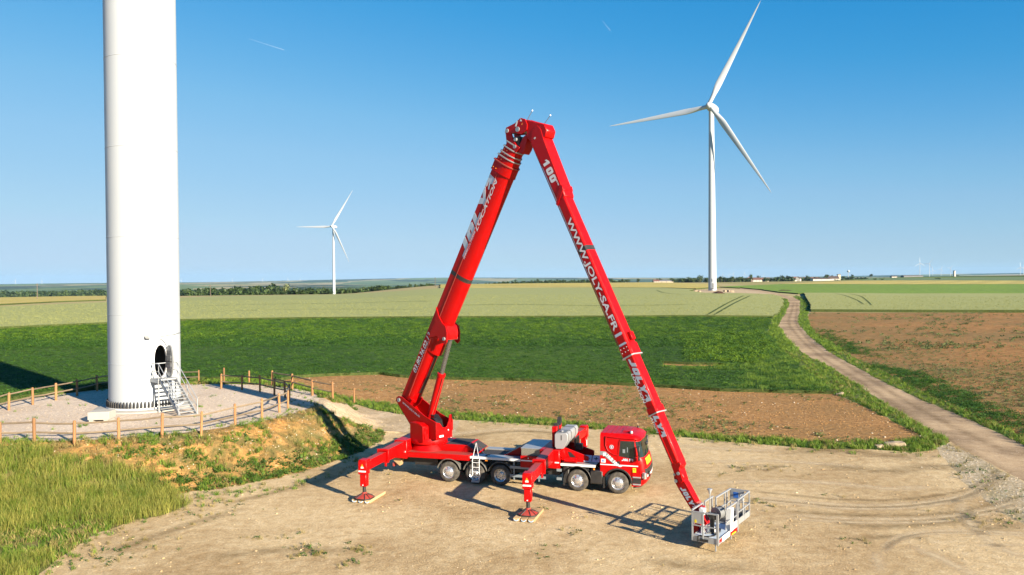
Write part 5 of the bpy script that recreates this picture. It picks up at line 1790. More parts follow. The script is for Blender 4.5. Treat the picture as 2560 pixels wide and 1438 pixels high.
m = MB(CF_); m.prism(sec2(.334, .564, .07, -.002), 5.95, 6.18, 'x'); m.build('black_band', M['black'], a2)
solid_word(a2, CF_, 1.40, .20, .36, 1.2, -.351, '100')
lettering('metres', a2, CF_, 2.42, .50, .09, .42, 'print', .0, .004, y=-.352)
lettering('S', a2, CF_, .1, .30, .10, .09, 'print', 0, .01, y=-.352)
lettering('WWW.JOLY-SA.FR', a2, CF_, 4.45, .155, .29, 5.55, 'print', .0, .009, y=-.331)
for u in (10.15, 10.62):
    m = MB(CF_); m.prism([(u, .10), (u + .12, .10), (u + .12, .46), (u + .06, .52), (u, .46)], -.337, -.335, 'y'); m.build('silver_stripe', M['silver'], a2, smooth=0)
joly(a2, CF_, 11.40, .24, .26, 1.95, -.305)
lettering('LOCATION', a2, CF_, 11.95, .08, .13, 1.35, 'print', .2, .004, y=-.309)
joly_y = -.28
logo(a2, CF_, 13.95, .24, .24, .95, -.282, 'LY')
lettering('ATION', a2, CF_, 13.92, .09, .11, .70, 'print', .2, .004, y=-.281)
# jib
jb = sub('jib', truck)
m = MB(BF); m.prism([(15.14, 2.62), (15.40, 2.78), (15.62, 2.42), (15.56, 2.2), (15.30, 2.05), (15.16, 2.30)], -.16, .16, 'y'); m.build('knee_link', M['red'], jb, bevel=.02)
m = MB(BF); m.tube([(15.40, -.24, 2.55), (15.40, .24, 2.55)], .07, 12); m.tube([(15.28, -.22, 2.22), (15.28, .22, 2.22)], .07, 12); m.tube([(15.22, -.22, 2.48), (15.22, .22, 2.48)], .05, 12); m.build('knee_pin', M['galv'], jb)
JA = R_(-53)
ax3 = Vector((math.cos(JA), 0, math.sin(JA))); zz3 = Vector((-math.sin(JA), 0, math.cos(JA)))
JF = BF @ frame((15.24, 0, 2.12), ax3, (0, 1, 0), zz3)
m = MB(JF); m.prism([(-.10, .0), (-.12, .22), (.05, .40), (.25, .42), (1.5, .34), (1.95, .32), (1.95, .0), (.3, -.02)], -.17, .17, 'y'); m.build('jib_tube', M['red'], jb, bevel=.015)
logo(jb, JF, .28, .08, .20, 1.0, -.17)
m = MB(JF); m.box(1.05, 1.20, -.172, .172, .30, .40); m.build('jib_clamp', M['red_dark'], jb)

# --- work cage
KF0 = Vector((5.0103, -7.2278, .33))
KANG = R_(72.27)
KF = Matrix.Translation(KF0) @ Matrix.Rotation(KANG, 4, 'Z')
cg = sub('work_cage', truck)
# cage frame: x along the long side (away from the camera), y to the left, z up
W_, L1, L2 = 1.02, 2.10, 3.95
m = MB(KF); m.box(0, L1, 0, W_, .0, .16); m.build('cage_floor', M['alu'], cg, bevel=.01)
m = MB(KF); m.box(.05, L1 - .05, .05, W_ - .05, .161, .175); m.build('floor_plate', M['silver'], cg)
m = MB(KF); m.box(L1, L2, .10, .88, .10, .22); m.build('extension_floor', M['alu'], cg, bevel=.01)
m = MB(KF); m.box(L1 + .04, L2 - .04, .14, .84, .221, .23); m.build('extension_mat', M['grip'], cg)
def bars(name, segs, r=.022, mat='galv', parent=cg):
    for p, q in segs:
        m = MB(KF); m.bar(p, q, r * 2); m.build(name, M[mat], parent)
T1 = 1.13
# kick boards
for (x0_, x1, y0_, y1) in ((0, .02, 0, W_), (0, L1, -.01, .01), (0, L1, W_ - .01, W_ + .01)):
    m = MB(KF); m.box(x0_ - .005, x1 + .005, y0_ - .005, y1 + .005, -.02, .20); m.build('kick_board', M['alu'], cg)
for (x0_, x1, y0_, y1) in ((L1, L2, .08, .10), (L2 - .01, L2 + .01, .08, .90), (L1, L2, .88, .90)):
    m = MB(KF); m.box(x0_, x1, y0_, y1, .08, .32); m.build('kick_board', M['alu'], cg)
bars('post', [((0, 0, -.05), (0, 0, T1)), ((0, W_, 0), (0, W_, T1 + .05)), ((0, W_ * .58, .1), (0, W_ * .58, T1 - .05)), ((L1, 0, 0), (L1, 0, T1)), ((L1 + .14, 0, -.1), (L1 + .14, 0, T1 + .05)), ((L1 * .52, W_, 0), (L1 * .52, W_, T1 + .05)), ((L1 * .62, W_, 0), (L1 * .62, W_, T1 + .05)), ((L1, W_, 0), (L1, W_, T1 + .05)), ((L1 + .12, .9, 0), (L1 + .12, .9, T1 + .05))], .026)
bars('post', [((L2, .09, .1), (L2, .09, T1)), ((L2, .89, .1), (L2, .89, T1)), ((L2, .52, .1), (L2, .52, T1)), ((L2 - .75, .89, .1), (L2 - .75, .89, T1)), ((L2 - .45, .89, .1), (L2 - .45, .89, T1)), ((L2 - .6, .09, .1), (L2 - .6, .09, .7))], .024)
bars('top_rail', [((0, 0, T1), (0, W_, T1 - .02)), ((0, W_, T1 + .05), (L1 * .5, W_, T1 + .05)), ((L1 * .62, W_, T1 + .05), (L1 + .12, W_, T1 + .05)), ((.9, 0, T1), (L1, 0, T1)), ((L1 + .12, .9, T1 + .02), (L2, .89, T1)), ((L2, .89, T1), (L2, .09, T1)), ((L2, .09, T1), (L1 + .14, .05, T1))], .026)
bars('mid_rail', [((0, 0, .60), (0, W_, .60)), ((0, W_, .62), (L1, W_, .62)), ((.9, 0, .60), (L1, 0, .60)), ((L1 + .14, .05, .62), (L2, .09, .62)), ((L2, .09, .62), (L2, .89, .62)), ((L1 + .12, .9, .62), (L2, .89, .62))], .02)
m = MB(KF); m.box(-.03, .03, -.03, .05, .0, T1 + .02); m.build('corner_post', M['alu'], cg)
m = MB(KF); m.box(-.02, .0, .62, W_, .68, T1); m.build('corner_panel', M['alu'], cg)
m = MB(KF); m.lathe([(.10, -.1), (.11, 0), (.09, .08), (.001, .12)], 14, frame((.12, .88, .90), (1, 0, 0), (0, 1, 0), (0, 0, 1))); m.build('blue_beacon', M['blue'], cg)
m = MB(KF); m.box(-.025, -.02, .84, .92, .70, .82); m.build('yellow_sticker', M['yellow'], cg)
m = MB(KF); m.box(-.04, -.028, .38, .72, .02, .12); m.build('front_slot', M['black'], cg)
m = MB(KF); m.box(.02, .12, .02, .3, -.35, .0) if False else m.box(L1 - .35, L1 - .3, .1, .14, -.30, .0); m.box(.05, .10, .1, .14, -.30, .0); m.box(L1 + .16, L1 + .2, .12, .16, -.1, .1); m.box(.9, .95, .1, .14, -.18, 0); m.build('support_foot', M['galv'], cg)
# white console and red marks on the long side
m = MB(KF @ frame((1.32, -.02, .12), (1, 0, 0), (0, 1, 0), Vector((.12, 0, 1)).normalized()))
m.box(0, .26, -.02, .22, 0, .92); m.build('white_cover', M['white'], cg, bevel=.02)
m = MB(KF); m.box(.42, 1.2, -.02, -.014, .0, .2); m.build('white_plate', M['print'], cg)
lettering('PALF', cg, KF, .10, .04, .12, .34, 'red', .1, .01, y=-.02, gap=.004)
m = MB(KF); m.box(1.34, L1 - .02, -.03, -.01, -.02, .14); m.build('red_plate', M['red'], cg)
m = MB(KF); m.box(1.45, 1.9, -.034, -.031, -.02, .03); m.build('yellow_strip', M['yellow'], cg)
m = MB(KF); m.box(1.3, L1 - .02, -.03, -.012, .15, .42); m.build('side_panel', M['white'], cg)
m = MB(KF @ frame((1.75, -.034, .28), (1, 0, 0), (0, 0, 1), (0, -1, 0))); m.lathe([(.09, 0), (.09, .002), (.06, .002), (.06, 0)], 20, cap=False); m.build('round_emblem', M['red'], cg)
# notice boards at the far end
m = MB(KF); m.box(L2 - .03, L2 - .01, .30, .86, .70, T1 - .02); m.build('notice_board', M['galv'], cg)
m = MB(KF); m.box(L2 - .035, L2 - .031, .55, .76, .78, 1.02); m.build('blue_notice', M['blue'], cg)
m = MB(KF @ frame((L2 - .035, .42, .92), (0, 1, 0), (0, 0, 1), (-1, 0, 0))); m.lathe([(.05, 0), (.05, .004), (.03, .004), (.03, 0)], 16, cap=False); m.build('round_notice', M['print'], cg)
# inside: hose reel, box, mast with camera, hoses, red bracket
m = MB(KF @ frame((.95, .42, .88), (.3, .95, 0), (0, 0, 1), (.95, -.3, 0))); m.lathe([(.06, 0), (.22, 0), (.22, .30), (.06, .30)], 26); m.lathe([(.25, -.02), (.25, .02)], 26); m.lathe([(.25, .28), (.25, .32)], 26)
m.build('cable_reel', M['steelgrey'], cg)
m = MB(KF); m.box(.60, .72, .40, .52, .18, .95); m.box(.50, .62, .2, .26, .2, .8); m.build('reel_stand', M['black'], cg)
m = MB(KF); m.box(.52, .76, .74, .96, .86, 1.12); m.build('electrical_box', M['white'], cg, bevel=.02)
m = MB(KF); m.box(.58, .75, .45, .62, .80, .98); m.box(.70, .80, .30, .50, .70, .9); m.tube([(.6, .2, .9), (.7, .35, .98), (.75, .5, .9)], .03, 6); m.build('control_panel', M['black'], cg)
mst = sub('camera_mast', cg)
m = MB(KF); m.tube([(.66, .56, .2), (.66, .56, 1.72)], .018, 8); m.build('mast', M['galv'], mst)
m = MB(KF); m.lathe([(.03, 1.70), (.06, 1.80), (.06, 1.84), (.10, 1.86), (.10, 1.90), (.02, 1.92)], 14, Matrix.Translation((.66, .56, 0))); m.build('wind_sensor', M['galv'], mst)
m = MB(KF); m.tube([(.42, .95, .85), (.34, .80, .6), (.38, .62, .22), (.9, .25, .20), (1.25, .35, .20), (1.28, .70, .20), (.9, .8, .2)], .022, 7); m.build('black_hose', M['hose'], cg)
m = MB(KF); m.tube([(.9, .3, .19), (.3, .30, .19), (.06, .5, .20), (.02, .72, .22), (-.03, .78, .20), (-.035, .80, .0)], .03, 7); m.build('black_hose', M['hose'], cg)
m = MB(KF); m.box(.44, .62, .78, .84, .18, .5); m.lathe([(.18, 0), (.16, .2), (.10, .24)], 16, Matrix.Translation((.85, .60, .17))); m.build('floor_equipment', M['white'], cg)
m = MB(KF); m.box(.70, 1.05, 1.04, 1.30, -.15, .95); m.build('rotation_bracket', M['red'], cg, bevel=.03)
m = MB(KF); m.box(.72, 1.03, .90, 1.06, .55, 1.10); m.tube([(.88, 1.15, .0), (.88, 1.15, 1.0)], .10, 14); m.build('rotator', M['red'], cg)
m = MB(KF); m.tube([(L2 - .7, .12, .25), (L2 - .7, .12, .95)], .03, 8); m.box(L2 - .8, L2 - .6, .1, .3, .9, 1.0); m.build('small_post', M['galv'], cg)

# --- boards under the feet: each board is a thing
def board(x, y, z, ang, L, w, h, label, grp):
    p = truck_w((x, y))
    b = empty('support_board', (p.x, p.y, z), TANG + R_(90) + ang, label, 'board', grp)
    m = MB(); m.box(-L / 2, L / 2, -w / 2, w / 2, 0, h)
    m.build('plank', M['board'], b, bevel=.01)
    for s in (-1, 1):
        m = MB(); m.tube([(s * L / 2, -w * .36, h * .6), (s * (L / 2 + .05), -w * .2, h * .3), (s * (L / 2 + .06), 0, h * .25), (s * (L / 2 + .05), w * .2, h * .3), (s * L / 2, w * .36, h * .6)], .018, 6)
        m.build('rope_handle', M['strap'], b)
def truck_w(p):
    c, s = math.cos(TANG), math.sin(TANG)
    return Vector((P0.x + p[0] * c - p[1] * s, P0.y + p[0] * s + p[1] * c, 0))
wh = ['leftmost', 'middle', 'rightmost']
for foot, nm, y0_ in (((-11.40, -4.28), 'rear left foot of the red truck', -3.75), ((-3.18, -4.75), 'front foot of the red truck nearest the camera', -4.55)):
    for k in range(3):
        board(foot[0] - .02 + (k - 1) * .315, y0_, .01, R_((k - 1) * 1.2), 1.75, .29, .13, '%s of three pale boards under the %s' % (wh[k], nm), 'boards under the outrigger feet')
for foot in ((-3.1, 6.9),):
    for k in range(3):
        board(foot[0] + (k - 1) * .315, foot[1], .01, 0, 1.75, .29, .13, '%s of three pale boards under the far foot behind the grey tank' % wh[k], 'boards under the outrigger feet')

# ------------------------------------------------------------------ tyre marks and tramlines
def strip_mat(name, c, strength=.7, nscale=2.5):
    m, nt, b = new_mat(name)
    tc = nt.nodes.new('ShaderNodeTexCoord')
    sep = nt.nodes.new('ShaderNodeSeparateXYZ')
    nt.links.new(tc.outputs['UV'], sep.inputs[0])
    u = math_(nt, 'SUBTRACT', 1.0, math_(nt, 'MULTIPLY', math_(nt, 'ABSOLUTE', math_(nt, 'SUBTRACT', sep.outputs[0], .5)), 2.0))
    n = tex_noise(nt, nt.nodes.new('ShaderNodeNewGeometry').outputs['Position'], nscale, 6, .7)
    a = math_(nt, 'MULTIPLY', math_(nt, 'MULTIPLY', u, sep.outputs[1]), math_(nt, 'SUBTRACT', math_(nt, 'MULTIPLY', n, 2.6), .55))
    cl = nt.nodes.new('ShaderNodeClamp'); nt.links.new(math_(nt, 'MULTIPLY', a, strength), cl.inputs[0])
    b.inputs['Base Color'].default_value = (*c, 1)
    b.inputs['Roughness'].default_value = 1
    b.inputs['Specular IOR Level'].default_value = .1
    nt.links.new(cl.outputs[0], b.inputs['Alpha'])
    return m
M['track_light'] = strip_mat('pale_wheel_dust', (.58, .46, .29), .8)
M['track_dark'] = strip_mat('dark_wheel_rut', (.15, .105, .045), .40, 1.2)
M['track_rut'] = strip_mat('faint_road_rut', (.15, .10, .055), .30, 1.0)
M['tram'] = strip_mat('crushed_crop_gap', (.04, .07, .02), 2.2, .5)

def ribbons(name, lines, mat, dz, kind='stuff', sub_=8):
    vs, fs, uv = [], [], []
    for pts_, w in lines:
        P = [G(*p) for p in pts_]
        # Catmull-Rom through the points
        Q = []
        for i in range(len(P) - 1):
            p0, p1, p2, p3 = P[max(0, i - 1)], P[i], P[i + 1], P[min(len(P) - 1, i + 2)]
            for k in range(sub_):
                t = k / sub_
                Q.append(.5 * ((2 * p1) + (p2 - p0) * t + (2 * p0 - 5 * p1 + 4 * p2 - p3) * t * t + (3 * p1 - p0 - 3 * p2 + p3) * t ** 3))
        Q.append(P[-1])
        b = len(vs)
        for i, q in enumerate(Q):
            d = (Q[min(i + 1, len(Q) - 1)] - Q[max(i - 1, 0)]); d.z = 0; d.normalize()
            s = Vector((-d.y, d.x, 0)) * w / 2
            for e in (-1, 1):
                p = q + s * e
                vs.append((p.x, p.y, h1(p.x, p.y) + dz))
            f = min(1, i / 4, (len(Q) - 1 - i) / 4)
            uv += [(0, f), (1, f)]
        for i in range(len(Q) - 1):
            fs.append((b + 2 * i, b + 2 * i + 1, b + 2 * i + 3, b + 2 * i + 2))
    me = bpy.data.meshes.new(name)
    me.from_pydata(vs, [], fs)
    ul = me.uv_layers.new(name='UVMap')
    for l in me.loops: ul.data[l.index].uv = uv[l.vertex_index]
    me.materials.append(mat)
    o = bpy.data.objects.new(name, me)
    col.objects.link(o)
    tag(o, kind=kind)
    return o
def off(line, dy, dx=0): return [(x + dx, y + dy) for x, y in line]
c1 = [(1860, 1240), (1990, 1252), (2100, 1262), (2250, 1262), (2400, 1242), (2470, 1212), (2500, 1180)]
c2 = [(1950, 1285), (2100, 1296), (2250, 1298), (2370, 1292), (2480, 1272), (2560, 1250)]
c3 = [(2212, 1378), (2235, 1352), (2290, 1334), (2370, 1327), (2480, 1330), (2600, 1336)]
c4 = [(2400, 1250), (2420, 1300), (2470, 1350), (2540, 1385), (2620, 1400)]
ribbons('pale_tyre_marks', [(c1, .9), (off(c1, 9), .7), (c2, .8), (off(c2, 9), .6), (c3, .6), (off(c3, 6), .4), (c4, .8), ([(2190, 1375), (2200, 1440)], .7),
        ([(1700, 1215), (1850, 1205), (2050, 1206), (2230, 1222), (2330, 1216)], 1.2), ([(1690, 1160), (1880, 1152), (2060, 1160), (2150, 1166)], 1.0),
        ([(720, 1010), (800, 1018), (900, 1045), (1010, 1068)], 1.4), ([(2440, 1365), (2540, 1363), (2620, 1370)], .5), ([(2270, 1360), (2400, 1420), (2500, 1480)], .9),
        ([(900, 1120), (1100, 1090), (1300, 1072), (1480, 1088)], 1.6), ([(1650, 1110), (1800, 1122), (1960, 1128)], 1.5)], M['track_light'], .006)
ribbons('dark_ground_ruts', [(off(c1, 5), .5), (off(c2, -9), .8), (off(c1, -13), .6), ([(1840, 1182), (1870, 1170), (1905, 1160)], .7), ([(1905, 1180), (1935, 1170), (1965, 1163)], .7),
        ([(1950, 1132), (2100, 1126), (2200, 1138), (2330, 1148)], 2.2), ([(2020, 1158), (2220, 1178), (2330, 1166), (2420, 1180)], 2.0), ([(2080, 1306), (2200, 1316), (2330, 1308), (2460, 1290)], 1.2),
        ([(2120, 1345), (2260, 1342), (2330, 1350)], .9), ([(560, 1262), (700, 1228), (850, 1186)], 1.0), ([(2400, 1312), (2480, 1320), (2560, 1312)], 1.4), ([(1600, 1395), (1760, 1420), (1900, 1412)], 1.6),
        ([(1000, 1078), (1120, 1094), (1300, 1078), (1500, 1094)], 1.2), ([(240, 1400), (420, 1330), (620, 1268)], 1.2), ([(500, 1400), (700, 1375), (900, 1380)], 1.2)], M['track_dark'], .004)
ribbons('dirt_road_wheel_ruts', [([(2540, 1188), (2330, 1078), (2190, 980), (2050, 890), (1995, 840), (1972, 806), (1980, 775), (1984, 755)], 1.1), ([(2560, 1150), (2400, 1075), (2260, 1000), (2120, 915), (2040, 868), (2008, 835), (1990, 806), (1992, 775), (1992, 756)], 1.1)], M['track_rut'], .008)
tl = [(1766, 797), (1790, 782), (1818, 765), (1843, 752), (1860, 744)]
ribbons('tramlines', [(tl, .8), (off(tl, 0, 17), .8), ([(1640, 729), (1662, 737), (1720, 741), (1850, 740)], .6),
        ([(2120, 738.5), (2150, 745), (2168, 758), (2180, 771)], .5), ([(2085, 738), (2110, 743), (2140, 755), (2162, 769)], .5),
        ([(1120, 770), (1300, 768), (1500, 771), (1750, 768)], 1.2), ([(460, 772), (700, 766), (1000, 760), (1080, 759)], 1.2), ([(500, 786), (800, 780), (1060, 782)], .8)], M['tram'], .83)

# ------------------------------------------------------------------ ground cover
def near_poly(x, y, line, dmax):
    """distance test to a world polyline"""
    out = np.full(len(x), 1e9)
    for (a, b) in zip(line[:-1], line[1:]):
        ax, ay, bx, by = a[0], a[1], b[0], b[1]
        dx, dy = bx - ax, by - ay
        t = np.clip(((x - ax) * dx + (y - ay) * dy) / (dx * dx + dy * dy + 1e-9), 0, 1)
        out = np.minimum(out, np.hypot(x - ax - t * dx, y - ay - t * dy))
    return out

pg = [proto('tuft', *blades(16, .30, .16, .022, .6, s), M['grass']) for s in (1, 2, 3)]
pgd = [proto('dry_tuft', *blades(14, .30, .15, .02, .7, s), M['drygrass']) for s in (4, 5)]
pmt = [proto('tall_tuft', *blades(44, .62, .42, .013, .42, s, 3), M['meadow']) for s in (6, 7, 8)]
pmg = [proto('tall_green_tuft', *blades(36, .50, .42, .015, .5, s, 3), M['grass']) for s in (9, 10)]
pcr = [proto('crop_plant', *leaves(60, .30, .42, .062, s, .9), M['crop']) for s in (11, 12, 13)]
pcl = [proto('crop_plant_light', *leaves(60, .32, .42, .062, s, .9), M['crop_light']) for s in (14, 15)]
pwd = [proto('weed', *leaves(14, .16, .20, .07, s, .8), M['weed']) for s in (16, 17)]
pwg = [proto('grey_weed', *leaves(14, .22, .22, .08, s, .6), M['weedgrey']) for s in (18, 19)]
pst = [proto('stone', *rock(s), M['stone']) for s in (20, 21, 22)]
pcd = [proto('clod', *rock(s), M['clod']) for s in (23, 24, 25)]
pcq = [proto('red_clod', *rock(s), M['clod_red']) for s in (26, 27)]
pwh = [proto('wheat_tuft', *blades(18, .34, .30, .03, .35, s), M['wheatear']) for s in (28, 29)]

dens = lambda a, d0=30., p=1.6: (lambda x, y: a * np.minimum(1, (d0 / np.maximum(y, 1)) ** p))
# tall meadow grass on the left
P = sample_faces(['meadow'], dens(16, 34, 1.2))
n = vnoise(P[:, 0], P[:, 1], 2.6, 1)
tall = (P[:, 1] > 34.6 + 1.5 * (n - .5)) | (n > .62)
scatter('tall_grass', P[tall & (rng.random(len(P)) < .70)], pmt, .65, 1.25, tilt=.12)
scatter('green_tall_grass', P[tall & ((P[:, 0] < -17) | (P[:, 1] > 42)) & (rng.random(len(P)) < .6)], pmg, .6, 1.1, tilt=.12)
scatter('short_meadow_grass', P[~tall & (rng.random(len(P)) < .8)], pg, .7, 1.3, tilt=.2)
scatter('dry_meadow_grass', P[rng.random(len(P)) < .4], pgd, .8, 1.5, tilt=.2)
# the bank
P = sample_faces(['embankment'], dens(17, 42, 1))
rr_ = np.hypot(P[:, 0] - TX, P[:, 1] - TY)
n = vnoise(P[:, 0], P[:, 1], 1.5, 3) * .6 + vnoise(P[:, 0], P[:, 1], .6, 4) * .4
k = (n > .47) | ((rr_ > 14.6) & (n > .30)) | ((rr_ < 11.9) & (n > .50)) | ((P[:, 0] > TX + 12.2) & (n > .33))
scatter('bank_grass', P[k & (rng.random(len(P)) < .75)], pg, .6, 1.3, tilt=.3)
foot = (rr_ > 14.2) & (P[:, 0] > TX + 2)
scatter('bank_foot_plants', P[foot], pwd, .8, 1.7, tilt=.3)
scatter('bank_weeds', P[k & (n > .6) & (rng.random(len(P)) < .5)], pwd, .6, 1.5, tilt=.3)
scatter('bank_dry_grass', P[(n > .30) & (n < .62) & (rng.random(len(P)) < .6)], pgd, .5, 1.15, tilt=.3)
scatter('bank_stones', P[(rng.random(len(P)) < .22) & (n < .6)], pst, .015, .06, tilt=1, sink=.01)
scatter('bank_clods', P[(rng.random(len(P)) < .35) & (n < .6)], [proto('orange_clod', *rock(31), GM['embankment_soil'])], .03, .14, tilt=1, sink=.02)
P = sample_faces(['pad_border'], dens(12, 50, 1.2), ymax=90)
scatter('pad_edge_grass', P, pg, .7, 1.3, tilt=.2)
# pad and gravel: stones and stray tufts
P = sample_faces(['gravel_pad'], dens(10, 45, 1))
rr_ = np.hypot(P[:, 0] - TX, P[:, 1] - TY)
out_ = rr_ > 3.6
scatter('pad_stones', P[out_ & (rng.random(len(P)) < .8)], pst, .012, .04, tilt=1)
n = vnoise(P[:, 0], P[:, 1], .8, 6)
scatter('pad_weeds', P[out_ & ((n > .86) | ((rr_ > 10.2) & (n > .45))) & (rng.random(len(P)) < .5)], pg, .4, .9, tilt=.3)
P = sample_faces(['gravel_yard', 'gravel_path'], dens(10, 26, 1.2), ymax=70)
n = vnoise(P[:, 0], P[:, 1], 1.4, 8); n2 = vnoise(P[:, 0], P[:, 1], .45, 9)
scatter('yard_stones', P[rng.random(len(P)) < .45], pst, .010, .028, tilt=1, sink=.004)
scatter('yard_clods', P[(n > .55) & (rng.random(len(P)) < .25)], [proto('sand_clod', *rock(33), GM['gravel_yard'])], .02, .07, tilt=1, sink=.01)
scatter('yard_weeds', P[(n > .80) & (n2 > .66) & (rng.random(len(P)) < .7)], pgd + pwd[:1], .25, .65, tilt=.3)
# small clumps of weeds near the front edge, beside the meadow and along the yard's far edge
cl = []
for (px, py, num, sp) in ((760, 1372, 14, .35), (800, 1385, 16, .3), (748, 1392, 8, .2), (885, 1372, 12, .25), (905, 1370, 8, .2), (912, 1388, 4, .15), (880, 1408, 7, .2), (860, 1415, 5, .2), (708, 1345, 10, .4), (640, 1345, 6, .3),
                       (1845, 1170, 12, .4), (1930, 1172, 12, .5), (1900, 1262, 14, .4), (1812, 1188, 6, .3), (2090, 1240, 4, .2), (2130, 1349, 6, .25), (2440, 1300, 9, .5), (2520, 1302, 12, .5), (1430, 1330, 6, .3), (1345, 1392, 5, .3), (1360, 1272, 4, .2),
                       (480, 1290, 30, .8), (350, 1372, 26, .8), (560, 1262, 24, .7), (240, 1400, 24, .9), (170, 1385, 26, .9)):
    c = G(px, py)
    for _ in range(num): 
        x, y = c.x + random.gauss(0, sp), c.y + random.gauss(0, sp)
        cl.append((x, y, h1(x, y)))
scatter('weed_clumps', np.array(cl), pgd + pwd, .3, .8, tilt=.3)
# the ragged border between the yard and the grass
P = sample_faces(['gravel_yard'], dens(14, 40, 1.0), ymax=75)
vedge = [tuple(G(*p)[:2]) for p in [(2400, 1150), (2345, 1124), (2290, 1133), (2180, 1126), (2050, 1124), (1850, 1109), (1700, 1095), (1560, 1080), (1400, 1068), (1250, 1058), (1130, 1051), (1040, 1046)]]
medge = [tuple(G(*p)[:2]) for p in [(60, 1500), (90, 1440), (140, 1400), (190, 1368), (250, 1330), (330, 1302), (400, 1290), (470, 1262), (560, 1238), (680, 1218), (800, 1190), (900, 1150)]]
dv = np.minimum(near_poly(P[:, 0], P[:, 1], vedge, 0), near_poly(P[:, 0], P[:, 1], medge, 0) * .8)
k = (dv < 1.3) & (rng.random(len(P)) < .55 * (1 - dv / 1.3)) & (vnoise(P[:, 0], P[:, 1], 1.1, 41) > .35)
scatter('ragged_edge_grass', P[k], pg + pgd, .4, .95, tilt=.3)
sedge = [tuple(G(*p)[:2]) for p in [(2350, 1125), (2400, 1190), (2480, 1255), (2560, 1300)]]
ds = near_poly(P[:, 0], P[:, 1], sedge, 0)
k = (ds < 2.2) & (rng.random(len(P)) < .7 * (1 - ds / 2.2))
scatter('strewn_stones', P[k], pst, .015, .06, tilt=1, sink=.01)
P = sample_faces(['stone_strip'], dens(26, 38, 1.2), ymax=70)
scatter('loose_stones', P[rng.random(len(P)) < .6], pst, .015, .06, tilt=1, sink=.01)
scatter('stone_strip_weeds', P[rng.random(len(P)) < .08], pwd + pgd, .4, 1.0, tilt=.3)
# verges
P = sample_faces(['grass_verge', 'roadside_grass'], dens(13, 50, 1.7), ymax=330)
far_ = P[:, 1] > 110
scatter('verge_grass', P[~far_], pg, .7, 1.35, tilt=.2)
scatter('verge_grass_far', P[far_], pg, 1.2, 2.4, tilt=.2)
scatter('verge_dry_grass', P[(~far_) & (rng.random(len(P)) < .22)], pgd, .7, 1.3, tilt=.2)
# green crop
P = sample_faces(['green_crop_field'], dens(4.6, 75, 1.9), ymax=230)
P[:, 2] += .16
d_ = P[:, 1]
bright = sm((d_ - 118) / 26) * (1 - sm((d_ - 178) / 16)) * 1.0 + .30 * (vnoise(P[:, 0], P[:, 1], 9, 11) - .5) + .35 * (vnoise(P[:, 0] * .35, P[:, 1], 14, 12) - .5)
lt = rng.random(len(P)) < np.clip(bright * .5, .02, .6)
nearc = d_ < 115
scatter('crop_plants', P[nearc & ~lt], pcr, .75, 1.15, tilt=.2)
scatter('crop_plants_far', P[~nearc & ~lt], pcr, 1.1, 1.7, tilt=.2)
scatter('light_crop_plants', P[nearc & lt], pcl, .75, 1.15, tilt=.2)
scatter('light_crop_plants_far', P[~nearc & lt], pcl, 1.1, 1.7, tilt=.2)
# the rough bright corner of the crop next to the track
CORN = poly_px([(1905, 830), (1935, 835), (1960, 878), (2012, 928), (2062, 963), (2085, 984), (1900, 981), (1830, 975), (1870, 940), (1880, 890)])
Pq = sample_faces(['green_crop_field'], dens(3.2, 75, 1.4), ymax=190)
Pq = Pq[inside(CORN, Pq[:, 0], Pq[:, 1]) | ((vnoise(Pq[:, 0], Pq[:, 1], 9, 31) > .86) & (Pq[:, 0] > 12) & (Pq[:, 1] < 120))]
Pq[:, 2] += .12
scatter('tall_field_grass', Pq[rng.random(len(Pq)) < .6], pmg, .8, 1.4, tilt=.2)
BUSHY = poly_px([(1690, 838), (1900, 836), (1945, 880), (1890, 915), (1720, 905)])
Pq = sample_faces(['green_crop_field'], dens(2.6, 75, 1.4), ymax=190)
Pq = Pq[inside(BUSHY, Pq[:, 0], Pq[:, 1])]
Pq[:, 2] += .22
scatter('taller_crop_patch', Pq, pcl + pcr[:1], 1.3, 2.0, tilt=.2)
# ploughed soil
P = sample_faces(['ploughed_field'], dens(8, 62, 1.5), ymax=110)
scatter('soil_clods', P, pcd, .02, .085, tilt=1, sink=.02)
n = vnoise(P[:, 0], P[:, 1], 5, 13) * .6 + vnoise(P[:, 0], P[:, 1], 1.2, 14) * .4 + .12 * sm((P[:, 0] + 2) / 20)
scatter('plough_weeds', P[(n > .58) & (rng.random(len(P)) < .5)], pwd + pwg, .4, 1.0, tilt=.3)
scatter('plough_stones', P[(rng.random(len(P)) < .05)], pst, .03, .09, tilt=1)
# right hand field
outr = [tuple(G(*p)[:2]) for p in OUT_R]
P = sample_faces(['stubble_field'], dens(5.0, 70, 1.8), ymax=260)
n = vnoise(P[:, 0], P[:, 1], 9, 15) * .3 + vnoise(P[:, 0], P[:, 1], 1.3, 16) * .4 + rng.random(len(P)) * .3
dr_ = near_poly(P[:, 0], P[:, 1], outr, 0)
lush = (dr_ < 2.6 + 5 * (n - .4)) & (vnoise(P[:, 0], P[:, 1], 13, 17) > .47) & (P[:, 1] < 150)
scatter('field_edge_weeds', np.repeat(P[lush], 2, axis=0) + np.column_stack([rng.normal(0, .5, (2 * lush.sum(), 2)), np.zeros(2 * lush.sum())]), pcr, .5, 1.0, tilt=.3)
th = .47 + .22 * sm((P[:, 1] - 75) / 80)
w_ = (~lush) & (n > th)
scatter('field_weeds', P[w_ & (P[:, 1] < 110)], pwg, .45, 1.1, tilt=.3)
scatter('field_weeds_far', P[w_ & (P[:, 1] >= 110)], pwg, 1.0, 2.2, tilt=.3)
scatter('red_soil_clods', P[rng.random(len(P)) < .5], pcq, .04, .13, tilt=1, sink=.03)
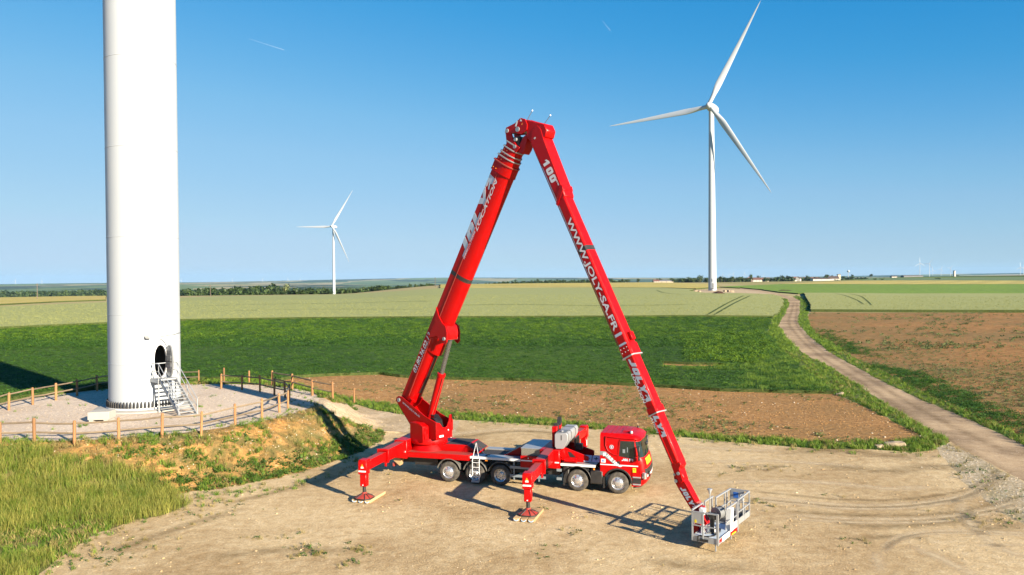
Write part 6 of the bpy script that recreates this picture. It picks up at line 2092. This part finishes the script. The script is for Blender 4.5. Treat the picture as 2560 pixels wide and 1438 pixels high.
# wheat: rough top near its edges
P = sample_faces(['wheat_field'], dens(1.3, 185, 2.2), ymax=330)
P[:, 2] += .62
scatter('wheat_ears', P, pwh, .7, 1.2, tilt=.15)

# ------------------------------------------------------------------ trees, woods and hedges
def crown_geo(w, h, n, seed, size=.5, base=.18):
    r = random.Random(seed)
    lobes = [(Vector((r.uniform(-.28, .28) * w, r.uniform(-.28, .28) * w, h * r.uniform(base + .2, .82))), r.uniform(.22, .36)) for _ in range(7)]
    lobes.append((Vector((0, 0, h * .55)), .42))
    vs, fs = [], []
    for i in range(n):
        c, q = lobes[r.randrange(len(lobes))]
        d = Vector((r.gauss(0, 1), r.gauss(0, 1), r.gauss(0, 1))).normalized()
        p = c + Vector((d.x * w * q, d.y * w * q, d.z * h * q * .75)) * (r.random() ** .35)
        if p.z < h * base * .7: p.z = h * base * .7
        nn = (d + Vector((r.uniform(-.6, .6), r.uniform(-.6, .6), r.uniform(-.2, .8)))).normalized()
        u = nn.orthogonal().normalized(); u = Matrix.Rotation(r.uniform(0, 6.28), 3, nn) @ u
        v = nn.cross(u)
        s = size * r.uniform(.6, 1.3)
        b = len(vs)
        vs += [tuple(p - u * s), tuple(p + v * s * .8), tuple(p + u * s), tuple(p - v * s * .8)]
        fs.append((b, b + 1, b + 2, b + 3))
    return vs, fs
def trunk_geo(h, r0):
    q = MB()
    q.tube([(0, 0, -.5), (0, .0, h * .3), (.03 * h, .02 * h, h * .62)], r0, 7, r1=r0 * .5)
    q.tube([(0, 0, h * .3), (.12 * h, -.05 * h, h * .55)], r0 * .5, 5, r1=r0 * .25)
    q.tube([(0, 0, h * .35), (-.13 * h, .05 * h, h * .6)], r0 * .5, 5, r1=r0 * .25)
    return q
tcount = 0
def tree(px, Y, h, w, label, mat='foliage', n=240, group='trees along the skyline', name='tree', trunk=True, base=.18, dz=0.0):
    global tcount
    tcount += 1
    p = at(px, Y)
    t = empty(name, (p.x, p.y, p.z + dz), random.uniform(0, 6), label, 'tree' if name == 'tree' else 'bush', group)
    if trunk:
        trunk_geo(h, .03 * h).build('trunk', M['bark'], t)
    q = MB(); q.add(*crown_geo(w, h, n, 100 + tcount, .075 * math.sqrt(w * h) * .95, base))
    q.build('crown', M[mat], t, smooth=0)
    return t
def area(px0, px1, Y0, Y1, d):
    n = int((px1 - px0) / FPX * (Y0 + Y1) / 2 * (Y1 - Y0) * d)
    Y = rng.uniform(Y0, Y1, n); px = rng.uniform(px0, px1, n)
    x = (px - 1280) / FPX * Y
    return np.column_stack([x, Y, H(x, Y) - .5])
pft = []
for s in (1, 2, 3):
    vs, fs = crown_geo(9, 12, 90, 300 + s, 1.15, .02)
    pft.append(proto('wood_tree', vs, fs, M['foliage']))
phd = []
for s in (1, 2):
    vs, fs = crown_geo(4.5, 4.2, 60, 330 + s, .62, .0)
    phd.append(proto('hedge_bush', vs, fs, M['foliage']))
A_ = area(440, 700, 730, 960, 1 / 42.)
keep = A_[:, 1] < 960 - (A_[:, 0] / A_[:, 1] * FPX + 1280 - 440) * .6
scatter('dark_wood', A_[keep], pft, .85, 1.25)
scatter('wood_behind_field', area(700, 1000, 1150, 1240, 1 / 60.), pft, .8, 1.2)
scatter('left_woods', area(-120, 262, 1450, 2100, 1 / 150.), pft, 1.1, 1.8)
scatter('left_woods_near', area(-80, 160, 1180, 1260, 1 / 90.), pft, .8, 1.2)
scatter('wood_between_booms', area(1165, 1505, 960, 1060, 1 / 48.), pft, .42, .62)
scatter('wood_strip_right', area(1640, 1745, 1250, 1290, 1 / 50.), pft, .55, .75)
for i, (a, b, Y, e, s) in enumerate(((680, 790, 575, 8, 1.25), (790, 832, 590, 10, 1.15), (845, 905, 560, 9, 1.0), (905, 985, 600, 8, 1.05), (985, 1085, 660, 10, .9), (1480, 1560, 900, 20, 1.2), (1700, 1800, 980, 25, 1.3), (1800, 1880, 1100, 30, 1.6), (1880, 1985, 1180, 30, 1.5), (1985, 2075, 1250, 30, 1.4), (600, 690, 560, 8, .9), (500, 600, 640, 14, 1.1), (2050, 2170, 1330, 20, 1.0), (940, 1100, 1900, 60, 2.2), (450, 800, 2600, 120, 3.0))):
    ar_ = area(a, b, Y, Y + e, 1 / (12. if Y < 800 else 30.))
    scatter('hedgerow', ar_, phd, .7 * s, 1.2 * s)
tree(715, 590, 8.4, 7.0, 'lone pale tree standing above the dark hedge left of the middle turbine', 'foliage_light', 420)
TL = [(1528, 930, 7.2, 6.5, 'round dark tree just right of the descending red boom'), (1567, 950, 5.6, 9, 'low broad tree, second right of the red boom'), (1597, 960, 6.2, 6, 'small pointed tree, third right of the red boom'),
      (1683, 980, 5.6, 9, 'broad low tree left of the tall turbine mast'), (1702, 985, 6.0, 9, 'wide tree between the low tree and the tallest one by the mast'), (1723, 980, 7.6, 7, 'full tree, second left of the tall turbine mast'),
      (1750, 970, 9.6, 7.4, 'tallest dark tree directly left of the tall turbine mast'), (1768, 980, 7.2, 5.5, 'narrow tree touching the left side of the turbine mast'),
      (1803, 1080, 8.4, 8, 'first tree right of the turbine mast'), (1812, 1090, 7.6, 7, 'second tree right of the turbine mast'), (1830, 1100, 8.2, 9, 'third tree right of the turbine mast'), (1848, 1110, 8.0, 9, 'fourth tree right of the turbine mast'),
      (1877, 1140, 10.6, 6.6, 'tall dark tree beside the pink gabled house'), (1897, 1200, 9.5, 6, 'tree behind the red roofed house'), (1912, 1210, 8.0, 6, 'tree right of the red roofed house'),
      (1945, 1190, 9.0, 8, 'pointed tree over the dark hedge in the village'), (1957, 1200, 9.6, 9, 'leafy tree left in the middle of the village'), (1970, 1210, 9.2, 9, 'leafy tree right in the middle of the village'),
      (2020, 1260, 9.4, 8, 'dark tree above the small house left of the white farm shed'), (2066, 1300, 11.0, 11, 'large dark tree rising behind the white farm shed'), (2080, 1310, 9.8, 7, 'smaller tree right of the large one behind the farm shed'),
      (2108, 1300, 8.0, 6, 'thin tree left of the water tower'), (2130, 1330, 9.0, 8, 'dark tree right of the water tower'), (2177, 1500, 9.4, 8, 'single small tree on the ridge far right of the water tower')]
for px, Y, h, w, lb in TL: tree(px, Y, h, w, lb)
for px, Y, h, w, lb in ((2131, 1080, 5.2, 6.5, 'round dark bush in the yellow field below the water tower'), (2094, 960, 2.6, 9, 'low bush in the field edge left of the round bush'), (2188, 985, 3.2, 6, 'left of two small bushes at the yellow field edge'), (2204, 985, 2.4, 6, 'right of two small bushes at the yellow field edge'), (2345, 985, 2.8, 8, 'lone dark bush at the yellow field edge under the distant turbines'), (2394, 1480, 2.4, 8, 'low bush beside the grey silo')):
    tree(px, Y, h, w, lb, name='bush', trunk=False, n=160, base=.0, group='bushes in the far fields', dz=.3)

# ------------------------------------------------------------------ village and farm buildings
M['wall_white'] = paint('white_render', (.50, .46, .40), .9, 0, 0, .1, .5)
M['wall_pink'] = paint('pink_render', (.45, .30, .25), .9, 0, 0, .1, .5)
M['wall_stone'] = paint('stone_wall', (.45, .38, .28), .9, 0, 0, .2, .5)
M['roof_red'] = paint('red_tiles', (.11, .045, .035), .85, 0, 0, .2, .5)
M['roof_brown'] = paint('brown_roof', (.055, .036, .032), .85, 0, 0, .2, .5)
M['roof_grey'] = paint('grey_roof', (.13, .13, .14), .8, 0, 0, .2, .5)
def house(px, Y, L, D, hw, hr, rot, wall, roof, label, name='house', cat='house', group='village houses on the skyline', wins=3):
    p = at(px, Y)
    t = empty(name, (p.x, p.y, p.z), rot, label, cat, group)
    m = MB(); m.prism([(-D / 2, -1), (D / 2, -1), (D / 2, hw), (0, hw + hr), (-D / 2, hw)], -L / 2, L / 2, 'x'); m.build('wall', M[wall], t)
    m = MB()
    e = .35
    m.prism([(-D / 2 - e, hw - e * hr / (D / 2)), (0, hw + hr), (D / 2 + e, hw - e * hr / (D / 2)), (D / 2 + e, hw - e * hr / (D / 2) + .25), (0, hw + hr + .28), (-D / 2 - e, hw - e * hr / (D / 2) + .25)], -L / 2 - .25, L / 2 + .25, 'x'); m.build('roof', M[roof], t)
    for k in range(wins):
        x = -L / 2 + L * (k + .5) / wins
        m = MB(); m.box(x - .5, x + .5, -D / 2 - .04, -D / 2, .9, 2.2); m.build('window', M['steelgrey'], t)
    return t
HS = [(1874, 1130, 9, 7, 4.2, 3.0, R_(65), 'wall_pink', 'roof_brown', 'pink gabled house with a brown roof at the left end of the village', 'house', 'house'),
      (1862, 1135, 16, 7, 2.6, 2.4, R_(5), 'wall_stone', 'roof_brown', 'long low brown roofed barn left of the pink gabled house', 'barn', 'barn'),
      (1890, 1160, 12, 8, 3.0, 2.8, R_(-8), 'wall_white', 'roof_red', 'red roofed house just right of the pink gabled one', 'house', 'house'),
      (1902, 1190, 8, 7, 3.0, 2.6, R_(20), 'wall_stone', 'roof_red', 'small red roofed house with a pale gable, second right of the pink one', 'house', 'house'),
      (1914, 1250, 12, 8, 3.4, 3.0, R_(-4), 'wall_stone', 'roof_brown', 'brown roofed house between the red roofs and the dark hedge', 'house', 'house'),
      (1982, 1280, 20, 9, 3.4, 3.6, R_(4), 'wall_white', 'roof_red', 'long red roofed house right of the middle village trees', 'house', 'house'),
      (1995, 1240, 9, 8, 4.0, 3.0, R_(60), 'wall_white', 'roof_brown', 'white gabled house beside the long red roof', 'house', 'house'),
      (1985, 1190, 6, 5, 2.4, 1.6, R_(10), 'wall_white', 'roof_grey', 'small white shed in front of the white gabled house', 'shed', 'shed'),
      (2018, 1330, 12, 8, 3.2, 2.8, R_(-6), 'wall_white', 'roof_brown', 'small white house left of the long farm shed', 'house', 'house'),
      (2036, 1340, 14, 8, 3.0, 2.8, R_(3), 'wall_stone', 'roof_red', 'red roofed farmhouse behind the long farm shed', 'house', 'house'),
      (2050, 1180, 25, 10, 2.6, 1.5, R_(3), 'wall_white', 'roof_brown', 'long low white farm shed with a brown roof', 'farm_shed', 'farm shed'),
      (2083, 1190, 15, 10, 2.8, 3.4, R_(-2), 'wall_white', 'roof_brown', 'taller white barn with a brown roof next to the beige tower', 'barn', 'barn'),
      (2000, 1300, 8, 7, 3.4, 2.6, R_(30), 'wall_stone', 'roof_brown', 'stone house behind the white gabled one', 'house', 'house'),
      (1640, 1050, 8, 6, 2.4, 2.0, R_(10), 'wall_white', 'roof_red', 'lone small house left of the tall turbine mast', 'house', 'house'),
      (1665, 1150, 20, 8, 2.6, 1.6, R_(0), 'wall_stone', 'roof_grey', 'pale low shed left of the trees by the turbine mast', 'farm_shed', 'farm shed'),
      (2280, 1480, 36, 12, 2.0, 1.2, R_(0), 'roof_grey', 'roof_grey', 'long dark shed on the ridge under the distant turbines', 'farm_shed', 'farm shed'),
      (2234, 1490, 10, 8, 1.8, 1.2, R_(0), 'wall_white', 'roof_brown', 'small pale building left of the long dark ridge shed', 'farm_shed', 'farm shed')]
for h in HS: house(*h[:9], h[9], name=h[10], cat=h[11])
vill = [(1189, 'leftmost'), (1204, 'second from the left'), (1217, 'third from the left'), (1229, 'fourth from the left'), (1243, 'fifth from the left'), (1258, 'sixth from the left'), (1275, 'rightmost')]
for i, (px, w_) in enumerate(vill):
    house(px, 1400 + 25 * (i % 3), 9 + i % 3, 7, 3 + (i % 2), 2.6, R_(-20 + 17 * i), 'wall_white', ('roof_brown', 'roof_red', 'roof_grey')[i % 3], '%s of the tiny pale houses seen between the two booms' % w_, group='tiny houses between the booms')
# beige tower of the farm, silo, water tower
p = at(2097, 1195); t = empty('farm_tower', p, 0, 'slim beige tower at the right end of the white barn', 'tower')
m = MB(); m.box(-2, 2, -2, 2, -1, 8.6); m.build('tower_body', M['wall_stone'], t)
m = MB(); m.box(-2.3, 2.3, -2.3, 2.3, 8.6, 9.2); m.build('tower_cap', M['roof_brown'], t)
p = at(2386, 1450); t = empty('silo', p, 0, 'pale round silo standing alone on the ridge', 'silo')
m = MB(); m.lathe([(2.2, -1), (2.2, 9.8)], 20); m.build('silo_body', M['wall_white'], t)
m = MB(); m.lathe([(2.25, 9.8), (1.6, 10.8), (.02, 11.3)], 20); m.build('silo_dome', M['roof_grey'], t)
p = at(2121, 1380); t = empty('water_tower', p, 0, 'slender water tower with a white ball top behind the village', 'water tower')
m = MB(); m.lathe([(.45, -1), (.35, 12.5)], 10); m.build('mast', M['galv'], t)
m = MB(); m.lathe([(.4, 12.4), (2.0, 13.4), (2.4, 14.6), (2.0, 15.6), (.02, 16.2)], 16); m.build('ball_tank', M['tower'], t)
# poles
for px, Y, h, lb in ((93, 395, 8.4, 'thin wooden utility pole in the left field'), (526, 470, 6.8, 'thin wooden utility pole right of the near tower'), (1088, 520, 6.5, 'thin utility pole just left of the rising boom')):
    p = at(px, Y); t = empty('utility_pole', p, 0, lb, 'utility pole', 'utility poles in the fields')
    m = MB(); m.lathe([(.17, -.5), (.12, h)], 8); m.build('pole', M['bark'], t)
    m = MB(); m.box(-.7, .7, -.06, .06, h - .7, h - .55); m.build('crossarm', M['bark'], t)
# heaps by the turbine
def mound(px, py, w, d, h, mat, label, name='soil_heap', cat='soil heap', seed=1):
    p = G(px, py)
    vs, fs = [], []
    n = 26; mrows = 9
    for i in range(mrows):
        t_ = i / (mrows - 1)
        for j in range(n):
            a = 2 * PI * j / n
            r = (1 - t_) * (1 + .18 * noise.noise(Vector((math.cos(a) * 2, math.sin(a) * 2, seed))))
            vs.append((w / 2 * r * math.cos(a), d / 2 * r * math.sin(a), h * (1 - (1 - t_) ** 1.7) * (1 + .25 * noise.noise(Vector((r * 3 * math.cos(a), r * 3 * math.sin(a), seed + 5)))) - .1))
    fs = [(i * n + j, i * n + (j + 1) % n, (i + 1) * n + (j + 1) % n, (i + 1) * n + j) for i in range(mrows - 1) for j in range(n)]
    q = MB(); q.add(vs, fs)
    o = q.build(name, mat, None)
    o.location = p
    tag(o, label, cat)
    return o
dk = ground_mat('dark_manure', [(.3, (.025, .014, .010)), (.7, (.07, .038, .026))], 3, None, bump_s=.6)
mound(1797, 738, 8, 6, 1.7, dk, 'dark brown soil heap in front of the tall turbine mast')
mound(1960, 729, 14, 6, 1.0, dk, 'long dark heap beside the bend of the dirt track', seed=3)
def boulder(px, py, sx, sy, sz, rot, label, seed=1, mat='stone'):
    p = G(px, py)
    r = random.Random(seed)
    bm = bmesh.new()
    bmesh.ops.create_cube(bm, size=1)
    bmesh.ops.subdivide_edges(bm, edges=bm.edges, cuts=3, use_grid_fill=True)
    for v in bm.verts:
        n_ = Vector(v.co).normalized()
        v.co = v.co.lerp(n_ * .62, .35)
        v.co += n_ * .10 * noise.noise(Vector(v.co) * 3 + Vector((seed, 0, 0)))
        v.co = Vector((v.co.x * sx, v.co.y * sy, v.co.z * sz))
    me = bpy.data.meshes.new('boulder'); bm.to_mesh(me); bm.free()
    me.materials.append(M['boulder'])
    o = bpy.data.objects.new('boulder', me); col.objects.link(o)
    o.location = p + Vector((0, 0, sz * .32)); o.rotation_euler = (R_(4), R_(-5), rot)
    tag(o, label, 'boulder', 'pale boulders at the field edges')
M['boulder'] = ground_mat('limestone', [(.3, (.22, .165, .11)), (.55, (.33, .26, .18)), (.8, (.45, .38, .28))], 2.0, None, bump_s=.6, bump_d=.04)
boulder(2236, 1117, 1.15, .5, .36, R_(-12), 'flat pale boulder in the grass at the corner of the sandy yard', 1)
boulder(2197, 1119, .5, .3, .2, R_(20), 'small stone half buried in grass left of the flat boulder', 2)
boulder(2098, 989, .5, .32, .24, R_(-20), 'pale stone lying at the edge of the green crop corner', 3)
boulder(2104, 986, .35, .3, .22, R_(30), 'smaller pale stone touching the one at the crop corner', 4)
for i, px in enumerate((1740, 1748, 1822, 1830, 1812)):
    boulder(px, 730 + (i % 2), 1.7, 1.2, 1.0, i, '%s pale rock, counted from the left, round the foot of the tall turbine' % ('first', 'second', 'fourth', 'last', 'third')[i], 10 + i)
# a heap of small stones where the crop meets the ploughed soil
boulder(886, 936, 1.2, .6, .3, R_(5), 'pile of pale stones at the tip of the ploughed field', 6)

# ------------------------------------------------------------------ contrails
cm_ = bpy.data.materials.new('contrail_vapour'); cm_.use_nodes = True
nt = cm_.node_tree; b = nt.nodes['Principled BSDF']
b.inputs['Base Color'].default_value = (.9, .93, 1, 1); b.inputs['Alpha'].default_value = .07; b.inputs['Roughness'].default_value = 1
for (p0_, p1_, lb) in (((622, 97), (710, 125), 'thin white contrail high in the sky right of the near tower'), ((1506, 52), (1526, 77), 'short faint contrail between the boom tip and the tall turbine')):
    A_, B_ = ray(*p0_) * 22000 + Vector((0, 0, CAM_H)), ray(*p1_) * 22000 + Vector((0, 0, CAM_H))
    m = MB(); m.tube([A_.lerp(B_, k / 6) for k in range(7)], 2.0, 6, r1=9.0)
    o = m.build('contrail', cm_, None); tag(o, lb, 'contrail', 'contrails')

# ------------------------------------------------------------------ haze
m = MB(); m.box(-21000, 21000, -600, 20500, -90, 185)
hz = bpy.data.materials.new('haze_air'); hz.use_nodes = True
hn = hz.node_tree.nodes
hn.remove(hn['Principled BSDF'])
pv = hn.new('ShaderNodeVolumePrincipled')
pv.inputs['Color'].default_value = (.34, .63, 1.0, 1)
pv.inputs['Density'].default_value = 2.7e-5
pv.inputs['Anisotropy'].default_value = .0
hz.node_tree.links.new(pv.outputs[0], hn['Material Output'].inputs['Volume'])
o = m.build('haze', hz, smooth=0)
o['kind'] = 'stuff'
